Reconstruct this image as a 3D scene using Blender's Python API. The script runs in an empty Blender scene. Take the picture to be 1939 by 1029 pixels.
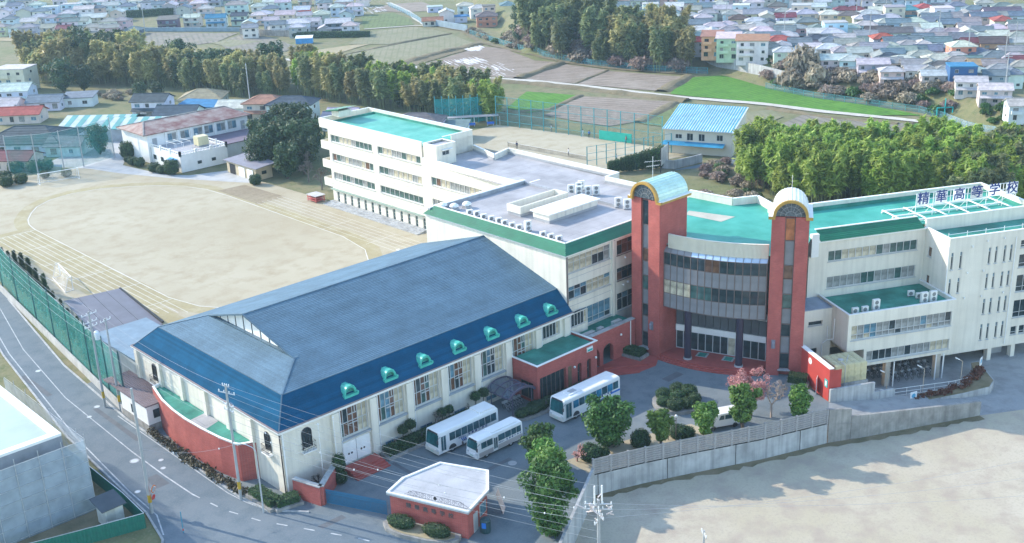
import bpy, bmesh, math, random
from mathutils import Matrix, Vector, Quaternion
from mathutils.noise import noise as pnoise

random.seed(7)
SC = bpy.context.scene
COL = SC.collection
R = math.radians
# ------------------------------------------------------------------ camera
HC = 64.0
PITCH, ROLL, YAW, FPX = R(20.16116), R(-2.30333), R(47.54015), 2176.04
_cp, _sp = math.cos(PITCH), math.sin(PITCH)
FW = Vector((math.cos(YAW) * _cp, math.sin(YAW) * _cp, -_sp))
_r0 = Vector((math.sin(YAW), -math.cos(YAW), 0))
_u0 = _r0.cross(FW)
RT = math.cos(ROLL) * _r0 + math.sin(ROLL) * _u0
UP = -math.sin(ROLL) * _r0 + math.cos(ROLL) * _u0
cam = bpy.data.cameras.new('camera')
cam.sensor_width = 36.0
cam.sensor_fit = 'HORIZONTAL'
cam.lens = FPX / 1939.0 * 36.0
cam.clip_start = 1.0
cam.clip_end = 6000.0
camo = bpy.data.objects.new('camera', cam)
m = Matrix((RT, UP, -FW)).transposed().to_4x4()
m.translation = Vector((0, 0, HC))
camo.matrix_world = m
COL.objects.link(camo)
SC.camera = camo
# ------------------------------------------------------------------ sky, sun, exposure
SUN_EL, SUN_AZ = R(29), math.atan2(-0.36, 0.933)      # the sun stands behind the sports field, to the left
w = bpy.data.worlds.new('World')
SC.world = w
w.use_nodes = True
nt = w.node_tree
bg = nt.nodes['Background']
sky = nt.nodes.new('ShaderNodeTexSky')
sky.sky_type = 'NISHITA'
sky.sun_disc = False
sky.sun_elevation = SUN_EL
sky.sun_rotation = SUN_AZ
sky.air_density = 1.15
sky.dust_density = 0.4
sky.ozone_density = 1.5
nt.links.new(sky.outputs[0], bg.inputs[0])
bg.inputs[1].default_value = 0.15
sl = bpy.data.lights.new('sun', 'SUN')
sl.energy = 2.0
sl.angle = R(0.55)
sl.color = (1.0, 0.90, 0.75)
so = bpy.data.objects.new('sun', sl)
so.rotation_euler = Vector((math.sin(SUN_AZ) * -math.cos(SUN_EL), -math.cos(SUN_AZ) * math.cos(SUN_EL), -math.sin(SUN_EL))).to_track_quat('-Z', 'Y').to_euler()
so.location = (0, 0, 200)
COL.objects.link(so)
SC.view_settings.view_transform = 'Standard'
SC.view_settings.look = 'None'
SC.view_settings.exposure = 1.68
SC.view_settings.gamma = 1.0
SC.view_settings.use_curve_mapping = False

# ------------------------------------------------------------------ materials
def newmat(name):
    mt = bpy.data.materials.new(name)
    mt.use_nodes = True
    n = mt.node_tree
    return mt, n, n.nodes['Principled BSDF']

def ramp_mix(n, fac, c1, c2):
    mx = n.nodes.new('ShaderNodeMix')
    mx.data_type = 'RGBA'
    if isinstance(fac, float): mx.inputs[0].default_value = fac
    else: n.links.new(fac, mx.inputs[0])
    for i, c in ((6, c1), (7, c2)):
        if isinstance(c, tuple): mx.inputs[i].default_value = (*c, 1)
        else: n.links.new(c, mx.inputs[i])
    return mx.outputs[2]

def noise_fac(n, scale, detail=4, lo=0.35, hi=0.65, vec=None, rough=0.6):
    tx = n.nodes.new('ShaderNodeTexNoise')
    tx.inputs['Scale'].default_value = scale
    tx.inputs['Detail'].default_value = detail
    tx.inputs['Roughness'].default_value = rough
    if vec is not None: n.links.new(vec, tx.inputs['Vector'])
    mr = n.nodes.new('ShaderNodeMapRange')
    mr.inputs[1].default_value = lo
    mr.inputs[2].default_value = hi
    n.links.new(tx.outputs[0], mr.inputs[0])
    return mr.outputs[0]

def objvec(n, sx=1, sy=1, sz=1):
    tc = n.nodes.new('ShaderNodeTexCoord')
    mp = n.nodes.new('ShaderNodeMapping')
    mp.inputs['Scale'].default_value = (sx, sy, sz)
    n.links.new(tc.outputs['Object'], mp.inputs[0])
    return mp.outputs[0]

def mul(c, k): return tuple(min(1, x * k) for x in c)

MATS = {}
def M(name, col, rough=0.7, var=0.18, scale=0.6, bump=0.0, bscale=8.0, metal=0.0, spec=0.5, streak=0.0, objcol=False, fine=0.0, alt=None, isl=0.0, joint=None):
    """a material of one real colour with weathering: broad blotches, fine grain, optional vertical rain streaks"""
    if name in MATS: return MATS[name]
    mt, n, b = newmat(name)
    v = objvec(n)
    if objcol:
        oi = n.nodes.new('ShaderNodeObjectInfo')
        base = oi.outputs['Color']
        dk = n.nodes.new('ShaderNodeMix'); dk.data_type = 'RGBA'; dk.blend_type = 'MULTIPLY'
        dk.inputs[0].default_value = 1.0
        n.links.new(base, dk.inputs[6]); dk.inputs[7].default_value = (1 - var, 1 - var, 1 - var, 1)
        c = ramp_mix(n, noise_fac(n, scale, 5, vec=v), dk.outputs[2], base)
    else:
        c = ramp_mix(n, noise_fac(n, scale, 5, vec=v), mul(col, 1 - var), alt if alt else mul(col, 1 + var * 0.6))
    if fine:
        c2 = n.nodes.new('ShaderNodeMix'); c2.data_type = 'RGBA'; c2.blend_type = 'MULTIPLY'
        c2.inputs[0].default_value = fine
        n.links.new(c, c2.inputs[6])
        f = noise_fac(n, bscale, 3, 0.2, 0.8, v)
        n.links.new(f, c2.inputs[7])
        c = c2.outputs[2]
    if isl or joint:
        if isl:
            mr = n.nodes.new('ShaderNodeMapRange'); mr.inputs[3].default_value = 1 - isl
            n.links.new(n.nodes.new('ShaderNodeNewGeometry').outputs['Random Per Island'], mr.inputs[0]); f = mr.outputs[0]
        else:
            br = n.nodes.new('ShaderNodeTexBrick'); br.inputs['Scale'].default_value = 1; br.inputs['Brick Width'].default_value = joint; br.inputs['Row Height'].default_value = joint * .45; br.inputs['Mortar Size'].default_value = .05; br.inputs['Mortar Smooth'].default_value = .6
            br.inputs['Color1'].default_value = (1, 1, 1, 1); br.inputs['Color2'].default_value = (.9, .9, .9, 1); br.inputs['Mortar'].default_value = (.72, .72, .72, 1); n.links.new(v, br.inputs[0]); f = br.outputs[0]
        c3 = n.nodes.new('ShaderNodeMix'); c3.data_type = 'RGBA'; c3.blend_type = 'MULTIPLY'; c3.inputs[0].default_value = 1
        n.links.new(c, c3.inputs[6]); n.links.new(f, c3.inputs[7]); c = c3.outputs[2]
    if streak:
        sv = objvec(n, 1.6, 1.6, 0.06)
        c = ramp_mix(n, noise_fac(n, 1.0, 5, 0.44, 0.76, sv), c, ramp_mix(n, streak, c, mul(col, 0.25) if not objcol else (0.1, 0.1, 0.1)))
    n.links.new(c, b.inputs['Base Color'])
    b.inputs['Roughness'].default_value = rough
    b.inputs['Metallic'].default_value = metal
    b.inputs['Specular IOR Level'].default_value = spec
    if bump:
        bp = n.nodes.new('ShaderNodeBump')
        bp.inputs['Strength'].default_value = bump
        bp.inputs['Distance'].default_value = 0.05
        n.links.new(noise_fac(n, bscale, 4, 0.2, 0.8, v), bp.inputs['Height'])
        n.links.new(bp.outputs[0], b.inputs['Normal'])
    MATS[name] = mt
    return mt

def brick_mat(name, c1, c2, mortar):
    mt, n, b = newmat(name)
    tc = n.nodes.new('ShaderNodeTexCoord')
    sp = n.nodes.new('ShaderNodeSeparateXYZ')
    n.links.new(tc.outputs['Object'], sp.inputs[0])
    ad = n.nodes.new('ShaderNodeMath')
    n.links.new(sp.outputs[0], ad.inputs[0]); n.links.new(sp.outputs[1], ad.inputs[1])
    cb = n.nodes.new('ShaderNodeCombineXYZ')
    n.links.new(ad.outputs[0], cb.inputs[0]); n.links.new(sp.outputs[2], cb.inputs[1])
    br = n.nodes.new('ShaderNodeTexBrick')
    br.inputs['Color1'].default_value = (*c1, 1); br.inputs['Color2'].default_value = (*c2, 1); br.inputs['Mortar'].default_value = (*mortar, 1)
    br.inputs['Scale'].default_value = 1.0
    br.inputs['Brick Width'].default_value = 0.3; br.inputs['Row Height'].default_value = 0.11; br.inputs['Mortar Size'].default_value = 0.008
    n.links.new(cb.outputs[0], br.inputs['Vector'])
    v = objvec(n)
    c = ramp_mix(n, noise_fac(n, 0.5, 5, vec=v), br.outputs[0], ramp_mix(n, 0.45, br.outputs[0], mul(c2, 0.6)))
    n.links.new(c, b.inputs['Base Color'])
    b.inputs['Roughness'].default_value = 0.75
    bp = n.nodes.new('ShaderNodeBump'); bp.inputs['Strength'].default_value = 0.3; bp.inputs['Distance'].default_value = 0.02
    n.links.new(br.outputs['Fac'], bp.inputs['Height']); bp.invert = True
    n.links.new(bp.outputs[0], b.inputs['Normal'])
    MATS[name] = mt
    return mt

def ground_mat(name, cols, scales=(0.05, 0.4, 3.0), rough=0.95, bump=0.3, rows=None, streakdir=None):
    """soil, sand, grass, asphalt: three octaves of blotches between four real colours; rows = (angle, spacing, colour, width) ploughed lines"""
    mt, n, b = newmat(name)
    v = objvec(n)
    c = ramp_mix(n, noise_fac(n, scales[0], 6, 0.38, 0.62, v), cols[0], cols[1])
    c = ramp_mix(n, noise_fac(n, scales[1], 5, 0.45, 0.7, v), c, cols[2])
    c = ramp_mix(n, noise_fac(n, scales[2], 4, 0.5, 0.85, v), c, cols[3])
    if rows:
        tc = n.nodes.new('ShaderNodeTexCoord'); mp = n.nodes.new('ShaderNodeMapping')
        mp.inputs['Rotation'].default_value = (0, 0, rows[0]); n.links.new(tc.outputs['Object'], mp.inputs[0])
        wv = n.nodes.new('ShaderNodeTexWave'); wv.inputs['Scale'].default_value = 0.314 / rows[1]
        wv.inputs['Distortion'].default_value = 1.2; wv.inputs['Detail'].default_value = 2; wv.inputs['Detail Scale'].default_value = 0.6
        n.links.new(mp.outputs[0], wv.inputs[0])
        mr = n.nodes.new('ShaderNodeMapRange'); mr.inputs[1].default_value = rows[3]; mr.inputs[2].default_value = 1.0
        n.links.new(wv.outputs[1], mr.inputs[0])
        ml = n.nodes.new('ShaderNodeMath'); ml.operation = 'MULTIPLY'
        n.links.new(mr.outputs[0], ml.inputs[0]); n.links.new(noise_fac(n, 0.12, 4, 0.35, 0.6, v), ml.inputs[1])
        c = ramp_mix(n, ml.outputs[0], c, rows[2])
    n.links.new(c, b.inputs['Base Color'])
    b.inputs['Roughness'].default_value = rough
    b.inputs['Specular IOR Level'].default_value = 0.25
    if bump:
        bp = n.nodes.new('ShaderNodeBump'); bp.inputs['Strength'].default_value = bump; bp.inputs['Distance'].default_value = 0.08
        n.links.new(noise_fac(n, scales[2] * 2, 5, 0.2, 0.8, v), bp.inputs['Height'])
        n.links.new(bp.outputs[0], b.inputs['Normal'])
    MATS[name] = mt
    return mt

def leaf_mat(name, dark, light, rough=0.55, trans=0.25):
    """foliage: colour differs from leaf to leaf and from plant to plant"""
    if name in MATS: return MATS[name]
    mt, n, b = newmat(name)
    ge = n.nodes.new('ShaderNodeNewGeometry')
    oi = n.nodes.new('ShaderNodeObjectInfo')
    c = ramp_mix(n, ge.outputs['Random Per Island'], dark, light)
    v = objvec(n)
    c = ramp_mix(n, noise_fac(n, 0.7, 3, 0.35, 0.65, v), c, ramp_mix(n, 0.5, c, dark))
    hs = n.nodes.new('ShaderNodeHueSaturation')
    mr = n.nodes.new('ShaderNodeMapRange'); mr.inputs[3].default_value = 0.75; mr.inputs[4].default_value = 1.25
    n.links.new(oi.outputs['Random'], mr.inputs[0]); n.links.new(mr.outputs[0], hs.inputs['Value'])
    mr2 = n.nodes.new('ShaderNodeMapRange'); mr2.inputs[3].default_value = 0.485; mr2.inputs[4].default_value = 0.515
    n.links.new(oi.outputs['Random'], mr2.inputs[0]); n.links.new(mr2.outputs[0], hs.inputs['Hue'])
    n.links.new(c, hs.inputs['Color'])
    n.links.new(hs.outputs[0], b.inputs['Base Color'])
    b.inputs['Roughness'].default_value = rough
    b.inputs['Specular IOR Level'].default_value = 0.3
    if trans:
        tr = n.nodes.new('ShaderNodeBsdfTranslucent')
        n.links.new(hs.outputs[0], tr.inputs[0])
        mx = n.nodes.new('ShaderNodeMixShader'); mx.inputs[0].default_value = trans
        n.links.new(b.outputs[0], mx.inputs[1]); n.links.new(tr.outputs[0], mx.inputs[2])
        n.links.new(mx.outputs[0], n.nodes['Material Output'].inputs[0])
    MATS[name] = mt
    return mt

def glass_mat(name, col, rough=0.04, alpha=1.0):
    if name in MATS: return MATS[name]
    mt, n, b = newmat(name)
    v = objvec(n)
    n.links.new(ramp_mix(n, noise_fac(n, 0.9, 3, vec=v), mul(col, 0.6), mul(col, 1.4)), b.inputs['Base Color'])
    b.inputs['Roughness'].default_value = rough
    b.inputs['Specular IOR Level'].default_value = 0.6
    if alpha < 1:
        tr = n.nodes.new('ShaderNodeBsdfTransparent')
        tr.inputs[0].default_value = (*[min(1, 0.45 + c) for c in col], 1)
        mx = n.nodes.new('ShaderNodeMixShader'); mx.inputs[0].default_value = alpha
        n.links.new(tr.outputs[0], mx.inputs[1]); n.links.new(b.outputs[0], mx.inputs[2])
        n.links.new(mx.outputs[0], n.nodes['Material Output'].inputs[0])
    MATS[name] = mt
    return mt

def net_mat(name, col, cover):
    """thin netting or sheeting: the threads cover only part of what lies behind"""
    if name in MATS: return MATS[name]
    mt, n, b = newmat(name)
    b.inputs['Base Color'].default_value = (*col, 1)
    b.inputs['Roughness'].default_value = 0.8
    tr = n.nodes.new('ShaderNodeBsdfTransparent')
    mx = n.nodes.new('ShaderNodeMixShader')
    v = objvec(n)
    mr = n.nodes.new('ShaderNodeMapRange'); mr.inputs[3].default_value = max(0, cover - 0.12); mr.inputs[4].default_value = min(1, cover + 0.12)
    n.links.new(noise_fac(n, 0.5, 4, vec=v), mr.inputs[0])
    n.links.new(mr.outputs[0], mx.inputs[0])
    n.links.new(tr.outputs[0], mx.inputs[1]); n.links.new(b.outputs[0], mx.inputs[2])
    n.links.new(mx.outputs[0], n.nodes['Material Output'].inputs[0])
    MATS[name] = mt
    return mt

CREAM = M('cream_render', (0.72, 0.68, 0.58), 0.8, 0.07, 0.35, streak=0.22, bump=0.12, bscale=14)
WHITEP = M('white_paint', (0.80, 0.80, 0.78), 0.5, 0.05, 0.8, streak=0.08)
TRIMW = M('white_trim', (0.78, 0.78, 0.75), 0.55, 0.06, 0.7, streak=0.05)
BRICK = brick_mat('red_brick', (0.47, 0.098, 0.08), (0.37, 0.072, 0.06), (0.38, 0.2, 0.17))
REDTILE = M('red_tile_paving', (0.36, 0.075, 0.06), 0.7, 0.15, 0.8, bump=0.2, bscale=6)
GREENROOF = M('green_waterproof_roof', (0.012, 0.26, 0.19), 0.6, 0.4, 0.3, streak=0.0, fine=0.2, alt=(0.05, 0.33, 0.25), joint=4.5)
TEALROOF = M('pale_teal_waterproof_roof', (0.06, 0.42, 0.32), 0.65, 0.15, 0.25, fine=0.15, alt=(0.14, 0.50, 0.40), joint=5)
GREYROOF = M('grey_roof_membrane', (0.42, 0.41, 0.42), 0.8, 0.22, 0.22, fine=0.2, joint=5)
GREENTILE = M('green_metal_tile', (0.015, 0.17, 0.085), 0.45, 0.15, 0.6, isl=.18)
SLATE = M('blue_grey_slate', (0.13, 0.225, 0.30), 0.75, 0.16, 0.3, fine=0.3, bscale=4.0, spec=0.25, isl=.13)
MANSARD = M('deep_blue_mansard_tile', (0.008, 0.095, 0.195), 0.9, 0.15, 0.5, fine=0.3, bscale=10.0, spec=0.08, isl=.25)
VERDI = M('verdigris_copper', (0.06, 0.44, 0.35), 0.4, 0.15, 1.2)
PALEVERDI = M('pale_verdigris_metal', (0.50, 0.70, 0.62), 0.28, 0.12, 1.0, spec=0.8)
GOLD = M('ochre_trim', (0.42, 0.25, 0.05), 0.45, 0.15, 1.0)
CONC = M('concrete', (0.40, 0.41, 0.41), 0.85, 0.22, 0.5, streak=0.55, bump=0.2, bscale=5)
CONC2 = M('old_concrete', (0.30, 0.29, 0.27), 0.9, 0.28, 0.7, streak=0.5, bump=0.25, bscale=5)
POLEC = M('pole_concrete', (0.36, 0.37, 0.37), 0.8, 0.12, 1.0)
STEEL = M('galvanised_steel', (0.55, 0.57, 0.58), 0.45, 0.12, 2.0, metal=0.4)
DARKM = M('dark_metal', (0.03, 0.03, 0.035), 0.5, 0.2, 2.0)
BROWNM = M('brown_aluminium', (0.16, 0.12, 0.11), 0.4, 0.15, 2.0)
SILVER = M('silver_aluminium_frame', (0.55, 0.57, 0.57), 0.4, 0.08, 2.0, metal=0.3)
GLASS = glass_mat('dark_window_glass', (0.03, 0.045, 0.05))
GLASSG = glass_mat('greenish_window_glass', (0.05, 0.10, 0.09))
GLASSB = glass_mat('bluish_window_glass', (0.10, 0.20, 0.26))
GLASSBR = glass_mat('window_glass_over_brown_wood', (0.13, 0.07, 0.045))
CURT = glass_mat('cream_curtain_behind_glass', (0.42, 0.38, 0.28), 0.25)
CURTG = glass_mat('grey_blind_behind_glass', (0.24, 0.25, 0.24), 0.25)
CURTO = glass_mat('orange_board_behind_glass', (0.38, 0.13, 0.05), 0.25)
PANELG = M('grey_spandrel_panel', (0.21, 0.21, 0.22), 0.35, 0.15, 0.6)
PANELD = M('dark_grey_spandrel_panel', (0.10, 0.11, 0.12), 0.35, 0.15, 0.6)
GREY = M('grey_paint', (0.35, 0.36, 0.37), 0.6, 0.1, 1.0)
DARKHOLE = M('dark_interior', (0.02, 0.02, 0.022), 0.9, 0.3, 1.0)
BLUEP = M('blue_paint', (0.02, 0.16, 0.55), 0.4, 0.1, 1.0)
NAVY = M('navy_letter_paint', (0.006, 0.035, 0.19), 0.4, 0.1, 1.0)
TEALP = M('teal_paint', (0.03, 0.38, 0.36), 0.5, 0.12, 1.0)
REDP = M('red_paint', (0.5, 0.04, 0.03), 0.5, 0.1, 1.0)
TIMBER = M('timber', (0.18, 0.11, 0.06), 0.8, 0.25, 1.5)
BARK = M('bark', (0.10, 0.075, 0.055), 0.9, 0.3, 3.0, bump=0.4, bscale=12)
BARKG = M('grey_bark', (0.17, 0.145, 0.125), 0.9, 0.25, 3.0, bump=0.4, bscale=12)
RUBBER = M('rubber', (0.015, 0.015, 0.016), 0.8, 0.2, 3.0)
HWALL = M('house_wall', (1, 1, 1), 0.8, 0.16, 0.5, objcol=True, streak=0.12)
HROOF = M('house_roof_tile', (1, 1, 1), 0.75, 0.3, 0.7, objcol=True, fine=0.35, bscale=5.0, spec=0.2, isl=.2)

# ------------------------------------------------------------------ mesh builder and scene-graph helpers
WM = {}                                   # object name -> world matrix of the object as built
I4 = Matrix.Identity(4)
def frame(x, y, z=0.0, rot=0.0):
    return Matrix.Translation((x, y, z)) @ Matrix.Rotation(rot, 4, 'Z')

class MB:
    def __init__(s, F=None):
        s.v, s.f, s.mi, s.F = [], [], [], F
    def add(s, vs, fs, m=0):
        o = len(s.v)
        if s.F is not None: s.v.extend((s.F @ Vector(p))[:] for p in vs)
        else: s.v.extend(tuple(p) for p in vs)
        for f in fs:
            s.f.append(tuple(i + o for i in f)); s.mi.append(m)
    def quad(s, a, b, c, d, m=0): s.add((a, b, c, d), ((0, 1, 2, 3),), m)
    def poly(s, ps, m=0): s.add(ps, (tuple(range(len(ps))),), m)
    def box(s, x0, y0, z0, x1, y1, z1, m=0):
        s.add(((x0, y0, z0), (x1, y0, z0), (x1, y1, z0), (x0, y1, z0), (x0, y0, z1), (x1, y0, z1), (x1, y1, z1), (x0, y1, z1)),
              ((0, 3, 2, 1), (4, 5, 6, 7), (0, 1, 5, 4), (1, 2, 6, 5), (2, 3, 7, 6), (3, 0, 4, 7)), m)
    def prism(s, ps, z0, z1, m=0, mt=None):
        n = len(ps)
        a = sum(ps[i][0] * ps[(i + 1) % n][1] - ps[(i + 1) % n][0] * ps[i][1] for i in range(n))
        if a < 0: ps = list(reversed(ps))
        s.add([(p[0], p[1], z0) for p in ps] + [(p[0], p[1], z1) for p in ps], [(i, (i + 1) % n, n + (i + 1) % n, n + i) for i in range(n)], m)
        s.add([(p[0], p[1], z1) for p in ps], [tuple(range(n))], m if mt is None else mt)
        s.add([(p[0], p[1], z0) for p in ps], [tuple(reversed(range(n)))], m)
    def tube(s, p, q, r0, r1=None, n=6, m=0, caps=True):
        p, q = Vector(p), Vector(q)
        if r1 is None: r1 = r0
        d = (q - p)
        if d.length < 1e-6: return
        d.normalize()
        a = d.orthogonal().normalized(); b = d.cross(a)
        vs = [p + (a * math.cos(6.2832 * i / n) + b * math.sin(6.2832 * i / n)) * r0 for i in range(n)] + [q + (a * math.cos(6.2832 * i / n) + b * math.sin(6.2832 * i / n)) * r1 for i in range(n)]
        fs = [(i, (i + 1) % n, n + (i + 1) % n, n + i) for i in range(n)]
        if caps: fs += [tuple(reversed(range(n))), tuple(range(n, 2 * n))]
        s.add(vs, fs, m)
    def path(s, ps, r, n=5, m=0):
        for a, b in zip(ps, ps[1:]): s.tube(a, b, r, r, n, m)
    def bar(s, p, q, w, h, m=0):
        """square bar from p to q, w wide sideways and h tall"""
        p, q = Vector(p), Vector(q)
        d = (q - p).normalized()
        a = Vector((-d.y, d.x, 0))
        if a.length < 1e-4: a = Vector((1, 0, 0))
        a.normalize(); b = d.cross(a)
        c = [p + a * sx * w / 2 + b * sz * h / 2 for sx, sz in ((-1, -1), (1, -1), (1, 1), (-1, 1))]
        e = [x + (q - p) for x in c]
        s.add(c + e, ((0, 1, 5, 4), (1, 2, 6, 5), (2, 3, 7, 6), (3, 0, 4, 7), (0, 3, 2, 1), (4, 5, 6, 7)), m)
    def lathe(s, prof, c=(0, 0, 0), n=12, m=0):
        vs = []
        for r, z in prof:
            for i in range(n): vs.append((c[0] + r * math.cos(6.2832 * i / n), c[1] + r * math.sin(6.2832 * i / n), c[2] + z))
        fs = []
        for k in range(len(prof) - 1):
            for i in range(n):
                fs.append((k * n + i, k * n + (i + 1) % n, (k + 1) * n + (i + 1) % n, (k + 1) * n + i))
        fs.append(tuple(reversed(range(n)))); fs.append(tuple(range((len(prof) - 1) * n, len(prof) * n)))
        s.add(vs, fs, m)
    def mesh(s, name, mats, smooth=False, inv=None):
        me = bpy.data.meshes.new(name)
        vs = s.v if inv is None else [(inv @ Vector(p))[:] for p in s.v]
        me.from_pydata(vs, [], s.f)
        for mt in (mats if isinstance(mats, (list, tuple)) else [mats]): me.materials.append(mt)
        me.polygons.foreach_set('material_index', s.mi)
        if smooth: me.polygons.foreach_set('use_smooth', [True] * len(s.f))
        me.update()
        return me
    def build(s, name, mats, parent=None, smooth=False, at=None):
        if parent is not None:
            W = WM[parent.name]
        else:
            W = at if at is not None else I4
        o = bpy.data.objects.new(name, s.mesh(name, mats, smooth, W.inverted() if W != I4 else None))
        COL.objects.link(o)
        if parent is not None: o.parent = parent
        else: o.matrix_world = W
        WM[o.name] = W
        return o

def tag(o, label=None, cat=None, group=None, kind=None):
    if label: o['label'] = label
    if cat: o['category'] = cat
    if group: o['group'] = group
    if kind: o['kind'] = kind
    return o

def thing(name, label, cat, x=0, y=0, z=0, rot=0, group=None):
    o = bpy.data.objects.new(name, None)
    W = frame(x, y, z, rot)
    o.matrix_world = W
    o.empty_display_size = 0.5
    COL.objects.link(o)
    WM[o.name] = W
    return tag(o, label, cat, group)

def inst(name, me, parent, W):
    """one more object on shared mesh data, at world matrix W, under parent"""
    o = bpy.data.objects.new(name, me)
    COL.objects.link(o)
    if parent is not None:
        o.parent = parent
        o.matrix_local = WM[parent.name].inverted() @ W
    else: o.matrix_world = W
    WM[o.name] = W
    return o

def children_of(root):
    return [o for o in COL.objects if o.parent == root]
KIDS = {}
def dup(root, W, label=None, group=None):
    """copy a thing with its parts and sub-parts to world matrix W"""
    if root.name not in KIDS:
        KIDS[root.name] = [(c, children_of(c)) for c in children_of(root)]
    r = root.copy(); COL.objects.link(r); r.matrix_world = W; WM[r.name] = W
    if label: r['label'] = label
    if group: r['group'] = group
    for c, sub in KIDS[root.name]:
        cc = c.copy(); COL.objects.link(cc); cc.parent = r
        for d in sub:
            dd = d.copy(); COL.objects.link(dd); dd.parent = cc
    return r

def struct(name, mb, mats, smooth=False):
    return tag(mb.build(name, mats, None, smooth), kind='structure')

def at(px, py, z=0.0):
    """the point of the level z that the surveyed photograph shows at px, py (full-size pixels)"""
    d = FW * FPX + RT * (px - 969.5) + UP * (514.5 - py)
    t = (z - HC) / d.z
    return Vector((d.x * t, d.y * t, z))

# ---------------- walls with real openings, windows with frames and panes
def wall(mb, F, W, z0, z1, holes, depth=0.2, m=0, x0=0.0):
    """skin of a wall in frame F (x along, y inwards); holes (xa, za, xb, zb) get reveals"""
    xs = sorted({x0, W} | {h[0] for h in holes} | {h[2] for h in holes})
    zs = sorted({z0, z1} | {h[1] for h in holes} | {h[3] for h in holes})
    old = mb.F; mb.F = F
    for i in range(len(xs) - 1):
        run = None
        for k in range(len(zs) - 1):
            cx, cz = (xs[i] + xs[i + 1]) / 2, (zs[k] + zs[k + 1]) / 2
            solid = not any(h[0] < cx < h[2] and h[1] < cz < h[3] for h in holes)
            if solid: mb.quad((xs[i], 0, zs[k]), (xs[i + 1], 0, zs[k]), (xs[i + 1], 0, zs[k + 1]), (xs[i], 0, zs[k + 1]), m)
    for a, b, c, d in holes:
        e = depth
        mb.quad((a, 0, b), (a, e, b), (a, e, d), (a, 0, d), m)
        mb.quad((c, e, b), (c, 0, b), (c, 0, d), (c, e, d), m)
        mb.quad((a, 0, d), (a, e, d), (c, e, d), (c, 0, d), m)
        mb.quad((a, e, b), (a, 0, b), (c, 0, b), (c, e, b), m)
    mb.F = old

PANES = {}
def pane_mesh(w, h, mt):
    k = (round(w, 2), round(h, 2), mt.name)
    if k not in PANES:
        b = MB(); b.box(-w / 2, 0, -h / 2, w / 2, 0.02, h / 2)
        PANES[k] = b.mesh('pane', mt)
    return PANES[k]

def window(parent, F, xa, za, xb, zb, nx, nz=1, depth=0.2, fr=SILVER, pick=None, fw=0.06, sill=None, splits=None, name='window'):
    """frame and mullions as one part, every pane a sub-part"""
    b = MB(F)
    y0, y1 = depth - 0.12, depth
    g = 0.004
    xs = [xa + (xb - xa) * i / nx for i in range(nx + 1)]
    zs = splits if splits else [za + (zb - za) * i / nz for i in range(nz + 1)]
    for i, x in enumerate(xs):
        xx = min(max(x, xa + fw / 2 + g), xb - fw / 2 - g)
        b.box(xx - fw / 2, y0, za + g, xx + fw / 2, y1, zb - g)
    for z in zs:
        zz = min(max(z, za + fw / 2 + g), zb - fw / 2 - g)
        for i in range(nx): b.box(xs[i] + fw / 2 + g, y0 + 0.01, zz - fw / 2, xs[i + 1] - fw / 2 - g, y1 - 0.01, zz + fw / 2)
    if sill: b.box(xa - 0.08, -0.14, za - 0.09, xb + 0.08, 0.05, za - 0.01)
    o = b.build(name, fr, parent)
    for i in range(nx):
        for k in range(len(zs) - 1):
            mt = pick(i, k) if pick else GLASS
            w, h = xs[i + 1] - xs[i] - fw * 0.6, zs[k + 1] - zs[k] - fw * 0.6
            inst('pane', pane_mesh(w, h, mt), o, F @ Matrix.Translation(((xs[i] + xs[i + 1]) / 2, depth - 0.06, (zs[k] + zs[k + 1]) / 2)))
    return o

def picker(*ws):
    """random choice among (material, weight), in runs as curtains and blinds come"""
    st = {'m': None}
    def f(i, k):
        if st['m'] is None or random.random() < 0.55:
            r = random.random() * sum(x[1] for x in ws)
            for mt, wt in ws:
                r -= wt
                if r <= 0: break
            st['m'] = mt
        return st['m']
    return f

def courses(mb, a, b, c, d, rows, lift=0.035, m=0):
    """a roof slope a-b (eave) to d-c (top) laid in overlapping courses"""
    a, b, c, d = map(Vector, (a, b, c, d))
    nrm = (b - a).cross(d - a).normalized()
    for k in range(rows):
        u, v = k / rows, (k + 1) / rows
        p, q = a.lerp(d, u), b.lerp(c, u)
        r, s = b.lerp(c, v), a.lerp(d, v)
        mb.quad(p + nrm * lift, q + nrm * lift, r, s, m)
        mb.quad(p, q, q + nrm * lift, p + nrm * lift, m)

def arch_pts(cx, z0, r, n=10, zscale=1.0):
    return [(cx + r * math.cos(math.pi * (1 - i / n)), z0 + r * zscale * math.sin(math.pi * i / n)) for i in range(n + 1)]
# ================================================================== THE GROUND
GRASSY = ground_mat('dry_winter_grass', [(0.16, 0.17, 0.07), (0.22, 0.19, 0.11), (0.10, 0.13, 0.05), (0.27, 0.22, 0.14)])
SAND = ground_mat('pale_sandy_soil', [(0.375, 0.325, 0.225), (0.435, 0.39, 0.285), (0.35, 0.295, 0.195), (0.43, 0.385, 0.285)], (0.03, 0.3, 3.5), bump=0.25)
SAND2 = ground_mat('trodden_sandy_soil', [(0.42, 0.37, 0.27), (0.47, 0.42, 0.33), (0.36, 0.30, 0.24), (0.33, 0.30, 0.24)], (0.06, 0.35, 3.5), bump=0.3)
TRACK = ground_mat('ochre_lane_soil', [(0.37, 0.32, 0.18), (0.33, 0.28, 0.16), (0.42, 0.37, 0.25), (0.29, 0.24, 0.14)], (0.08, 0.35, 1.8), bump=0.2)
DIRT = ground_mat('raked_brown_soil', [(0.26, 0.21, 0.14), (0.32, 0.27, 0.18), (0.22, 0.17, 0.11), (0.36, 0.31, 0.22)], (0.1, 0.6, 2.5))
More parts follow.
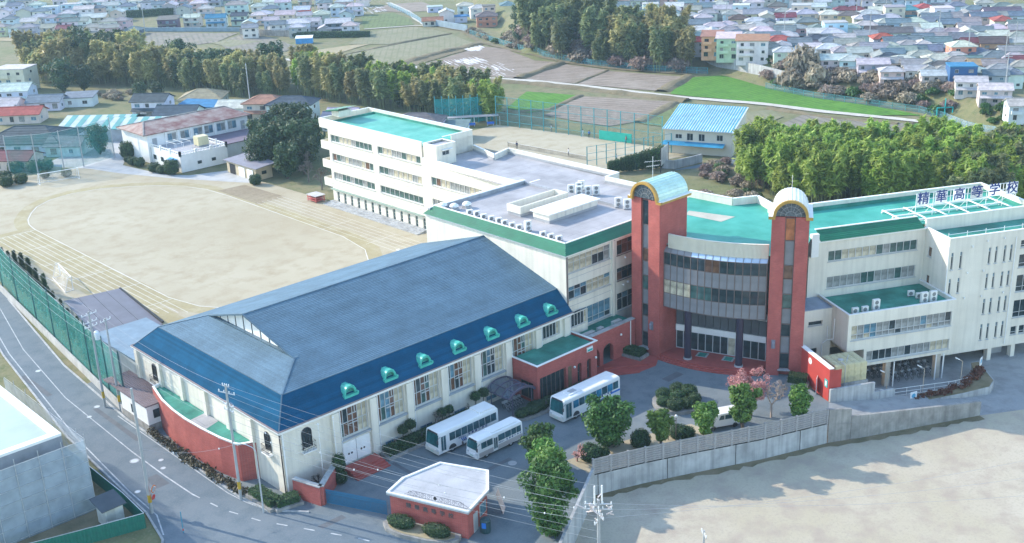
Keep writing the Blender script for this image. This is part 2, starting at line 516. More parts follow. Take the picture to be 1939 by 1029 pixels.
ASPH = ground_mat('worn_asphalt', [(0.145, 0.178, 0.195), (0.18, 0.208, 0.22), (0.115, 0.15, 0.17), (0.22, 0.235, 0.24)], (0.06, 0.5, 5.0), rough=0.85, bump=0.1)
ROADM = ground_mat('road_asphalt', [(0.125, 0.16, 0.185), (0.155, 0.185, 0.205), (0.10, 0.135, 0.16), (0.19, 0.21, 0.22)], (0.08, 0.4, 5.0), rough=0.85, bump=0.1)
CONCR = ground_mat('ramp_concrete', [(0.28, 0.29, 0.29), (0.34, 0.34, 0.33), (0.22, 0.22, 0.22), (0.36, 0.36, 0.35)], (0.1, 0.5, 4.0), rough=0.85, bump=0.1)
SOILB = ground_mat('brown_field_soil', [(0.25, 0.20, 0.16), (0.30, 0.25, 0.20), (0.20, 0.16, 0.12), (0.34, 0.30, 0.25)], (0.03, 0.2, 1.2), rows=(R(-22), 2.4, (0.17, 0.13, 0.10), 0.45))
SOILG = ground_mat('stubble_field', [(0.21, 0.20, 0.12), (0.25, 0.23, 0.15), (0.17, 0.18, 0.09), (0.29, 0.26, 0.18)], (0.03, 0.2, 1.2), rows=(R(40), 2.0, (0.18, 0.18, 0.10), 0.7))
SOILP = ground_mat('greyish_fallow_field', [(0.20, 0.18, 0.15), (0.24, 0.21, 0.17), (0.16, 0.16, 0.10), (0.28, 0.25, 0.21)], (0.03, 0.2, 1.2), rows=(R(25), 2.2, (0.15, 0.14, 0.11), 0.5))
TAN = ground_mat('tan_dry_field', [(0.33, 0.27, 0.17), (0.37, 0.31, 0.20), (0.28, 0.24, 0.13), (0.25, 0.22, 0.12)], (0.04, 0.2, 1.5))
CROP = ground_mat('bright_green_crop', [(0.07, 0.20, 0.02), (0.10, 0.25, 0.03), (0.05, 0.15, 0.02), (0.15, 0.24, 0.06)], (0.04, 0.3, 1.6), rows=(R(20), 1.6, (0.06, 0.15, 0.02), 0.55))
CROP2 = ground_mat('dull_green_crop', [(0.12, 0.17, 0.06), (0.16, 0.20, 0.08), (0.10, 0.13, 0.05), (0.20, 0.20, 0.11)], (0.04, 0.3, 1.6), rows=(R(40), 1.8, (0.10, 0.12, 0.05), 0.55))
BANKM = ground_mat('dead_grass_bank', [(0.17, 0.14, 0.08), (0.22, 0.18, 0.11), (0.12, 0.11, 0.06), (0.27, 0.22, 0.15)], (0.1, 0.5, 2.0))
PATHM = ground_mat('pale_farm_track', [(0.50, 0.47, 0.41), (0.56, 0.53, 0.47), (0.42, 0.39, 0.33), (0.38, 0.36, 0.28)], (0.08, 0.5, 2.0))
SNOWM = ground_mat('thin_snow_remnant', [(0.75, 0.75, 0.77), (0.80, 0.80, 0.80), (0.62, 0.60, 0.58), (0.5, 0.46, 0.42)], (0.2, 0.8, 3.0))
LINE = M('lime_line', (0.78, 0.78, 0.75), 0.9, 0.15, 2.0)
ROADW = M('worn_road_paint', (0.42, 0.44, 0.45), 0.8, 0.3, 1.2)

# foot of the rise that carries the right-hand town, as distance from the lens over bearing
FOOT = [at(*p) for p in ((1000, 106), (1130, 123), (1300, 138), (1345, 136), (1440, 160), (1560, 190), (1700, 210), (1790, 224), (1870, 258), (1939, 285))]
FB = sorted((math.atan2(p.y, p.x), math.hypot(p.x, p.y)) for p in FOOT)
def rise(x, y):
    a, d = math.atan2(y, x), math.hypot(x, y)
    if a >= FB[-1][0]: D = FB[-1][1] + (a - FB[-1][0]) * 3000
    elif a <= FB[0][0]: D = FB[0][1]
    else:
        for (a0, d0), (a1, d1) in zip(FB, FB[1:]):
            if a0 <= a <= a1: D = d0 + (d1 - d0) * (a - a0) / (a1 - a0 + 1e-9); break
    t = max(0.0, min(1.0, (d - D) / 14.0))
    return 4.0 * t * t * (3 - 2 * t)

def in_poly(x, y, ps):
    r = False
    n = len(ps)
    for i in range(n):
        x0, y0, x1, y1 = *ps[i][:2], *ps[(i + 1) % n][:2]
        if (y0 > y) != (y1 > y) and x < (x1 - x0) * (y - y0) / (y1 - y0) + x0: r = not r
    return r
# the low ground in front of the retaining wall, and the plaza edge that stands above it
WALLP = [(66.3, 67.4), (79.6, 75.2), (85.2, 72.95), (89.9, 70.75), (98.3, 66.65), (106.6, 63.3), (110.4, 61.07), (120.1, 56.2), (124.9, 53.7)]
LOW = [(66.3, 67.4), (79.6, 75.2), (85.2, 72.95), (89.9, 70.75), (98.3, 66.65), (107, 63), (112, 66.2), (118, 76), (126, 76), (152, 62), (190, 20), (60, -60), (40, 40)]
def carve(x, y): return in_poly(x, y, LOW)

g = MB()
def grid(x0, y0, x1, y1, st, skip=None):
    nx, ny = round((x1 - x0) / st), round((y1 - y0) / st)
    ix = {}
    def vid(i, j):
        if (i, j) not in ix:
            x, y = x0 + i * st, y0 + j * st
            ix[(i, j)] = len(g.v)
            g.v.append((x, y, -0.08 + rise(x, y)))
        return ix[(i, j)]
    for i in range(nx):
        for j in range(ny):
            cx, cy = x0 + (i + .5) * st, y0 + (j + .5) * st
            if skip and skip(cx, cy, st): continue
            g.f.append((vid(i, j), vid(i + 1, j), vid(i + 1, j + 1), vid(i, j + 1))); g.mi.append(0)
NEAR = (20, 20, 160, 104)
def skip_near(cx, cy, st):
    return any(carve(cx + a * st * .5, cy + b * st * .5) for a in (-1, 0, 1) for b in (-1, 0, 1))
grid(*NEAR, 2.0, skip_near)
MID = (-100, -96, 520, 544)
grid(*MID, 4.0, lambda cx, cy, st: (NEAR[0] < cx < NEAR[2] and NEAR[1] < cy < NEAR[3]) or carve(cx, cy) or (cy < 20 and cx > 0))
FAR = (-1060, -1056, 1740, 1752)
grid(*FAR, 20.0, lambda cx, cy, st: (MID[0] < cx < MID[2] and MID[1] < cy < MID[3]))
struct('ground', g, GRASSY, smooth=True)

# the lot: one sheet, with a lower lip of dark earth along the wall
lot = MB()
lot.poly([(x, y, -2.5) for x, y in ((40, 30), (66.3, 67.4), (79.6, 75.2), (85.2, 72.95), (98.3, 66.65), (110.4, 61.07), (124.9, 53.7), (150, 38), (190, 20), (60, -60))])
struct('sandy_lot', lot, SAND2)
lip = MB()
def strip(mb, pts, w0, w1, z, wob=0.0, m=0, side=None):
    """ribbon along pts between offsets w0 and w1 to the right"""
    n = len(pts); L = []
    for i, p in enumerate(pts):
        a = Vector(pts[max(0, i - 1)][:2]); c = Vector(pts[min(n - 1, i + 1)][:2])
        d = (c - a).normalized(); nn = Vector((d.y, -d.x))
        k = random.uniform(-wob, wob)
        zz = z if not callable(z) else z(p[0], p[1])
        L.append(((p[0] + nn.x * w0, p[1] + nn.y * w0, zz), (p[0] + nn.x * (w1 + k), p[1] + nn.y * (w1 + k), zz)))
    for (a, c), (e, f) in zip(L, L[1:]): mb.quad(a, c, f, e, m)
def subdiv(pts, st):
    o = []
    for a, c in zip(pts, pts[1:]):
        a, c = Vector(a), Vector(c)
        k = max(1, int((c - a).length / st))
        o += [a.lerp(c, i / k) for i in range(k)]
    return o + [Vector(pts[-1])]
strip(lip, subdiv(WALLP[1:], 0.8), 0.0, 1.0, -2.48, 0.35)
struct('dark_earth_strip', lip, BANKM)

pl = MB()
pl.poly([(x, y, 0.0) for x, y in ((49.9, 140), (49.9, 60), (58, 58), (66.3, 67.4), (79.6, 75.2), (85.2, 72.95), (89.9, 70.75), (98.3, 66.65), (106.6, 63.3), (111.6, 66.3), (113.4, 70.9), (123, 77), (123, 100), (98.2, 100), (54.2, 100), (54.2, 140))])
struct('school_plaza', pl, ASPH)
rd = MB()
rd.poly([(x, y, 0.004) for x, y in ((70, 250), (52, 185), (47.2, 158), (43.2, 127), (41.9, 110), (41.9, 104), (40.6, 98), (36, 90), (30, 60), (62, 60), (60, 76), (57.5, 84), (54, 91.5), (51.2, 95.0), (50.5, 99), (50.3, 126), (51.7, 148), (56.2, 180), (63, 214), (76, 250))])
struct('road', rd, ROADM)
ln = MB()
strip(ln, [(73, 250), (57, 195), (54, 178), (50, 158), (47.6, 138), (47.0, 118)], -0.06, 0.06, 0.008)
cpts = [(47.0, 118), (47.0, 110), (47.2, 104), (48.0, 98.6), (49.5, 94), (51.8, 89.5), (54.6, 84), (57, 78)]
cs = subdiv(cpts, 0.6)
strip(ln, cs[:26], -0.08, 0.08, 0.008)
for k in range(28, len(cs) - 3, 5): strip(ln, cs[k:k + 3], -0.08, 0.08, 0.008)
strip(ln, [(53, 185), (48, 158), (44, 127), (42.7, 110), (42.5, 103), (41.2, 99)], -0.07, 0.07, 0.008)
strip(ln, [(50.0, 128), (50.0, 101.5), (50.4, 98.2), (51.0, 95.8), (53.2, 92.6)], -0.06, 0.06, 0.008)
struct('road_markings', ln, ROADW)
kb = MB()
kp = [(56.2, 180), (51.7, 148), (50.3, 126), (50.45, 99.2), (51.1, 95.2), (53.9, 91.7)]
for a, c in zip(kp, kp[1:]): kb.bar((a[0], a[1], 0.06), (c[0], c[1], 0.06), 0.22, 0.13)
kp = [(52, 185), (47.2, 158), (43.2, 127), (41.9, 104.2), (40.7, 98.2), (37, 92)]
for a, c in zip(kp, kp[1:]): kb.bar((a[0], a[1], 0.06), (c[0], c[1], 0.06), 0.22, 0.13)
struct('road_kerb', kb, CONC)

rng = random.Random(2); pp_ = MB()
for x, y, w_, h_ in ((46, 140, .8, 9), (48.6, 120, .6, 12), (45, 108, 1.6, 3), (60, 79, 2.6, 1.4), (70, 84.2, 6, .6), (90, 82, 1.4, 3.4), (103, 84, 3, 1.2), (66, 88.5, .5, 5), (53, 88, 3, .8)): pp_.poly([(x + rng.uniform(-.1, .1), y, .0052), (x + w_, y + rng.uniform(-.1, .1), .0052), (x + w_, y + h_, .0052), (x, y + h_, .0052)])
tag(pp_.build('asphalt_patches', ground_mat('dark_asphalt_patch', [(0.12, 0.13, 0.145), (0.14, 0.15, 0.16), (0.10, 0.11, 0.12), (0.16, 0.16, 0.16)], (0.2, 0.8, 6.0))), kind='stuff')
# ramp down to the parking level under the right wing, and the lane that turns below it
rp = MB()
zr = [(( 106.6, 63.3, 0), (111.3, 66.2, 0)), ((112.4, 60.15, -0.75), (116.2, 64.4, -0.7)), ((118.5, 57.05, -1.6), (121.6, 62.3, -1.5)), ((125.0, 53.75, -2.6), (129.5, 58.6, -2.7)), ((130.5, 50.6, -2.9), (136.5, 58.5, -3.4)), ((139, 46, -3.0), (150, 56, -3.6))]
for (a, c), (e, f) in zip(zr, zr[1:]): rp.quad(a, e, f, c)
struct('concrete_ramp', rp, CONCR)
pk = MB()
pk.poly([(x, y, -3.42) for x, y in ((113, 66), (136, 54.5), (152, 56), (160, 66), (126, 84), (117, 78))])
struct('parking_floor', pk, CONCR)

# sports field
sf = MB()
sf.poly([(x, y, -0.03) for x, y in ((57.5, 140), (98, 129), (98, 132), (121.5, 132), (121.5, 190), (120.5, 215), (119, 222), (112, 226), (109, 234), (106, 246), (108, 255), (84, 262), (70, 262), (62, 232))])
struct('sports_field', sf, SAND)
lane = MB()
oval = [(74.1, 150), (74.1, 214.2), (74.6, 218), (75.8, 221.6), (78, 225.5), (80.5, 229), (84.5, 232), (89.5, 233), (95, 231.8), (100, 228.5), (104.5, 224.2), (107.8, 219.5), (109.8, 213), (110.3, 205), (110.2, 165), (108.5, 156), (104, 148.5), (97, 143.5), (88, 142.5), (80, 146.5), (75.5, 154), (74.1, 161)]
oval = oval[1:]
strip(lane, subdiv(oval + [oval[0]], 2.5), -2.6, 0.0, -0.015, 0.35)
strip(lane, [(74.1, 150), (74.1, 216)], -8.3, -2.4, -0.018, 0.1)
struct('running_lanes', lane, TRACK)
li = MB()
strip(li, oval + [oval[0]], -0.05, 0.05, -0.004)
for k in range(1, 8): strip(li, [(74.1 - k * 1.05, 152 + k), (74.1 - k * 1.05, 213.6)], -0.03, 0.03, -0.006)
for yy in (160.1, 170.8, 181, 191.4, 202.4, 213.7): strip(li, [(66.6, yy), (74.1, yy - 0.1)], -0.04, 0.04, -0.002)
for k in range(1, 7): strip(li, [(110.3 + k * 1.15, 138), (110.3 + k * 1.15, 196)], -0.025, 0.025, -0.006)
for yy in (158.2, 171.5): strip(li, [(110.3, yy), (117.4, yy + 0.4)], -0.03, 0.03, -0.002)
strip(li, [(63.9, 196), (65.2, 176)], -0.04, 0.04, -0.004)
struct('field_lines', li, LINE)
pa = MB(); pa.poly([(x, y, -0.012) for x, y in ((110.9, 210.4), (116.9, 209.9), (117.6, 195.3), (111.1, 194.8))])
struct('raked_sand_pit', pa, DIRT)
tc = MB(); tc.poly([(x, y, -0.02) for x, y in ((136.6, 209), (187.6, 208.5), (191.3, 190), (194.8, 162), (196, 152), (174, 158), (136.6, 163))])
struct('tennis_court', tc, SAND)
lanep = MB(); lanep.poly([(x, y, -0.02) for x, y in ((95, 262), (112, 275), (121, 272), (112.5, 255), (107.5, 247), (109.6, 232), (113, 226.5), (121.5, 223), (119.3, 209), (117.5, 212), (109, 228), (104, 240), (101, 250))])
struct('school_lane', lanep, ground_mat('pale_grey_gravel', [(0.42, 0.43, 0.43), (0.47, 0.47, 0.46), (0.36, 0.36, 0.35), (0.40, 0.40, 0.38)], (0.08, 0.5, 3.0)))

# the valley fields, each a flat plot with its own crop
PLOTS = [('green_crop_field', CROP2, 2, [(683, 32), (745, 25), (775, 35), (783, 47), (690, 56)]),
    ('stubble_field', SOILG, 1, [(698, 61), (786, 51), (851, 63), (738, 84), (660, 84)]),
    ('stubble_field', SOILG, 2, [(616, 112), (738, 88), (854, 66), (898, 82), (742, 126), (660, 119)]),
    ('grass_bank', BANKM, 3, [(742, 127), (898, 83), (914, 87), (766, 130)]),
    ('ploughed_field', SOILB, 2, [(768, 132), (915, 88), (963, 95), (985, 105), (1013, 115), (1065, 119), (981, 149), (900, 143)]),
    ('dry_field', TAN, 2, [(538, 104), (670, 85), (700, 84), (610, 110), (582, 114)]),
    ('fallow_field', SOILP, 1, [(256, 72), (281, 62), (452, 63), (410, 80), (362, 87), (254, 91)]),
    ('fallow_field', SOILP, 2, [(415, 84), (452, 66), (500, 68), (560, 88), (540, 98), (440, 100)]),
    ('stubble_field', SOILG, 3, [(400, 82), (440, 76), (490, 79), (432, 90)]),
    ('ploughed_field', SOILB, 3, [(994, 150), (1065, 122), (1150, 133), (1086, 159)]),
    ('ploughed_field', SOILB, 1, [(1089, 160), (1152, 135), (1297, 146), (1252, 173)]),
    ('green_crop_field', CROP, 2, [(1266, 178), (1314, 147), (1368, 144), (1460, 168), (1576, 186), (1746, 219), (1644, 219), (1440, 196)]),
    ('green_crop_field', CROP, 3, [(957, 206), (997, 174), (1093, 181), (1045, 208), (1000, 214)]),
    ('ploughed_field', SOILB, 2, [(1028, 219), (1106, 183), (1276, 193), (1205, 232), (1150, 240)]),
    ('green_crop_field', CROP2, 1, [(1215, 236), (1280, 198), (1399, 212), (1368, 228), (1300, 246)]),
    ('stubble_field', SOILG, 2, [(1375, 228), (1402, 213), (1462, 208), (1480, 222), (1440, 240)]),
    ('fallow_field', SOILP, 3, [(1477, 236), (1518, 219), (1722, 236), (1698, 256), (1560, 258)]),
    ('green_crop_field', CROP, 1, [(1712, 256), (1729, 234), (1800, 241), (1858, 265), (1831, 276), (1760, 276)]),
    ('ploughed_field', SOILB, 1, [(740, 8), (800, 4), (840, 20), (760, 24), (700, 20)]),
    ('stubble_field', SOILG, 1, [(330, 30), (420, 12), (470, 16), (400, 34)]),
    ('green_crop_field', CROP2, 3, [(945, 28), (1010, 22), (1015, 40), (950, 46)]),
    ('dry_field', TAN, 3, [(0, 66), (90, 70), (80, 80), (0, 78)]),
    ('dry_field', TAN, 1, [(1870, 6), (1939, 2), (1939, 18), (1900, 16)])]
for nm, mt, lv, ps in PLOTS:
    b = MB()
    P = subdiv([at(*p)[:2] for p in ps] + [at(*ps[0])[:2]], 6.0)[:-1]
    b.poly([(p[0] + random.uniform(-.4, .4), p[1] + random.uniform(-.4, .4), 0.03 + 0.02 * lv) for p in P])
    struct(nm, b, mt)
# low earth banks between the plots
def bank(name, pts, w, h, mat):
    b = MB(); P = subdiv([at(*p)[:2] for p in pts], 3.0); n = len(P); L = []
    for i, p in enumerate(P):
        d = (P[min(n - 1, i + 1)] - P[max(0, i - 1)]).normalized(); nn = Vector((d.y, -d.x))
        a, c = w * random.uniform(.7, 1.2), h * random.uniform(.6, 1.2)
        L.append([(p.x + nn.x * t * a, p.y + nn.y * t * a, z * c + rise(p.x, p.y) - 0.05) for t, z in ((-1, 0), (-.45, .9), (0, 1), (.45, .8), (1, 0))])
    for A, B in zip(L, L[1:]):
        for k in range(4): b.quad(A[k], A[k + 1], B[k + 1], B[k])
    struct(name, b, mat, True)
for ps, w, h in (([(742, 126), (820, 104), (906, 84)], 2.6, 0.9), ([(660, 119), (616, 112), (740, 86), (854, 64)], 0.8, 0.4), ([(981, 150), (1065, 121)], 2.2, 1.0), ([(1087, 160), (1151, 134)], 0.8, 0.4), ([(1252, 174), (1304, 145)], 2.4, 0.9),
                 ([(955, 214), (1040, 208), (1100, 181)], 1.4, 0.5), ([(1208, 233), (1278, 195)], 2.0, 0.6), ([(1368, 228), (1402, 211)], 0.9, 0.4), ([(1700, 256), (1727, 234)], 1.2, 0.4), ([(910, 152), (1000, 158), (1100, 168), (1210, 181), (1300, 192)], 2.2, 0.7), ([(1455, 205), (1560, 222), (1700, 236)], 1.6, 0.5), ([(600, 124), (700, 136), (800, 146)], 1.8, 0.8)):
    bank('field_bank', ps, w, h, BANKM)
fp = [at(*p)[:2] for p in ((150, 78), (252, 90), (330, 97), (445, 104), (500, 110), (560, 115), (650, 125), (770, 137), (900, 148), (1000, 153), (1100, 163), (1210, 176), (1300, 186), (1440, 197), (1560, 212), (1700, 226), (1790, 236), (1830, 246), (1880, 266), (1935, 290))]
b = MB(); strip(b, subdiv(fp, 3.0), -1.35, 1.35, lambda x, y: rise(x, y) + 0.12, 0.25)
struct('farm_track', b, PATHM)
fp2 = [at(*p)[:2] for p in ((690, 56), (786, 49), (830, 50), (880, 60), (905, 80), (985, 100), (1080, 121), (1180, 133), (1300, 141))]
b = MB(); strip(b, subdiv(fp2[2:], 3.0), -1.4, 0.8, lambda x, y: rise(x, y) + 0.14, 0.4); struct('field_path', b, BANKM)
b = MB(); strip(b, subdiv(fp2[:3], 3.0), -0.8, 0.8, 0.14, 0.1); struct('concrete_path', b, PATHM)
b = MB(); strip(b, subdiv([at(*p)[:2] for p in ((735, 6), (770, 22), (795, 40), (812, 50))], 3.0), -1.5, 1.5, 0.14, 0.3); struct('farm_track', b, PATHM)
# thin snow left in the furrows
for ps in ([(775, 130), (800, 122), (850, 116), (960, 120), (985, 140), (960, 147), (900, 142)], [(850, 118), (900, 110), (925, 114), (890, 122)], [(880, 96), (914, 88), (905, 95)], [(625, 22), (680, 13), (725, 14), (735, 22), (700, 28), (650, 27)]):
    sn = MB()
    P = [at(*p)[:2] for p in ps]; xs = [p[0] for p in P]; ys = [p[1] for p in P]
    k = 0
    d = (Vector(P[1]) - Vector(P[0])).normalized() if ps[0][0] > 700 else Vector((.74, -.67))
    d = Vector((0.35, 0.94))
    while k < 90:
        x, y = random.uniform(min(xs), max(xs)), random.uniform(min(ys), max(ys))
        if not in_poly(x, y, P): continue
        k += 1
        L, W = random.uniform(.8, 4.5), random.uniform(.06, .24); nn = Vector((-d.y, d.x)); z = 0.115 + 0.0004 * k
        sn.poly([(x + d.x * L * u + nn.x * W * v, y + d.y * L * u + nn.y * W * v, z) for u, v in ((-1, random.uniform(-.3, .3)), (-.4, -random.uniform(.5, 1)), (.5, -random.uniform(.5, 1)), (1, random.uniform(-.4, .4)), (.4, random.uniform(.5, 1)), (-.5, random.uniform(.4, 1)))])
    tag(sn.build('snow_patches', SNOWM), kind='stuff')
# ================================================================== GYMNASIUM
gy = thing('gymnasium', 'long cream gymnasium with blue slate hipped roof and turquoise dormers', 'gymnasium', 54.2, 96.3, 0)
X0, X1, Y0, Y1 = 54.2, 98.2, 96.3, 129.2
FG = frame(0, Y0)                        # front, x along, inwards +y
bays = [61.55 + 5.17 * i for i in range(8)]
gholes = []
for i, x in enumerate(bays):
    if i < 6: gholes.append((x, 3.72, x + 3.9, 7.22))
    else: gholes.append((x, 5.35, x + 3.5, 7.22))
gholes.append((56.75, 4.5, 57.95, 6.35))
b = MB()
wall(b, FG, X1, -1.0, 7.3, gholes, 0.3, 0, X0)
FGE = frame(X0, 0, 0, R(-90))            # end wall: x along = -y
eh = [(-125.15, 4.35, -124.2, 6.1), (-99.6, 4.4, -98.4, 6.1)]
wall(b, FGE, -Y0, -1.0, 7.3, eh, 0.3, 0, -Y1)
b.quad((X0, Y1, -1), (X0, Y1, 7.3), (X1, Y1, 7.3), (X1, Y1, -1))
b.build('wall', CREAM, gy)
# cornice, gutter
b = MB()
for z0, z1, o in ((7.3, 7.48, .18), (7.48, 7.66, .38), (7.66, 7.74, .5)):
    b.box(X0 - o, Y0 - o, z0, X1 - 0.05, Y1 + o, z1)
b.build('cornice', TRIMW, gy)
b = MB()
for p, q in (((X0 - .42, Y0 - .42, 7.8), (X1 - .1, Y0 - .42, 7.8)), ((X0 - .42, Y0 - .42, 7.8), (X0 - .42, Y1 + .42, 7.8)), ((X0 - .42, Y1 + .42, 7.8), (X1 - .1, Y1 + .42, 7.8))): b.bar(p, q, .14, .12)
b.build('gutter', M('brown_gutter', (0.26, 0.2, 0.19), 0.5), gy)
# roof
E0 = (X0 - .25, Y0 - .25, 7.75); E1 = (X1, Y0 - .25, 7.75); E2 = (X1, Y1 + .25, 7.75); E3 = (X0 - .25, Y1 + .25, 7.75)
B0 = (56.4, 98.8, 10.3); B1 = (X1, 98.8, 10.3); B2 = (X1, 126.7, 10.3); B3 = (56.4, 126.7, 10.3)
RZ = 14.5; YC = 112.75
b = MB()
for a in ((E0, E1, B1, B0), (E3, E0, B0, B3), (E2, E3, B3, B2)): courses(b, *a, 14, 0.02)
b.build('mansard_roof', MANSARD, gy)
GR = (61.0, 103.2, 11.62); GL = (61.0, 122.3, 11.62); AP = (60.5, YC, RZ); RE = (X1, YC, RZ)
GR1 = (X1, 103.2, 11.62); GL1 = (X1, 122.3, 11.62)
b = MB()
courses(b, B0, B1, GR1, GR, 17); courses(b, GR, GR1, RE, AP, 36)
courses(b, B2, B3, GL, GL1, 17); courses(b, GL1, GL, AP, RE, 36)
courses(b, B3, B0, GR, GL, 17)
b.build('slate_roof', SLATE, gy)
b = MB()
b.bar(AP, RE, .22, .16); b.bar(B0, GR, .2, .14); b.bar(B3, GL, .2, .14); b.bar(E0, B0, .14, .1); b.bar(E3, B3, .14, .1)
b.bar(B0, B1, .12, .1); b.bar(B0, B3, .12, .1); b.bar(GR, AP, .16, .2); b.bar(GL, AP, .16, .2); b.bar((61.3, 103.2, 11.66), (61.3, 122.3, 11.66), .5, .12)
b.build('ridge_cap', M('ridge_slate', (0.07, 0.13, 0.18), 0.5), gy)
b = MB(); b.poly([(61.5, 103.5, 11.66), (61.5, 122.0, 11.66), (61.5, YC, 14.35)]); gp = b.build('gable_wall', TRIMW, gy)
for k in range(1, 10):
    yy = 103.5 + 18.5 * k / 10; zz = 11.68 + 2.65 * (1 - abs(yy - YC) / 9.25)
    b = MB(); b.box(61.44, yy - .05, 11.7, 61.56, yy + .05, zz); b.build('batten', DARKM, gp)
# pilasters with downpipes
pil = [66.1 + 5.17 * i for i in range(7)] + [61.0]
for i, x in enumerate(pil):
    b = MB(); b.box(x - .5, Y0 - .38, -0.5, x + .42, Y0 - .003, 7.29)
    p = b.build('pilaster', CREAM, gy)
    b = MB(); b.tube((x + .6, Y0 - .2, 0), (x + .6, Y0 - .2, 7.3), .09, n=8); b.build('downpipe', TRIMW, p)
    b = MB(); b.box(x + .44, Y0 - .3, 0, x + .5, Y0 - .005, 7.28); b.build('joint', DARKM, p)
b = MB(); b.tube((54.35, Y0 - .15, 0), (54.35, Y0 - .15, 7.3), .1, n=8); b.build('downpipe', TRIMW, gy)
b = MB(); b.box(54.0, Y0 - .12, -1, 54.1, Y0 - .004, 7.29); b.build('joint', DARKM, gy)
for yy in (102.0, 107.0, 112.0, 117.6, 123.0, 128.9):
    b = MB(); b.box(X0 - .35, yy - .35, -.5, X0 - .003, yy + .35, 7.29); b.build('pilaster', CREAM, gy)
# tall windows of the bays: staggered lights around a central panel
pkg = picker((GLASSBR, 5), (GLASS, 3), (GLASSG, 2), (GLASSB, 1))
for i, x in enumerate(bays):
    if i < 6:
        z0, z1, wd = 3.72, 7.22, 3.9
        def pk1(a, k, i=i): return CURT if a >= 4 else pkg(a, k)
        window(gy, FG, x, z0, x + wd, z1, 6, depth=.3, pick=pk1, splits=[z0, 5.4, z1], fw=.09)
        b = MB(FG)
        b.box(x + 1.42, .14, 5.05, x + 2.5, .2, 5.17); b.box(x + 1.42, .14, 6.2, x + 2.5, .2, 6.32)
        b.box(x + 1.9, .13, 4.0, x + 2.02, .19, 5.0); b.box(x + 2.2, .13, 6.4, x + 2.32, .19, 7.1)
        b.build('glazing_bar', SILVER, gy)
        b = MB(FG); b.box(x - .1, -.32, 3.5, x + wd + .1, -.003, 3.7); b.build('sill', M('grey_sill', (0.32, 0.36, 0.40), 0.5), gy)
    else:
        window(gy, FG, x, 5.35, x + 3.5, 7.22, 6, depth=.3, pick=lambda a, k: CURT if a == 5 else GLASS, fw=.09)
for x in bays[1:5]:
    b = MB(FG); b.box(x + .7, -.05, .5, x + 2.5, -.003, 1.12); v = b.build('vent_window', SILVER, gy)
    b = MB(FG); b.box(x + .78, -.06, .57, x + 1.57, -.04, 1.05); b.box(x + 1.63, -.06, .57, x + 2.42, -.04, 1.05); b.build('pane', GLASSB, v)
# arched windows with iron balconettes
def arched(F, xa, xb, z0, z1):
    b = MB(F); cx = (xa + xb) / 2; r = (xb - xa) / 2
    pts = [(xb, z0), *[(p, q) for p, q in reversed(arch_pts(cx, z1 - r, r))], (xa, z0)]
    b.poly([(p, .02 - .03, q) for p, q in pts]); fr = b.build('arched_window', GLASS, gy)
    b = MB(F)
    out = [(p, q) for p, q in arch_pts(cx, z1 - r, r + .05)]
    b.path([(xa - .05, -.05, z0)] + [(p, -.05, q) for p, q in out] + [(xb + .05, -.05, z0)], .06, 5)
    for t in (.33, .66): b.bar((xa + (xb - xa) * t, -.04, z0), (xa + (xb - xa) * t, -.04, z1 - .15), .04, .04)
    b.bar((xa, -.04, z1 - r), (xb, -.04, z1 - r), .04, .04)
    b.build('frame', DARKM, fr)
    b = MB(F); b.box(xa - .3, -.55, z0 - .35, xb + .3, -.004, z0 - .25); b.build('ledge', TRIMW, fr)
    b = MB(F)
    for k in range(9): b.tube((xa - .22 + (xb - xa + .44) * k / 8, -.48, z0 - .24), (xa - .22 + (xb - xa + .44) * k / 8, -.48, z0 + .75), .018, n=4)
    for z in (z0 + .1, z0 + .75): b.path([(xa - .24, -.05, z), (xa - .24, -.48, z), (xb + .24, -.48, z), (xb + .24, -.05, z)], .025, 4)
    b.build('balconette', DARKM, fr)
arched(FG, 56.8, 57.9, 4.5, 6.85)
arched(FGE, -125.2, -124.2, 4.35, 6.6); arched(FGE, -99.5, -98.5, 4.4, 6.6)
# entrance doors of the first bay
b = MB(FG); b.box(61.6, -.1, .62, 65.35, -.003, 3.2); dr = b.build('entrance_door', WHITEP, gy)
for x in (62.4, 62.8, 64.1, 64.5):
    b = MB(FG); b.tube((x, -.12, 1.7), (x, -.1, 1.7), .13, n=10); b.build('porthole', DARKM, dr)
b = MB(FG); b.box(63.46, -.115, .62, 63.5, -.1, 3.2); b.build('door_joint', DARKM, dr)
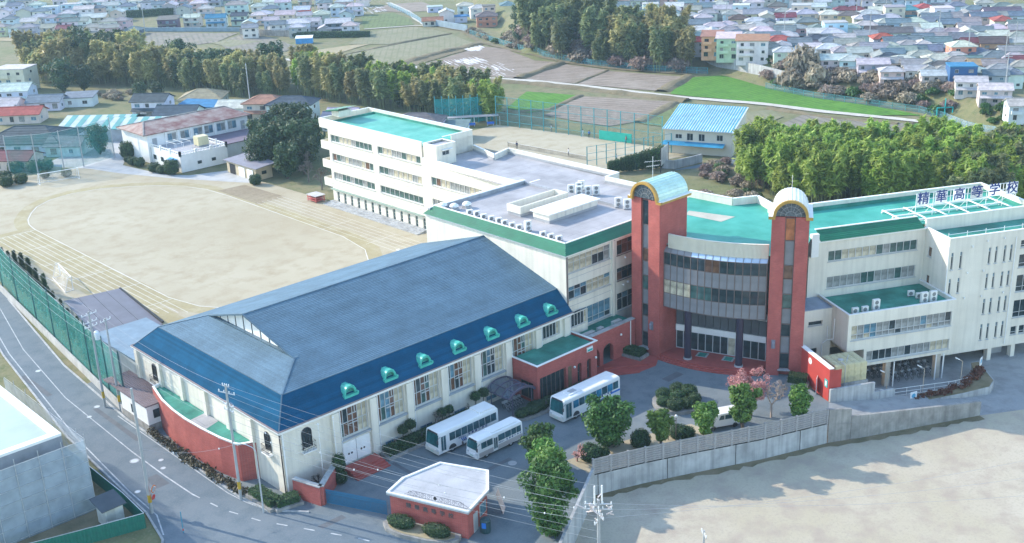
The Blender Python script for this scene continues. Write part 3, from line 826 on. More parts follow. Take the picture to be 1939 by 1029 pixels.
# dormers
def dormer(x):
    b = MB(frame(x, 97.15, 8.35))
    n = 12; r = .88; zc = .36
    pts = arch_pts(0, zc, r, n, 1.05); pts = [(-r, .1)] + pts + [(r, .1)]
    for (a, c), (e, f) in zip(pts, pts[1:]):
        b.quad((a, -.55, c), (a, 1.6, c), (e, 1.6, f), (e, -.55, f))
        k = .7
        b.quad((a, -.55, c), (e, -.55, f), (e * k, -.55, zc + (f - zc) * k), (a * k, -.55, zc + (c - zc) * k))
        b.quad((a * k, -.55, zc + (c - zc) * k), (e * k, -.55, zc + (f - zc) * k), (e * k, -.15, zc + (f - zc) * k), (a * k, -.15, zc + (c - zc) * k))
    for a, c in pts[::2]: b.bar((a * 1.02, -.5, c * 1.02), (a * 1.02, 1.4, c * 1.02), .05, .05)
    b.box(-1.0, -.75, -.12, 1.0, .5, .2)
    b.box(-1.05, -.8, .05, -.82, -.4, .34); b.box(.82, -.8, .05, 1.05, -.4, .34)
    b.v = [(x + (p[0] - x) * .93, 97.15 + (p[1] - 97.15) * .93, 8.3 + (p[2] - 8.35) * .9) for p in b.v]; d = b.build('dormer', VERDI, gy)
    b = MB(frame(x, 97.15, 8.35)); k = .62
    b.poly([(p * .7, -.2, zc + (q - zc) * .7) for p, q in pts]); b.build('louvre', M('dormer_louvre', (0.03, 0.12, 0.13), 0.5), d)
    b = MB(frame(x, 97.15, 8.35))
    for z in (.35, .5, .65, .8): b.bar((-.5, -.26, z), (.5, -.26, z), .03, .05)
    b.build('louvre_slat', VERDI, d)
for px, py in ((661, 740), (733, 708), (801, 682), (864, 656), (925, 630), (982, 606), (1036, 585)): dormer(at(px, py, 8.8).x)

# ---------------- curved brick annex along the road with a green flat roof
an = thing('brick_annex', 'curved red brick annex with green flat roof between gymnasium and road', 'annex', 52.5, 112, 0)
ap = [(54.15, 123.6), (52.9, 123.3), (51.9, 119), (51.5, 115.5), (51.4, 112.5), (51.5, 109), (51.8, 105.5), (52.4, 102.4), (54.15, 101.6)]
b = MB()
for (a, c), (e, f) in zip(ap, ap[1:]):
    b.quad((e, f, -.6), (a, c, -.6), (a, c, 4.5), (e, f, 4.5))
b.build('wall', BRICK, an)
inn = [(54.15, 123.3), (53.1, 123.0), (52.15, 119), (51.75, 115.5), (51.65, 112.5), (51.75, 109), (52.05, 105.7), (52.6, 102.7), (54.15, 101.9)]
b = MB()
for i in range(8):
    a, c, d, e = ap[i], ap[i + 1], inn[i + 1], inn[i]
    b.quad((*a, 4.56), (*c, 4.56), (*d, 4.56), (*e, 4.56)); b.quad((*c, 4.56), (*a, 4.56), (*a, 4.4), (*c, 4.4)); b.quad((*e, 4.56), (*d, 4.56), (*d, 4.2), (*e, 4.2))
b.build('coping', TRIMW, an)
b = MB(); b.poly([(*p, 4.22) for p in inn]); b.build('roof', GREENROOF, an)
b = MB(); b.poly([(54.1, 112.6, 4.23), (51.9, 112.2, 4.23), (51.9, 108.8, 4.23), (54.1, 109.6, 4.23)]); b.build('roof_patch', GREYROOF, an)

# ---------------- brick pavilion in front of the last gym bays
pv = thing('brick_pavilion', 'red brick entrance pavilion with green roof joined to the gymnasium', 'pavilion', 87.2, 91.6, 0)
F = frame(87.3, 91.6); D = Y0 - 91.6; Wp = 10.6
b = MB()
ph = [(.4, .15, 5.0, 3.4), (7.0, .3, 7.75, 3.2), (8.75, .3, 9.5, 3.2)]
wall(b, F, Wp, -.1, 5.1, ph, .5)
wall(b, frame(87.3, Y0, 0, R(-90)), D, -.1, 5.1, [(1.3, .1, 3.9, 2.6)], .5)
wall(b, frame(87.3 + Wp, 91.6, 0, R(90)), D, -.1, 5.1, [], .3)
b.build('wall', BRICK, pv)
b = MB(); b.box(87.5, 91.8, 4.6, 97.7, Y0 - .01, 4.8); b.build('roof', GREENROOF, pv)
b = MB()
b.box(87.2, 91.5, 5.1, 97.99, 91.78, 5.2); b.box(87.2, 91.78, 5.1, 87.48, Y0 - .01, 5.2); b.box(97.72, 91.78, 5.1, 98.0, Y0 - .01, 5.2)
b.build('coping', TRIMW, pv)
window(pv, F, .4, .15, 5.0, 3.4, 6, depth=.5, fr=BROWNM, pick=lambda a, k: GLASS, fw=.08)
window(pv, frame(87.3, Y0, 0, R(-90)), 1.3, .1, 3.9, 2.6, 2, depth=.5, fr=BROWNM, pick=lambda a, k: GLASS)
for xa in (7.0, 8.75):
    window(pv, F, xa, .3, xa + .75, 3.2, 1, 2, depth=.5, fr=BROWNM, pick=lambda a, k: GLASS)
    b = MB(F); cx = xa + .375
    pts = arch_pts(cx, 2.75, .375, 8)
    for (a, c), (e, f) in zip(pts, pts[1:]): b.add([(a, -.004, c), (e, -.004, f), (e, -.004, 3.21), (a, -.004, 3.21)], [(0, 1, 2, 3)])
    b.build('arch_head', BRICK, pv)
b = MB(F); b.box(5.3, -.05, .1, 5.9, -.004, 3.3); b.build('side_panel', TIMBER, pv)
b = MB(F); b.box(8.7, -.12, 4.15, 9.75, -.004, 4.75); s = b.build('wall_sign', TRIMW, pv)
b = MB(F); b.box(8.78, -.14, 4.22, 9.67, -.125, 4.5); b.build('sign_panel', TEALP, s)
for x in (6.3, 10.2):
    b = MB(F); b.lathe([(.02, -.16), (.13, -.1), (.15, 0), (.13, .1), (.02, .16)], (x, -.2, 3.0), 10); b.build('globe_lamp', WHITEP, pv)

# arcade wall from the pavilion to the left tower
aw = thing('arcade_wall', 'low red brick arcade wall with two arched openings beside the left tower', 'arcade', 98, 93.5, 0)
F = frame(97.95, 93.6)
b = MB(); L = 9.6
def arch_wall(b, F, L, H, arches, th=.5, m=0):
    """wall of thickness th with round-headed openings (x centre, radius, spring height)"""
    old = b.F; b.F = F
    for yy, fl in ((0, False), (th, True)):
        x = 0
        for cx, r, sp in arches + [(None, 0, 0)]:
            xe = L if cx is None else cx - r
            q = [(x, yy, 0), (xe, yy, 0), (xe, yy, H), (x, yy, H)]
            b.poly(q[::-1] if fl else q, m)
            if cx is None: break
            pts = arch_pts(cx, sp, r, 10)
            for (a, c), (e, f) in zip(pts, pts[1:]):
                q = [(a, yy, c), (e, yy, f), (e, yy, H), (a, yy, H)]; b.poly(q[::-1] if fl else q, m)
            x = cx + r
    for cx, r, sp in arches:
        pts = [(cx - r, 0)] + arch_pts(cx, sp, r, 10) + [(cx + r, 0)]
        for (a, c), (e, f) in zip(pts, pts[1:]): b.quad((a, 0, c), (a, th, c), (e, th, f), (e, 0, f), m)
    b.quad((0, 0, H), (L, 0, H), (L, th, H), (0, th, H), m)
    b.quad((0, th, 0), (0, 0, 0), (0, 0, H), (0, th, H), m); b.quad((L, 0, 0), (L, th, 0), (L, th, H), (L, 0, H), m)
    b.F = old
arch_wall(b, F, L, 4.6, [(1.6, 1.0, 1.7), (4.3, 1.0, 1.7)], .6)
b.build('wall', BRICK, aw)
b = MB(F); b.box(-.02, -.06, 4.605, L, .66, 4.7); b.build('coping', CONC, aw)
b = MB(F); b.box(0, .7, 4.1, L, 3.4, 4.3); b.build('roof', GREENROOF, aw)
b = MB(F); b.box(.3, 2.4, 0, 2.9, 2.5, 2.4); b.build('inner_door', GLASSB, aw)
b = MB(F); b.box(3.2, 2.4, 0, 4.1, 2.5, 2.3); b.build('white_door', WHITEP, aw)
b = MB(F); b.lathe([(.02, -.16), (.13, -.1), (.15, 0), (.13, .1), (.02, .16)], (6.6, -.2, 3.3), 10); b.build('globe_lamp', WHITEP, aw)
b = MB(F); b.tube((8.6, -.1, 0), (8.6, -.1, 4.6), .07, n=8); b.build('downpipe', TRIMW, aw)
b = MB(F)
for x0, w_ in ((.6, 2.2), (3.6, .9), (6.5, 1.5)): b.box(x0, .9, 4.31, x0 + w_, 1.5, 4.75)
b.build('roof_duct', STEEL, aw)

# ================================================================== MAIN BLOCK
mb_ = thing('main_school_block', 'cream three-storey school block with green fascia and grey roof behind the gymnasium', 'school block', 98.2, 97.1, 0)
F = frame(98.2, 97.1); WB = 23.0; DB = 28.2
rows = [(4.6, 7.1), (8.95, 10.72), (12.6, 14.65)]
h = []
for z0, z1 in rows: h += [(.4, z0, 8.4, z1), (9.7, z0, 14.2, z1)]
b = MB(); wall(b, F, WB, -.5, 15.0, h, .22)
wall(b, frame(98.2, 97.1 + DB, 0, R(-90)), DB, -.5, 15.0, [], .2)
b.quad((98.2, 97.1 + DB, -.5), (98.2, 97.1 + DB, 15), (98.2 + WB, 97.1 + DB, 15), (98.2 + WB, 97.1 + DB, -.5)); b.quad((98.2 + WB, 97.1, -.5), (98.2 + WB, 97.1 + DB, -.5), (98.2 + WB, 97.1 + DB, 15), (98.2 + WB, 97.1, 15))
b.build('wall', CREAM, mb_)
pk3 = picker((CURT, 5), (CURTG, 2), (GLASS, 2)); pk2 = picker((GLASS, 3), (CURT, 2), (GLASSB, 2)); pk1 = picker((GLASS, 4), (GLASSB, 3), (CURTG, 1)); pkw = picker((GLASS, 4), (GLASSBR, 3))
for (z0, z1), pkx in zip(rows, (pk1, pk2, pk3)):
    window(mb_, F, .4, z0, 8.4, z1, 7, depth=.22, pick=pkx, splits=[z0, z0 + (z1 - z0) * .66, z1] if z0 > 5 else [z0, z0 + .75, z1], sill=True)
    window(mb_, F, 9.7, z0, 14.2, z1, 4, depth=.22, pick=pkw if z0 > 5 else pk1, fr=BROWNM if z0 > 5 else SILVER, splits=[z0, z0 + (z1 - z0) * .66, z1], sill=True)
b = MB(F); b.box(8.55, -.3, -.4, 9.0, -.003, 14.98); b.build('pilaster', CREAM, mb_)
for x in (.12, 9.12):
    b = MB(F); b.tube((x, -.12, 0), (x, -.12, 15), .09, n=8); b.build('downpipe', DARKM if x > 1 else BROWNM, mb_)
for x, z in ((11.2, 12.0), (10.8, 8.2), (11.7, 8.4)):
    b = MB(F); b.lathe([(.02, -.16), (.14, -.1), (.16, 0), (.14, .1), (.02, .16)], (x, -.2, z), 10); b.build('globe_lamp', WHITEP, mb_)
b = MB(F)
for z in (8.0, 11.8): b.box(.2, -.02, z, 8.5, -.004, z + .05)
b.build('panel_joint', GREY, mb_)
# cornice and sloping green fascia
xa, xb, ya, yb = 98.2, 98.2 + WB, 97.1, 97.1 + DB
b = MB()
for z0, z1, o in ((15.0, 15.14, .15), (15.14, 15.28, .35)): b.box(xa - o, ya - o, z0, xb, yb, z1)
b.build('cornice', TRIMW, mb_)
def slope_fascia(b, P0, P1, Q1, Q0, n): courses(b, P0, P1, Q1, Q0, n, .03)
o0, i0 = .45, -1.0
b = MB()
courses(b, (xa - o0, ya - o0, 15.29), (xb, ya - o0, 15.29), (xb, ya - i0, 16.35), (xa - i0, ya - i0, 16.35), 7, .03)
courses(b, (xa - o0, yb, 15.29), (xa - o0, ya - o0, 15.29), (xa - i0, ya - i0, 16.35), (xa - i0, yb - 1, 16.35), 7, .03)
b.build('green_fascia', GREENTILE, mb_)
b = MB()
b.bar((xa + 1.05, ya + 1.05, 16.36), (xb, ya + 1.05, 16.36), .22, .12); b.bar((xa + 1.05, ya + 1.05, 16.36), (xa + 1.05, yb - .9, 16.36), .22, .12); b.bar((xa + .2, yb - .5, 16.1), (xb - 3.8, yb - .6, 16.1), .6, .14)
b.build('coping', TRIMW, mb_)
b = MB()
b.box(xa + 1.0, ya + 1.0, 15.3, xb, yb - .9, 15.5); b.build('roof', GREYROOF, mb_)
b = MB(); b.box(xa + .2, yb - .8, 15.29, xb - 3.8, yb - .3, 16.04); b.box(xa + 1.0, ya + 1.2, 15.51, xa + 1.15, yb - .9, 16.3); b.box(xa + 1.2, ya + 1.0, 15.51, xb - .1, ya + 1.15, 16.3); b.box(xb - 4.0, ya + 7.0, 15.51, xb - 3.8, yb - .9, 15.9)
b.build('parapet', M('parapet_grey', (0.36, 0.38, 0.41), 0.8, 0.15, 0.5, streak=.3), mb_)
# roof structures
ph1 = thing('roof_light_well', 'open-topped cream upstand on the grey roof of the main block', 'roof structure', 109.5, 113.8, 15.5)
b = MB(frame(105.0, 112.5, 15.51, 0)); L, Dd = 9.6, 2.8
b.box(0, 0, .45, L, .25, 1.5); b.box(0, Dd - .25, .45, L, Dd, 1.5); b.box(0, .25, .45, .25, Dd - .25, 1.5); b.box(L - .25, .25, .45, L, Dd - .25, 1.5)
b.build('upstand', CREAM, ph1)
b = MB(frame(105.0, 112.5, 15.51, 0)); b.box(.1, .1, 0, L - .1, Dd - .1, .45); b.build('base', GREY, ph1)
ph2 = thing('roof_plant_room', 'low white plant room with flat lid on the grey roof of the main block', 'roof structure', 110.5, 109, 15.5)
F2 = frame(105.4, 107.2, 15.51, 0)
b = MB(F2); b.box(.15, .15, .4, 9.85, 3.35, 1.25); pw = b.build('wall', CREAM, ph2)
for k in range(1, 6):
    b = MB(F2); b.box(10 * k / 6 - .02, .13, .4, 10 * k / 6 + .02, .148, 1.25); b.build('joint', GREY, pw)
b = MB(F2); b.box(.2, .2, 0, 9.8, 3.3, .4); b.build('base', GREY, ph2)
b = MB(F2); b.box(-.15, -.15, 1.25, 10.15, 3.65, 1.4); b.build('lid', TRIMW, ph2)

# ================================================================== BACK WING (classrooms along the field)
bw = thing('classroom_wing', 'cream four-storey classroom wing with window bands along the sports field', 'school wing', 122, 150, 0)
F = frame(122, 187.2, 0, R(-90)); ZT, ZL = 15.4, 12.6          # x along = -y
x155 = 187.2 - 156.0
h = []; bands = []
for z0, z1 in ((12.32, 13.72), (8.55, 10.02), (4.85, 6.27)):
    bands += [(3.5, z0, 16.8, z1, 10), (18.5, z0, 31.1, z1, 9)]
for z0, z1 in ((9.08, 10.6), (5.1, 6.6)): bands += [(33.8, z0, 47.6, z1, 11)]
h = [(a, z0, c, z1) for a, z0, c, z1, n in bands]
gx = [4.05 + 2.22 * i for i in range(13)]
gx = [x for x in gx if not 16.4 < x < 17.2]
h += [(x, .2, x + .75, 2.32) for x in gx]
b = MB(); wall(b, F, 31.6, 0, ZT, [q for q in h if q[2] < 31.7], .25, 0, 2.7)
wall(b, F, 64, 0, ZL, [q for q in h if q[0] > 31.7] + [(33.2, .2, 33.95, 2.3)], .25, 0, 31.6)
Bx = 134.0
b.quad((122, 184.5, 0), (122, 184.5, ZT), (Bx, 184.5, ZT), (Bx, 184.5, 0)); b.quad((Bx, 184.5, 0), (Bx, 184.5, ZT), (Bx, 155.6, ZT), (Bx, 155.6, 0)); b.quad((122, 155.6, ZL), (Bx, 155.6, ZL), (Bx, 155.6, ZT), (122, 155.6, ZT))
b.quad((136.3, 155, 0), (136.3, 155, ZL), (136.3, 120, ZL), (136.3, 120, 0)); b.quad((121.2, 120, 0), (136.3, 120, 0), (136.3, 120, ZL), (121.2, 120, ZL))
b.build('wall', CREAM, bw)
pkb = picker((CURTG, 4), (CURT, 3), (GLASSG, 3), (GLASSBR, 1)); pkg2 = picker((GLASSG, 6), (CURTG, 1))
for a, z0, c, z1, n in bands: window(bw, F, a, z0, c, z1, n, depth=.25, pick=pkg2 if z0 < 5 else pkb, fw=.12, sill=True)
for x in gx: window(bw, F, x, .2, x + .75, 2.32, 1, 3, depth=.25, pick=lambda i, k: GLASSG, fr=SILVER)
b = MB(F)
for x0, x1, zz in ((2.6, 31.6, ZT),):
    b.box(x0 - 2.7, 0, zz - .03, x1, .25, zz + 1.0)
b.box(0, 0, ZT - .7, 2.7, .3, ZT - .03)
b.box(31.6, -.002, ZL, 60.4, .25, ZL + 1.0)
W2 = 12.0
b.box(0, W2 - .25, ZT - .03, 31.6, W2, ZT + 1.0); b.box(0, .25, ZT - .7, .25, W2 - .25, ZT + 1.0); b.box(31.35, 7.0, ZT - 2.8, 31.6, W2 - .25, ZT + 1.0)
b.build('parapet', CREAM, bw)
b = MB(F)
b.box(-.05, -.05, ZT + 1.0, 31.65, .3, ZT + 1.07); b.box(-.05, W2 - .3, ZT + 1.0, 31.65, W2 + .05, ZT + 1.07); b.box(-.05, .3, ZT + 1.0, .3, W2 - .3, ZT + 1.07); b.box(31.3, 5.0, ZT + 1.0, 31.65, W2 - .3, ZT + 1.07); b.box(31.65, -.05, ZL + 1.0, 60.4, .3, ZL + 1.07)
b.build('coping', TRIMW, bw)
b = MB(F); b.box(2.0, .26, ZT + .02, 31.3, W2 - .26, ZT + .12); b.build('teal_roof', TEALROOF, bw)
b = MB(F); b.box(2.0, W2 - .4, ZT + .125, 31.3, W2 - .26, ZT + .5); b.box(2.0, .26, ZT + .125, 2.2, W2 - .41, ZT + .5); b.build('upstand', GREENROOF, bw)
b = MB(); b.poly([(122.2, 155.3, ZL + .02), (121.3, 130, ZL + .02), (121.3, 97.2, ZL + .02), (135.6, 97.2, ZL + .02), (136.0, 148.2, ZL + .02), (134, 155.3, ZL + .02)]); b.build('grey_roof', GREYROOF, bw)
b = MB()
par = [(133.9, 155.3), (131.6, 147.2), (136.2, 148.6), (136.4, 122.2), (133.2, 122.2), (133.4, 112.0), (133.4, 100)]
for (a, c), (e, f) in zip(par, par[1:]):
    b.bar((a, c, ZL + .5), (e, f, ZL + .5), .25, 1.0)
b.build('back_parapet', CREAM, bw)
b = MB()
for (a, c), (e, f) in zip(par, par[1:]):
    b.bar((a, c, ZL + 1.04), (e, f, ZL + 1.04), .35, .08)
b.build('back_coping', TRIMW, bw)
b = MB()
for (a, c), (e, f) in zip(par, par[1:]):
    b.bar((a - .22, c, ZL + .22), (e - .22, f, ZL + .22), .14, .4)
b.build('roof_upstand', GREY, bw)
# balconies at the far end, canopy line, stair head
for z in (10.45, 6.7, 3.0):
    b = MB(F); b.box(-.1, .05, z, 2.69, .2, z + 1.6); b.box(-.1, .2, z, .05, 11.5, z + 1.6); b.box(.05, .2, z, 2.69, 11.5, z + .15); b.build('balcony', CREAM, bw)
b = MB(F); b.box(2.6, -.55, 2.72, 31.2, -.003, 2.86); b.build('canopy', M('green_canopy', (0.25, 0.33, 0.28), 0.6), bw)
b = MB(F); b.box(.2, 3.0, ZT + 1.0, 2.6, 6.0, ZT + 2.1); b.build('stair_head', CREAM, bw)
b = MB(F); b.quad((-1.0, 2.4, ZT + 2.0), (3.4, 2.4, ZT + 2.75), (3.4, 7.0, ZT + 2.75), (-1.0, 7.0, ZT + 2.0)); b.quad((-1.0, 2.4, ZT + 1.75), (-1.0, 2.4, ZT + 2.0), (3.4, 2.4, ZT + 2.75), (3.4, 2.4, ZT + 2.5)); b.quad((-1, 7, ZT + 1.75), (-1, 7, ZT + 2.0), (-1, 2.4, ZT + 2.0), (-1, 2.4, ZT + 1.75)); b.build('tilted_roof', GREENTILE, bw)
F3 = frame(122.1, 155.2, ZL + .03, R(-90)); PH = 3.6
b = MB()
wall(b, F3, 3.6, 0, PH, [], .2); wall(b, frame(122.1, 151.6, ZL + .03, 0), 4.4, 0, PH, [(1.3, 1.7, 2.9, 2.5)], .15); b.quad((126.5, 151.6, ZL), (126.5, 155.2, ZL), (126.5, 155.2, ZL + PH), (126.5, 151.6, ZL + PH)); b.quad((126.5, 155.2, ZL), (122.1, 155.2, ZL), (122.1, 155.2, ZL + PH), (126.5, 155.2, ZL + PH))
b.build('stair_house', CREAM, bw)
window(bw, frame(122.1, 151.6, ZL + .03, 0), 1.3, 1.7, 2.9, 2.5, 2, depth=.15)
b = MB(frame(122.1, 151.6, ZL + .03, 0)); b.box(1.0, -.6, 2.75, 3.3, -.003, 2.85); b.box(-.05, -.05, PH, 4.45, .3, PH + .1); b.box(-.05, 3.3, PH, 4.45, 3.65, PH + .1); b.box(-.05, .3, PH, .3, 3.3, PH + .1); b.box(4.1, .3, PH, 4.45, 3.3, PH + .1); b.build('stair_house_coping', TRIMW, bw)
b = MB(frame(122.1, 151.6, ZL + .03, 0)); b.box(.1, .1, PH - .4, 4.3, 3.5, PH - .3); b.build('stair_house_roof', GREYROOF, bw)
b = MB(F)
for k in range(9):
    x = 3.2 + k * 3.4
    for z in (7.55, 3.85): b.tube((x, -.01, z), (x, -.7, z + .12), .03, n=4)
for z in (7.67,): b.path([(3.2, -.7, z), (16.8, -.7, z - .25), (30.4, -.7, z)], .02, 3)
b.build('net_bracket', STEEL, bw)
b = MB(F)
for k in range(3): b.box(2.6, -.9 - .8 * k, 0 - .03, 32, -.1 - .8 * k, .42 - .14 * k)
b.build('steps', CONC, bw)

# link building with green roof between wing and main block
lk = thing('link_building', 'small cream link with green roof and maroon shutters beside the field', 'link building', 119, 128, 0)
F = frame(115.6, 135.5, 0, R(-90))
b = MB(); wall(b, F, 9.5, 0, 5.6, [(1.5, .1, 8.5, 3.2)], .3); wall(b, frame(115.6, 126, 0, 0), 6.4, 0, 5.6, []); b.quad((115.6, 135.5, 0), (115.6, 135.5, 5.6), (122, 135.5, 5.6), (122, 135.5, 0)); b.build('wall', CREAM, lk)
b = MB(F); b.box(1.5, .2, .1, 8.5, .3, 3.2); sh = b.build('shutter', M('maroon_shutter', (0.10, 0.035, 0.035), 0.6), lk)
for k in range(1, 4):
    b = MB(F); b.box(1.5 + 7 * k / 4 - .04, .15, .1, 1.5 + 7 * k / 4 + .04, .199, 3.2); b.build('shutter_post', BROWNM, sh)
b = MB(F); b.box(.2, .2, 5.0, 9.3, 6.2, 5.1); b.build('roof', GREENTILE, lk)
b = MB(F); b.box(-.05, -.05, 5.6, 9.55, .25, 5.7); b.box(-.05, .25, 5.6, .2, 6.3, 5.7); b.box(9.3, .25, 5.6, 9.55, 6.3, 5.7); b.build('coping', TRIMW, lk)
# ================================================================== TOWERS
def tower(name, label, x, y, rot, Wd, Dp, H, slot, ant):
    t = thing(name, label, 'tower', x, y, 0, rot)
    F = frame(x, y, 0, rot)
    s0, s1 = slot; g = .45
    b = MB(F)
    b.box(0, 0, -.2, s0, Dp, H); b.box(s1, 0, -.2, Wd, Dp, H); b.box(s0, g, -.2, s1, Dp, H)
    b.build('brick_shaft', BRICK, t)
    levels = [(.9, 3.0, GLASS), (3.0, 5.3, PANELG), (5.3, 7.0, GLASS), (7.0, 9.1, PANELG), (9.1, 11.0, GLASSG), (11.0, 13.0, PANELG), (13.0, 14.8, GLASSBR), (14.8, 18.0, PANELG), (18.0, H - .2, CURTO if ant == 2 else GLASS)]
    b = MB(F)
    for z0, z1, mt in levels: b.box(s0 + .02, g - .2, z1 - .05, s1 - .02, g - .02, z1 + .03)
    b.box(s0 + .01, g - .2, .9, s0 + .09, g - .021, H - .2); b.box(s1 - .09, g - .2, .9, s1 - .01, g - .021, H - .2)
    wn = b.build('stair_window', BROWNM, t)
    for z0, z1, mt in levels:
        inst('pane' if mt not in (PANELG,) else 'spandrel_panel', pane_mesh(s1 - s0 - .2, z1 - z0 - .1, mt), wn, F @ Matrix.Translation(((s0 + s1) / 2, g - .1, (z0 + z1) / 2)))
    b = MB(F); b.box(s0 - .15, -.25, .75, s1 + .15, .4, .88); b.build('slot_sill', CONC, t)
    # barrel vault with ochre arch and glazed lunette
    r = Wd / 2 - .12; cx = Wd / 2; n = 16; rz = 1.0
    po = arch_pts(cx, H + .1, r, n, rz); pi_ = arch_pts(cx, H + .1, r - .34, n, rz)
    b = MB(F)
    b.box(-.4, -.3, H + .001, cx - r, Dp + .45, H + .12); b.build('ledge', TRIMW, t); b = MB(F); b.box(cx + r, -.3, H + .001, Wd + .4, Dp + .45, H + .12); b.build('ledge', TRIMW, t)
    b = MB(F)
    b.box(-.4, -.32, H - .28, cx - r + .3, -.003, H + .1); b.box(cx + r - .3, -.32, H - .28, Wd + .4, -.003, H + .1)
    b.box(-.38, -.003, H - .28, -.003, Dp + .4, H); b.box(Wd + .003, -.003, H - .28, Wd + .38, Dp + .4, H)
    for (a, c), (e, f), (p, q), (u, v) in zip(po, po[1:], pi_[1:], pi_):
        for yy, fl in ((-.42, 0), (.0, 1)): b.quad((a, yy, c), (e, yy, f), (p, yy, q), (u, yy, v)) if not fl else b.quad((u, yy, v), (p, yy, q), (e, yy, f), (a, yy, c))
        b.quad((a, .0, c), (e, .0, f), (e, -.42, f), (a, -.42, c)); b.quad((u, -.42, v), (p, -.42, q), (p, .0, q), (u, .0, v))
    b.build('arch_trim', GOLD, t)
    b = MB(F)
    for i, ((a, c), (e, f)) in enumerate(zip(po, po[1:])):
        b.quad((a, .0, c), (a, Dp + .3, c), (e, Dp + .3, f), (e, .0, f))
        dz = .06
        b.bar((a, .02, c + dz * .4), (a, Dp + .28, c + dz * .4), .05, .07)
    k = 0
    b.poly([(p, Dp + .3, q) for p, q in po])
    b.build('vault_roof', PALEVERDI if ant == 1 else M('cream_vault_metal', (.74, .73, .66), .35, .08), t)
    b = MB(F); b.poly([(p, -.06, q) for p, q in reversed(pi_)]); lu = b.build('lunette', M('leaded_lunette_glass', (0.10, 0.12, 0.13), 0.2, 0.5, 2.5), t)
    b = MB(F)
    for k in (.36, .7): b.path([(cx + (p - cx) * k, -.1, H + .1 + (q - H - .1) * k) for p, q in pi_], .03, 4)
    for i in range(2, n, 2):
        p, q = pi_[i]; b.tube((cx + (p - cx) * .36, -.1, H + .1 + (q - H - .1) * .36), (p, -.1, q), .025, n=4)
    b.build('leading', M('grey_leading', (0.33, 0.33, 0.33), 0.6), lu)
    # wall lantern
    b = MB(F); lx = s1 + (Wd - s1) * .35
    if ant == 2: lx = s0 * .5
    b.lathe([(.05, -.45), (.16, -.35), (.17, .25), (.22, .3), (.04, .5)], (lx, -.28, 4.3), 8); b.box(lx - .25, -.06, 3.7, lx + .25, -.003, 4.9)
    b.build('wall_lantern', M('lantern_grey', (0.2, 0.2, 0.24), 0.4), t)
    b = MB(F); top = H + .1 + r
    if ant == 1:
        b.tube((cx, 1.4, top - .1), (cx, 1.4, top + 3.0), .035, n=5)
        for z, w_, a in ((2.2, .9, .5), (1.6, .7, .5)):
            p, q = Vector((cx - w_, 1.4 - w_ * a, top + z)), Vector((cx + w_, 1.4 + w_ * a, top + z + .3)); b.tube(p, q, .02, n=4)
            for i in range(7):
                c = p.lerp(q, i / 6); b.tube(c + Vector((.15, -.3, 0)), c + Vector((-.15, .3, 0)), .012, n=4)
    else: b.tube((cx, 1.6, top - .1), (cx, 1.6, top + 2.6), .025, n=5)
    b.build('antenna', TRIMW, t)
    return t
tower('stair_tower', 'red brick stair tower with barrel vault roof and television aerial, left of the entrance', 107.7, 94.3, R(-90), 4.7, 5.5, 21.5, (1.6, 2.85), 1)
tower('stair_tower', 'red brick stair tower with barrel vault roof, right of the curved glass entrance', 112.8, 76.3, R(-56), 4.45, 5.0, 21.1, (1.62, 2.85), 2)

# ================================================================== ENTRANCE ROTUNDA
ro = thing('entrance_rotunda', 'curved glass entrance bay with ribbed cream band between the two brick towers', 'entrance building', 111, 83.4, 0)
A0, A1 = Vector((108.6, 89.55)), Vector((113.3, 77.0))
ch = (A1 - A0); chn = Vector((-ch.y, ch.x)).normalized()
if chn.x > 0: chn = -chn
def arcp(t, off=0.0, sag=1.05):
    p = A0.lerp(A1, t) + chn * (sag * 4 * t * (1 - t) + off)
    return p
N = 14
AP_ = [arcp(i / N) for i in range(N + 1)]
def seg_frame(i):
    p, q = AP_[i], AP_[i + 1]
    return frame(p.x, p.y, 0, math.atan2(q.y - p.y, q.x - p.x)), (q - p).length
body = MB()
rows_ = [(7.2, 9.15, 'p'), (9.15, 11.0, 'w'), (11.0, 13.05, 'p'), (13.05, 14.7, 'w')]
pw1 = picker((GLASS, 6), (GLASSG, 1), (CURT, 1)); pw2 = picker((GLASS, 6), (GLASSBR, 2), (CURT, 2), (CURTO, .5))
cw = MB()
for i in range(N):
    Fi, L = seg_frame(i)
    cw.F = Fi
    cw.box(-.045, -.05, 7.15, .045, .06, 14.75)
    for z in (7.2, 9.15, 11.0, 13.05, 14.7): cw.box(.05, -.03, z - .04, L - .05, .05, z + .04)
cw.F = frame(A1.x, A1.y); cw.box(-.06, -.06, 7.15, .06, .06, 14.75)
cwo = cw.build('curtain_wall', BROWNM, ro)
for i in range(N):
    Fi, L = seg_frame(i)
    for z0, z1, k in rows_:
        mt = PANELG if k == 'p' else (pw1(0, 0) if z0 < 10 else pw2(0, 0))
        inst('spandrel_panel' if k == 'p' else 'pane', pane_mesh(L - .1, z1 - z0 - .09, mt), cwo, Fi @ Matrix.Translation((L / 2, 0.0, (z0 + z1) / 2)))
b = MB()
for i in range(N):
    p, q = AP_[i], AP_[i + 1]; o = chn * -.75
    b.quad((p.x, p.y, 14.76), (q.x, q.y, 14.76), (q.x - chn.x * .5, q.y - chn.y * .5, 15.3), (p.x - chn.x * .5, p.y - chn.y * .5, 15.3), 1 if i < 4 else 0)
b.build('sloped_glazing', [M('pale_blue_canopy_glass', (0.40, 0.52, 0.66), 0.15, 0.1), PANELG], ro)
for i in range(N + 1):
    p = AP_[i]; b = MB(); b.bar((p.x, p.y, 14.79), (p.x - chn.x * .5, p.y - chn.y * .5, 15.33), .05, .05); b.build('glazing_bar', BROWNM, ro)
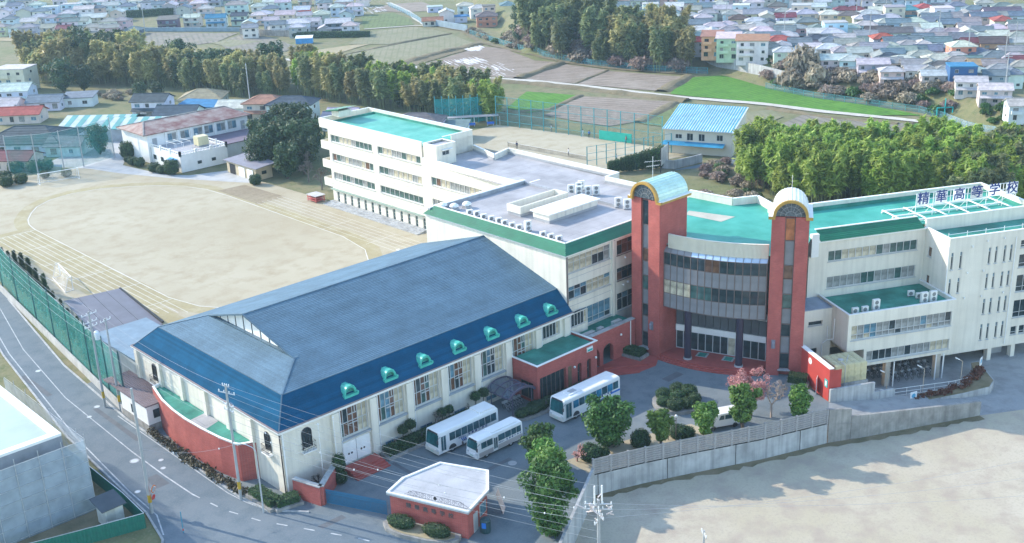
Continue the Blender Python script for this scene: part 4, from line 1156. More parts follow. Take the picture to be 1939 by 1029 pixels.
# ribbed band
b = MB(); NB = 84
for i in range(NB):
    t0, t1 = .035 + .965 * i / NB, .035 + .965 * (i + 1) / NB
    tm = t0 + (t1 - t0) * .62
    p, q, r_, s_ = arcp(t0, -.32), arcp(tm, -.32), arcp(tm, -.40), arcp(t1, -.40)
    for u, v in ((p, q), (q, r_), (r_, s_)): b.quad((u.x, u.y, 15.25), (v.x, v.y, 15.25), (v.x, v.y, 17.1), (u.x, u.y, 17.1))
    e0, e1 = arcp(t0, -.6), arcp(t1, -.6); p2, s2 = arcp(t0, -.28), arcp(t1, -.28)
    b.quad((p2.x, p2.y, 17.1), (s2.x, s2.y, 17.1), (e1.x, e1.y, 17.1), (e0.x, e0.y, 17.1)); b.quad((e0.x, e0.y, 17.1), (e1.x, e1.y, 17.1), (e1.x, e1.y, 15.6), (e0.x, e0.y, 15.6))
p, q = arcp(.035, -.28), arcp(.035, -.6); b.quad((q.x, q.y, 15.25), (p.x, p.y, 15.25), (p.x, p.y, 17.1), (q.x, q.y, 17.1))
b.build('ribbed_parapet', M('cream_ribbed_metal', (0.70, 0.67, 0.55), 0.5, 0.06), ro)
# soffit, roof, back parapet
b = MB()
b.poly([(p.x, p.y, 7.16) for p in AP_] + [(117, 79, 7.16), (112, 92, 7.16)][::1]); b.build('soffit', GREY, ro)
b = MB()
rp_ = [arcp(i / 10, -.45) for i in range(11)]
b.poly([(p.x, p.y, 15.6) for p in rp_] + [(115.5, 73.6, 15.6), (123.2, 77.2, 15.6), (129.6, 88.4, 15.6), (131.2, 91.3, 15.6), (128.0, 93.2, 15.6), (127.5, 100.5, 15.6), (121.3, 100.5, 15.6), (121.3, 97.2, 15.6), (113.5, 97.2, 15.6), (108.6, 92, 15.6)])
b.build('roof', M('green_rotunda_roof', (0.02, 0.33, 0.24), 0.6, 0.18, 0.22, fine=.15, alt=(.06, .40, .31)), ro)
b = MB(); b.poly([(122.2, 96.4, 15.62), (120.5, 95.6, 15.62), (121.0, 89.9, 15.62), (124.0, 89.8, 15.62)]); b.build('roof_patch', M('painted_sunlit_roof', (0.46, 0.43, 0.35), 0.8, .15), ro)  # sunlit band of the roof, painted in as a paler beige strip
b = MB()
for a, c in (((127.6, 100.5), (128.1, 93.3)), ((128.1, 93.3), (131.4, 91.4)), ((131.4, 91.4), (129.8, 88.3)), ((129.8, 88.3), (126.6, 83.0))): b.bar((*a, 16.1), (*c, 16.1), .3, 1.0)
b.build('back_parapet', CREAM, ro)
b = MB()
for a, c in (((127.6, 100.5), (128.1, 93.3)), ((128.1, 93.3), (131.4, 91.4)), ((131.4, 91.4), (129.8, 88.3)), ((129.8, 88.3), (126.6, 83.0))): b.bar((*a, 16.64), (*c, 16.64), .4, .08)
b.build('coping', TRIMW, ro)
b = MB()
for a, c in (((121.3, 97.2), (121.3, 100.5)), ((127.5, 100.5), (128, 93.2)), ((128, 93.2), (131.3, 91.3)), ((131.3, 91.3), (129.7, 88.3)), ((129.7, 88.3), (123.2, 77.2))): b.quad((*a, 0), (*c, 0), (*c, 15.6), (*a, 15.6))
b.quad((127.5, 100.5, 0), (121.3, 100.5, 0), (121.3, 100.5, 15.6), (127.5, 100.5, 15.6))
b.build('back_wall', CREAM, ro)
# recessed ground floor: glazed lobby front
G0, G1 = Vector((111.0, 89.4)), Vector((115.2, 78.0))
La = (G1 - G0).length; Fg = frame(G0.x, G0.y, 0, math.atan2(G1.y - G0.y, G1.x - G0.x))
window(ro, Fg, 0, .5, La, 3.1, 12, depth=.2, fr=SILVER, pick=lambda a, k: GLASS if a != 7 else CURT, fw=.1, name='lobby_glazing')
b = MB(Fg); b.box(0, -.1, 3.12, La, .3, 3.95); b.build('white_band', TRIMW, ro)
b = MB(Fg)
for i in range(12): b.box(La * i / 12 + .03, .02, 3.98, La * (i + 1) / 12 - .03, .25, 6.0)
b.build('spandrel', PANELD, ro)
window(ro, Fg, 0, 6.05, La, 7.1, 12, depth=.2, fr=TRIMW, pick=lambda a, k: GLASS, fw=.07, name='clerestory')
for x, y in ((109.25, 86.0), (111.75, 79.7)):
    b = MB(); b.tube((x, y, .55), (x, y, 7.2), .46, n=18); c = b.build('column', M('dark_violet_column', (0.035, 0.028, 0.05), 0.4, .15), ro, smooth=False)
    b = MB(); b.tube((x, y, .5), (x, y, .72), .56, n=18); b.build('column_base', CONC, c)
# steps: two curved red flights
b = MB()
def fan(off): return [Vector((107.75, 89.55)).lerp(Vector((112.6, 76.6)), t) + Vector((-.94, -.35)) * (4 * t * (1 - t) * 1.35 + off) for t in [i / 14 for i in range(15)]]
for k, (z, off) in enumerate(((.17, .55), (.34, .2), (.5, -.15))):
    P = fan(off); b.prism([(p.x, p.y) for p in P] + [(115.6, 78), (111.4, 89.5)], -.1 if k == 0 else z - .17 + .002, z)
b.build('entrance_steps', REDTILE, ro)
for t in (.33, .62):
    p = G0.lerp(G1, t) - Vector((.94, .35)) * 1.0
    b = MB(frame(p.x, p.y, 0, Fg.to_euler().z)); b.box(-.75, -.7, .502, .75, .7, .52); d = b.build('door_mat', CONC, ro)
    b = MB(frame(p.x, p.y, 0, Fg.to_euler().z)); b.box(-.5, -.6, .521, .5, .6, .535); b.build('mat_inlay', GREENROOF, d)

# red paved apron on the left of the entrance, with its low planter
b = MB(); b.poly([(x, y, .012) for x, y in ((98.0, 93.6), (107.7, 93.6), (107.7, 89.6), (105.6, 88.3), (102.6, 88.6), (98.0, 91.6))]); struct('red_tile_apron', b, REDTILE)
b = MB(); b.bar((100.2, 92.6, .1), (105.0, 89.3, .1), .3, .22); b.bar((98.0, 91.5, .08), (102.6, 88.5, .08), .2, .2); tag(b.build('red_tile_kerb', REDTILE), kind='structure')

# ================================================================== RIGHT WING
E1 = Vector((math.cos(R(28)), -math.sin(R(28)))); E2 = Vector((math.sin(R(28)), math.cos(R(28))))
def rw(a, c, z=0.0):
    p = E1 * a + E2 * c
    return Vector((p.x, p.y, z))
FR = frame(0, 0, 0, R(-28))                 # local x = e1, y = e2
def FE(c): return FR @ Matrix.Translation((0, c, 0))
p0 = rw(72.3, 126)
rwg = thing('right_school_wing', 'cream three-storey right wing with green roof carrying the large blue sign', 'school wing', p0.x, p0.y, 0, R(-28))
b = MB()
hr = [(75.1, 11.9, 88.3, 13.36), (75.1, 8.1, 88.3, 9.76)]
wall(b, FE(126), 89.4, -.5, 15.0, hr, .22, 0, 72.3)
b.F = FR
b.quad((72.3, 137.5, 0), (72.3, 126, 0), (72.3, 126, 15), (72.3, 137.5, 15)); b.quad((72.3, 137.5, -4), (106, 137.5, -4), (106, 137.5, 15), (72.3, 137.5, 15)); b.quad((106, 126, -4), (106, 126, 15), (106, 137.5, 15), (106, 137.5, -4)); b.quad((89.4, 126, 8), (106, 126, 8), (106, 126, 15), (89.4, 126, 15))
b.build('wall', CREAM, rwg)
pr = picker((CURTG, 5), (CURT, 2), (GLASSG, 2)); 
for (a, z0, c, z1) in hr: window(rwg, FE(126), a, z0, c, z1, 13, depth=.22, pick=pr, fw=.09, sill=True)
b = MB(FR)
courses(b, (73.6, 125.5, 15.0), (88.9, 125.5, 15.0), (88.7, 127.2, 16.1), (73.8, 127.2, 16.1), 7, .03)
b.build('green_fascia', GREENTILE, rwg)
b = MB(FR)
for z0, z1, o in ((14.7, 14.84, .2), (14.84, 14.98, .42)): b.box(73.4, 126 - o, z0, 89.2, 125.999, z1)
b.box(72.3, 125.4, 13.0, 73.35, 125.998, 16.1); b.box(73.7, 127.1, 16.1, 88.8, 127.4, 16.2)
b.build('cornice', TRIMW, rwg)
b = MB(FR); b.box(72.4, 127.0, 14.9, 105.9, 137.4, 15.1); b.build('green_roof', M('green_wing_roof', (0.02, 0.33, 0.24), 0.6, 0.18, 0.22, fine=.15, alt=(.06, .40, .31)), rwg)
b = MB(FR)
b.box(72.3, 137.4, 15.0, 106.2, 137.7, 16.1); b.box(105.9, 126, 15.0, 106.2, 137.398, 16.1); b.box(89.4, 126, 15.0, 105.898, 126.3, 16.0)
b.build('parapet', CREAM, rwg)
b = MB(FR)
b.box(72.3, 137.35, 16.1, 106.25, 137.75, 16.18); b.box(105.85, 125.95, 16.1, 106.25, 137.348, 16.18); b.box(89.35, 125.95, 16.0, 105.848, 126.35, 16.08)
b.build('coping', TRIMW, rwg)
b = MB(FR); b.box(72.4, 137.2, 15.11, 105.8, 137.395, 15.6); b.box(105.7, 126.4, 15.11, 105.895, 137.19, 15.5); b.build('upstand', GREENROOF, rwg)
# low steel frame on the roof and the rooftop sign
sg = thing('rooftop_sign', 'large white and blue rooftop sign of six characters on a steel frame', 'sign', *rw(98, 129.8, 15.1), R(-28))
FS = FR @ Matrix.Translation((0, 129.8, 0))
b = MB(FS)
X = [90.2, 92.85, 95.5, 98.2, 101.2, 105.9]
for x in X + [103.8]:
    b.tube((x, 0, 15.1), (x, 0, 18.35), .05, n=6); 
    b.tube((x, 0, 16.8), (x, 1.6, 15.1), .035, n=5)
for z in (16.75, 17.5, 18.35): b.tube((90.2, 0, z), (105.95, 0, z), .045, n=6)
b.tube((101.2, 0, 15.2), (105.9, 0, 16.7), .03, n=5)
b.build('sign_frame', TRIMW, sg)
chars = '精華高等学校'
GLY = {}
def glyph(ch, size, F, name, mat, parent, extrude=.02, fat=.02):
    k = (ch, size, mat.name)
    if k not in GLY:
        cu = bpy.data.curves.new('lettering', 'FONT')
        cu.body = ch; cu.size = size; cu.align_x = 'CENTER'; cu.align_y = 'CENTER'; cu.extrude = extrude; cu.offset = fat * size
        cu.resolution_u = 2
        tmp = bpy.data.objects.new('lettering', cu); COL.objects.link(tmp)
        me = bpy.data.meshes.new_from_object(tmp.evaluated_get(bpy.context.evaluated_depsgraph_get()))
        bpy.data.objects.remove(tmp); bpy.data.curves.remove(cu)
        me.materials.clear(); me.materials.append(mat); GLY[k] = me
    return inst(name, GLY[k], parent, F @ Matrix.Rotation(R(90), 4, 'X'))
for i, ch in enumerate(chars):
    x = 91.2 + i * 2.78
    b = MB(FS); b.box(x - .95, -.1, 16.72, x + .95, -.06, 18.42)
    pn = b.build('sign_panel', leaf_mat('sign_white_acrylic', (.78, .8, .82), (.78, .8, .82), .4, .7), sg)
    glyph(ch, 1.8, FS @ Matrix.Translation((x, -.13, 17.57)), 'character', NAVY, pn, fat=.016)
fr_ = thing('roof_steel_grid', 'white steel grid lying on the green roof below the sign', 'roof frame', *rw(95, 130, 15.1), R(-28))
b = MB(FR)
for yy in (127.9, 130.4, 133.0): b.bar((87.2, yy, 15.35), (103.9, yy, 15.35), .22, .2)
for k in range(6):
    x = 87.2 + 16.7 * k / 5; b.bar((x, 127.9, 15.52), (x, 133.0, 15.52), .2, .12)
    for yy in (127.9, 130.4, 133): b.box(x - .1, yy - .1, 15.1, x + .1, yy + .1, 15.25)
b.build('beam', TRIMW, fr_)

# right end block
rb = thing('right_end_block', 'cream four-storey end block with slit windows on the far right', 'school block', *rw(89.4, 120.7, 0), R(-28))
slits = []
for x in (89.98, 91.28): slits += [(x - .17, 10.6, x + .17, 12.95), (x - .17, 7.2, x + .17, 9.35)]
slits += [(90.05 - .17, 3.4, 90.05 + .17, 5.7), (90.05 - .17, -.1, 90.05 + .17, 2.1)]
for x in (95.56, 96.58, 97.88, 98.85):
    for z0, z1 in ((10.7, 13.0), (7.2, 9.36), (3.6, 5.8), (-.15, 2.15)): slits.append((x - .17, z0, x + .17, z1))
big = [(100.2, z0, 104.5, z1) for z0, z1 in ((12.4, 13.4), (9.6, 11.4), (6.1, 8.5), (2.4, 4.9))] + [(100.2, -.1, 101.1, 1.1), (101.5, -.1, 102.4, 1.1)]
b = MB()
wall(b, FE(120.7), 106, -1.6, 14.9, slits + big, .2, 0, 89.4)
sw = [(-125.1, 11.2, -124.3, 12.55), (-125.05, 7.4, -124.35, 8.6)]
FL = FR @ Matrix.Translation((89.4, 0, 0)) @ Matrix.Rotation(R(-90), 4, 'Z')
wall(b, FL, -120.7, -1.6, 14.9, sw, .2, 0, -126)
b.F = FR
b.quad((106, 120.7, -1.6), (106, 126, -1.6), (106, 126, 14.9), (106, 120.7, 14.9)); b.quad((89.4, 120.7, -1.6), (106, 120.7, -1.6), (106, 126, -1.6), (89.4, 126, -1.6))
b.build('wall', CREAM, rb)
for (xa, z0, xb, z1) in slits: window(rb, FE(120.7), xa, z0, xb, z1, 1, depth=.2, fw=.06, splits=[z0, z1 - .55, z1], pick=lambda i, k: GLASS if k == 0 else GLASSB, sill=True)
for (xa, z0, xb, z1) in big: window(rb, FE(120.7), xa, z0, xb, z1, max(1, round((xb - xa) / 1.05)), depth=.2, splits=[z0, z0 + (z1 - z0) * .3, z1], sill=True)
for (xa, z0, xb, z1) in sw: window(rb, FL, xa, z0, xb, z1, 1, depth=.2, pick=lambda i, k: GLASSBR, sill=True)
b = MB(FR); b.box(89.6, 120.9, 14.2, 105.9, 125.99, 14.3); b.build('roof', GREENROOF, rb)
b = MB(FR); b.box(89.35, 120.65, 14.9, 106.05, 120.95, 14.98); b.box(89.35, 120.95, 14.9, 89.65, 125.99, 14.98); b.build('coping', TRIMW, rb)
b = MB(FR); b.box(89.41, 120.71, 14.3, 106, 120.93, 14.899); b.box(89.41, 120.94, 14.3, 89.63, 125.98, 14.899); b.build('parapet', CREAM, rb)
b = MB(FR)
b.tube((90.5, 122.6, 14.75), (104.5, 122.6, 14.75), .05, n=6)
for k in range(6): b.tube((90.5 + 2.8 * k, 122.6, 14.3), (90.5 + 2.8 * k, 122.6, 15.0), .05, n=6)
b.build('roof_rail', TRIMW, rb)
b = MB(FR)
for x, zt in ((89.25, 14.0), (99.3, 14.0)): b.path([(x, 120.55, zt), (x, 120.55, -1.2)], .07, 6)
for x, z in ((92.8, 13.5), (95.0, 14.0), (97.5, 14.1), (92.4, 9.9), (94.8, 9.9), (92.3, 6.4), (94.9, 6.3), (98.2, 6.4)): b.lathe([(.12, -.12), (.12, .12)], (x, 120.58, z), 8)
b.build('downpipe', TRIMW, rb)
# pillars of the undercroft
b = MB(FR)
for x in (97.3, 101.0, 105.5): b.box(x - .3, 120.8, -3.6, x + .3, 121.5, -1.601)
b.box(91.4, 125.4, -3.6, 106, 125.9, -1.601)
b.build('pillar', CREAM, rb)
b = MB(FR); b.box(97.8, 122.5, -3.45, 100.6, 122.6, -1.7); b.build('undercroft_door', GREY, rb)

# low wing in front, on posts over the parking
lw = thing('low_front_wing', 'cream two-storey low wing with green roof and air conditioners beside the right tower', 'school wing', *rw(73.9, 118.2, 0), R(-28))
h1 = [(74.4, 3.95, 88.9, 5.95)]; h2 = [(76.8, .65, 88.9, 2.1)]
b = MB()
wall(b, FE(118.2), 89.3, 2.5, 7.5, h1, .25, 0, 73.9); wall(b, FE(118.2), 89.3, .1, 2.5, [(76.8, .65, 88.9, 2.1)], .25, 0, 76.4)
b.F = FR
b.quad((73.9, 126, 2.5), (73.9, 118.2, 2.5), (73.9, 118.2, 7.5), (73.9, 126, 7.5)); b.quad((89.3, 118.2, .1), (89.3, 126, .1), (89.3, 126, 7.5), (89.3, 118.2, 7.5)); b.quad((76.4, 126, .1), (76.4, 118.2, .1), (76.4, 118.2, 2.5), (76.4, 126, 2.5))
b.quad((73.9, 118.2, 2.5), (73.9, 126, 2.5), (76.4, 126, 2.5), (76.4, 118.2, 2.5)); b.quad((76.4, 118.2, .1), (76.4, 126, .1), (89.3, 126, .1), (89.3, 118.2, .1))
b.build('wall', CREAM, lw)
pl1 = picker((CURT, 4), (GLASS, 3), (CURTG, 3), (GLASSB, 1)); pl2_ = picker((GLASS, 3), (CURTG, 4), (CURT, 2))
window(lw, FE(118.2), 74.4, 3.95, 88.9, 5.95, 16, depth=.25, pick=pl1, fw=.08, splits=[3.95, 4.65, 5.95], sill=True)
window(lw, FE(118.2), 76.8, .65, 88.9, 2.1, 13, depth=.25, pick=pl2_, fw=.08, sill=True)
b = MB(FR); b.box(74.1, 118.4, 6.9, 89.1, 125.9, 7.0); b.build('roof', GREENROOF, lw)
b = MB(FR); b.box(73.85, 118.15, 7.5, 89.35, 118.45, 7.58); b.box(73.85, 118.45, 7.5, 74.15, 125.99, 7.58); b.box(89.05, 118.45, 7.5, 89.35, 125.99, 7.58); b.build('coping', TRIMW, lw)
b = MB(FR); b.box(73.92, 118.22, 7.0, 89.28, 118.43, 7.499); b.box(73.92, 118.44, 7.0, 74.13, 125.98, 7.499); b.box(89.07, 118.44, 7.0, 89.28, 125.98, 7.499); b.build('parapet', CREAM, lw)
b = MB(FR)
for x, w_ in ((80.2, .35), (87.6, .35)): b.box(x - w_, 118.35, -3.6, x + w_, 119.05, .099)
b.build('post', M('beige_post', (0.45, 0.40, 0.33), .7), lw)
b = MB(FR)
for x in (80.9, 87.1, 88.2): b.tube((x, 118.1, -3.5), (x, 118.1, .1), .09, n=8)
b.build('downpipe', TRIMW, lw)
# stair annex next to the tower
sa = thing('cream_stair_annex', 'plain cream annex with grey flat roof between right tower and low wing', 'annex', *rw(67.6, 122.2, 0), R(-28))
b = MB()
wall(b, FE(122.2), 73.89, -1.0, 7.1, [(70.6, 4.9, 72.6, 5.5), (69.9, .1, 72.0, 1.7)], .25, 0, 67.4)
b.F = FR; b.quad((67.4, 128, -1), (67.4, 122.2, -1), (67.4, 122.2, 7.1), (67.4, 128, 7.1))
b.build('wall', CREAM, sa)
window(sa, FE(122.2), 70.6, 4.9, 72.6, 5.5, 1, depth=.25, fw=.05, sill=True); window(sa, FE(122.2), 69.9, .1, 72.0, 1.7, 2, depth=.25, fr=TIMBER, pick=lambda a, k: GLASS)
b = MB(FR); b.box(67.3, 122.1, 7.1, 73.88, 126, 7.2); b.build('roof', M('blue_grey_roof_sheet', (0.3, 0.36, 0.44), .6), sa)
b = MB(FR)
for ps in ([(73.3, 122.05, 4.6), (73.3, 122.05, 2.7), (72.6, 122.05, 2.3), (72.6, 122.05, .5)], [(73.6, 121.0, 6.0), (73.6, 121.0, 3.2), (73.0, 121.4, 3.0)]): b.path(ps, .06, 6)
b.build('pipe', TRIMW, sa)

# air conditioners: outdoor units with fan grilles
def ac_unit(kind):
    t = thing('air_conditioner', 'x', 'air conditioner', 0, 0, 0)
    W_, D_, H_ = (.95, .42, 1.5) if kind == 2 else (.85, .38, .8)
    b = MB(); b.box(-W_ / 2, -D_ / 2, .12, W_ / 2, D_ / 2, H_); b.build('casing', M('ac_white_casing', (0.74, 0.74, 0.70), .5, .08), t)
    b = MB()
    for z in ([H_ * .32, H_ * .74] if kind == 2 else [H_ * .55]):
        x = 0 if kind != 1 else -.08
        r = .27
        b.add([(x + r * math.cos(6.283 * i / 14), -D_ / 2 - .012, z + r * math.sin(6.283 * i / 14)) for i in range(14)], [tuple(range(13, -1, -1))][::-1] if False else [tuple(range(14))])
    b.build('fan_grille', M('ac_grille', (0.22, 0.23, 0.23), .6, .2), t)
    b = MB(); b.box(-W_ / 2, -D_ / 2, 0, -W_ / 2 + .1, D_ / 2, .119); b.box(W_ / 2 - .1, -D_ / 2, 0, W_ / 2, D_ / 2, .119); b.build('foot', CONC2, t)
    return t
ACS = {k: ac_unit(k) for k in (1, 2)}
first = {1: True, 2: True, 3: True}
def put_ac(kind, x, y, z, rot, label, group):
    W = frame(x, y, z, rot)
    o = ACS[kind]
    if first[kind]:
        first[kind] = False; o.matrix_world = W; WM[o.name] = W; o['label'] = label; o['group'] = group
        return o
    return dup(o, W, label, group)
G1_ = 'air conditioners on the main block roof'
ordw = ['first', 'second', 'third', 'fourth', 'fifth', 'sixth', 'seventh', 'eighth', 'ninth', 'tenth', 'eleventh', 'twelfth']
for i, (x, y, k) in enumerate(((101.4, 119.0, 1), (101.6, 117.7, 1), (101.3, 115.9, 1), (101.4, 114.4, 1), (101.5, 113.0, 1), (101.3, 111.6, 1), (101.2, 110.0, 1), (101.2, 108.6, 1), (101.6, 107.3, 2), (101.2, 104.0, 1), (101.2, 102.5, 1), (101.3, 101.1, 1))):
    put_ac(k, x - .2, y, 15.5, R(-14), 'air conditioner by the left edge of the main roof, %s from the far end' % ordw[i], G1_)
for i, (x, y) in enumerate(((117.8, 115.0), (118.0, 113.6), (118.9, 112.6), (119.9, 111.9), (120.4, 115.4), (119.4, 114.9))):
    put_ac(2, x, y, 15.5, R(-40), 'twin-fan air conditioner in the back roof cluster, %s of the six' % ('leftmost', 'front left', 'front middle', 'front right', 'rear right', 'rear middle')[i], 'twin-fan air conditioners clustered on the back roof')
for i, (x, y) in enumerate(((117.3, 105.2), (117.5, 103.7))):
    put_ac(2, x, y, 15.5, R(-40), '%s twin-fan air conditioner behind the left brick tower' % ('left' if i == 0 else 'right'), 'twin-fan air conditioners clustered on the back roof')
G2_ = 'air conditioners on the low green roof'
for i, (a, c, k, lab) in enumerate(((75.6, 119.6, 1, 'small air conditioner at the tower end of the low green roof'), (77.0, 119.6, 1, 'second small air conditioner from the tower on the low green roof'), (78.6, 119.7, 2, 'tall twin-fan air conditioner standing third from the tower on the low green roof'),
        (85.6, 119.7, 2, 'tall twin-fan air conditioner, nearer of the pair at the right end of the low roof'), (86.9, 119.7, 2, 'tall twin-fan air conditioner at the outer right corner of the low roof'), (85.4, 122.3, 1, 'small air conditioner by the wall at the right end of the low roof'), (85.9, 121.2, 1, 'small air conditioner behind the tall pair on the low roof'))):
    p = rw(a, c); put_ac(k, p.x, p.y, 7.0, R(-28 if c < 121 else -40), lab, G2_)
# rooftop ventilators at the far corner of the main block
for i, (x, y) in enumerate(((100.6, 124.2), (101.4, 122.6), (103.2, 121.9))):
    t = thing('roof_ventilator', ['white hooded roof ventilator nearest the far left corner of the main roof', 'white hooded roof ventilator in the middle of the far left three', 'white domed roof ventilator beside the row of air conditioners'][i], 'ventilator', x, y, 15.5, group='roof ventilators')
    b = MB(frame(x, y, 15.5)); b.lathe([(.35, 0), (.35, .5), (.7, .55), (.62, .75), (.3, .95), (.02, 1.0)], n=12); b.build('hood', TRIMW, t)
    b = MB(frame(x, y, 15.5)); b.box(-.5, -.5, 0, .5, .5, .3); b.build('curb', CONC, t)

# ---------------- red service wall, tank, walls of the ramp
sw_ = thing('red_service_wall', 'painted red wall with white round sign and white door beside the water tank', 'wall', 113.4, 69.5, 0)
P, Q = Vector((115.4, 73.0)), Vector((111.9, 66.6)); Lw = (Q - P).length
Fw = frame(P.x, P.y, 0, math.atan2(Q.y - P.y, Q.x - P.x))
REDW = M('red_painted_wall', (0.42, 0.05, 0.04), .6, .1)
b = MB(Fw); b.box(0, 0, -.2, Lw, .5, 4.1); b.box(Lw - .02, .5, -.2, Lw + .0, 1.6, 3.9); b.build('wall', REDW, sw_)
b = MB(Fw); b.box(-.03, -.06, 4.1, Lw + .05, .56, 4.2); b.build('coping', TRIMW, sw_)
b = MB(Fw); b.add([(2.6 + .42 * math.cos(6.283 * i / 20), -.03, 3.2 + .42 * math.sin(6.283 * i / 20)) for i in range(20)], [tuple(range(20))]); s = b.build('round_sign', WHITEP, sw_)
b = MB(Fw); b.tube((2.6, -.05, 3.2), (2.6, -.036, 3.2), .13, n=10); b.build('sign_emblem', GREY, s)
b = MB(Fw @ Matrix.Translation((4.6, -.02, 0)) @ Matrix.Rotation(R(-35), 4, 'Z')); b.box(0, -.05, .05, 1.05, 0, 2.1); b.build('door', WHITEP, sw_)
b = MB(Fw); b.box(Lw - 1.0, -.05, 1.5, Lw - .3, -.003, 2.5); n_ = b.build('notice', TEALP, sw_)
b = MB(Fw); b.box(Lw - .8, -.06, 1.7, Lw - .5, -.052, 2.3); b.build('notice_mark', WHITEP, n_)
tk = thing('water_tank', 'yellowed panelled water tank on a concrete base beside the low wing', 'water tank', *rw(70, 114.2, 0), R(-28))
TAN_ = M('yellowed_panel', (0.62, 0.56, 0.34), .6, .12, .8, streak=.2)
b = MB(FR)
nx, ny, nz = 5, 4, 3; sx, sy, sz = 4.4 / nx, 3.4 / ny, 2.4 / nz
sh = MB(FR); sh.box(70.02, 114.22, .4, 74.38, 117.58, 2.78); sh.build('shell', TAN_, tk)
b = MB(); b.box(-sx / 2 + .03, -.05, -sz / 2 + .03, sx / 2 - .03, 0, sz / 2 - .03); b.box(-sx / 2 + .2, -.09, -sz / 2 + .2, sx / 2 - .2, -.05, sz / 2 - .2); me_f = b.mesh('panel', TAN_)
b = MB(); b.box(-sx / 2 + .03, -sy / 2 + .03, 0, sx / 2 - .03, sy / 2 - .03, .05); b.box(-sx / 2 + .2, -sy / 2 + .2, .05, sx / 2 - .2, sy / 2 - .2, .09); me_t = b.mesh('panel', TAN_)
b = MB(); b.box(-sy / 2 + .03, -.05, -sz / 2 + .03, sy / 2 - .03, 0, sz / 2 - .03); me_s = b.mesh('panel', TAN_)
for i in range(nx):
    for k in range(nz): inst('panel', me_f, tk, FR @ Matrix.Translation((70 + sx * (i + .5), 114.22, .4 + sz * (k + .5))))
    for j in range(ny): inst('panel', me_t, tk, FR @ Matrix.Translation((70 + sx * (i + .5), 114.2 + sy * (j + .5), 2.78)))
for j in range(ny):
    for k in range(nz): inst('panel', me_s, tk, FR @ Matrix.Translation((70.02, 114.2 + sy * (j + .5), .4 + sz * (k + .5))) @ Matrix.Rotation(R(-90), 4, 'Z'))
b = MB(FR); b.box(69.8, 114.0, -.6, 74.6, 117.8, .39); b.build('base', CONC, tk)
b = MB(FR); b.path([(71.2, 113.9, 0), (71.2, 113.9, 2.9), (71.2, 115, 2.95)], .05, 6); b.path([(72, 115, 2.85), (73.2, 116.6, 2.85)], .05, 6); b.lathe([(.35, 0), (.35, .15), (.02, .2)], (71.5, 115.6, 2.85), 10); b.build('pipework', STEEL, tk)
def cwall(name, label, pts, th, ztop, zbot, mat=CONC):
    t = thing(name, label, 'wall', pts[0][0], pts[0][1], 0)
    b = MB()
    for i, (a, c) in enumerate(zip(pts, pts[1:])):
        zt0, zt1 = (ztop, ztop) if not isinstance(ztop, (list, tuple)) else (ztop[i], ztop[i + 1])
        zb0, zb1 = (zbot, zbot) if not isinstance(zbot, (list, tuple)) else (zbot[i], zbot[i + 1])
        a, c = Vector(a), Vector(c); d = (c - a).normalized(); nn = Vector((-d.y, d.x)) * th
        v = [(a.x, a.y, zb0), (c.x, c.y, zb1), (c.x + nn.x, c.y + nn.y, zb1), (a.x + nn.x, a.y + nn.y, zb0), (a.x, a.y, zt0), (c.x, c.y, zt1), (c.x + nn.x, c.y + nn.y, zt1), (a.x + nn.x, a.y + nn.y, zt0)]
        b.add(v, ((0, 3, 2, 1), (4, 5, 6, 7), (0, 1, 5, 4), (1, 2, 6, 5), (2, 3, 7, 6), (3, 0, 4, 7)))
    b.build('wall', mat, t)
    return t
cwall('ramp_wall', 'stained concrete wall at the top of the ramp below the water tank', [(111.7, 66.2), (117.4, 63.6)], .3, [1.6, 1.4], [-.5, -1.2])
cwall('ramp_wall', 'short low concrete wall stepping down to the bicycle parking', [(117.4, 63.6), (120.6, 62.6)], .3, [.1, -.3], [-1.4, -2.2])
bed = thing('planter_bed', 'long concrete planter with brown winter shrubs between ramp and bicycle parking', 'planter', 121.7, 61.3, -1.9)
PB = [(121.5, 61.6), (122.4, 60.3), (128.5, 57.4), (132.3, 55.9), (134.4, 56.4), (136.6, 58.6), (138.5, 60.4), (137.6, 61.0), (134.0, 58.6), (131, 58.2), (122.3, 62.4)]
b = MB(); b.prism(PB, -3.4, -2.0); b.build('kerb', CONC, bed)
b = MB(); b.prism([(p[0] * .97 + 129 * .03, p[1] * .97 + 59 * .03) for p in PB], -2.1, -1.97); b.build('soil', BANKM, bed)
rl = thing('parking_railing', 'white steel railing in front of the bicycle parking', 'railing', 121, 65, -2)
ra = [Vector((119.5, 65.8, -1.9)), Vector((121.5, 64.0, -2.3)), Vector((129.8, 59.6, -2.6)), Vector((132.3, 58.6, -2.6))]
b = MB()
for z in (0.1, .55, 1.05): b.path([p + Vector((0, 0, z)) for p in ra], .035, 5)
b.build('rail', TRIMW, rl)
for i in range(15):
    t = i / 14 * 2.999; k = int(t); p = ra[k].lerp(ra[k + 1], t - k)
    b = MB(); b.tube(p + Vector((0, 0, -1.2)), p + Vector((0, 0, 1.08)), .03, n=5); b.build('post', TRIMW, rl)

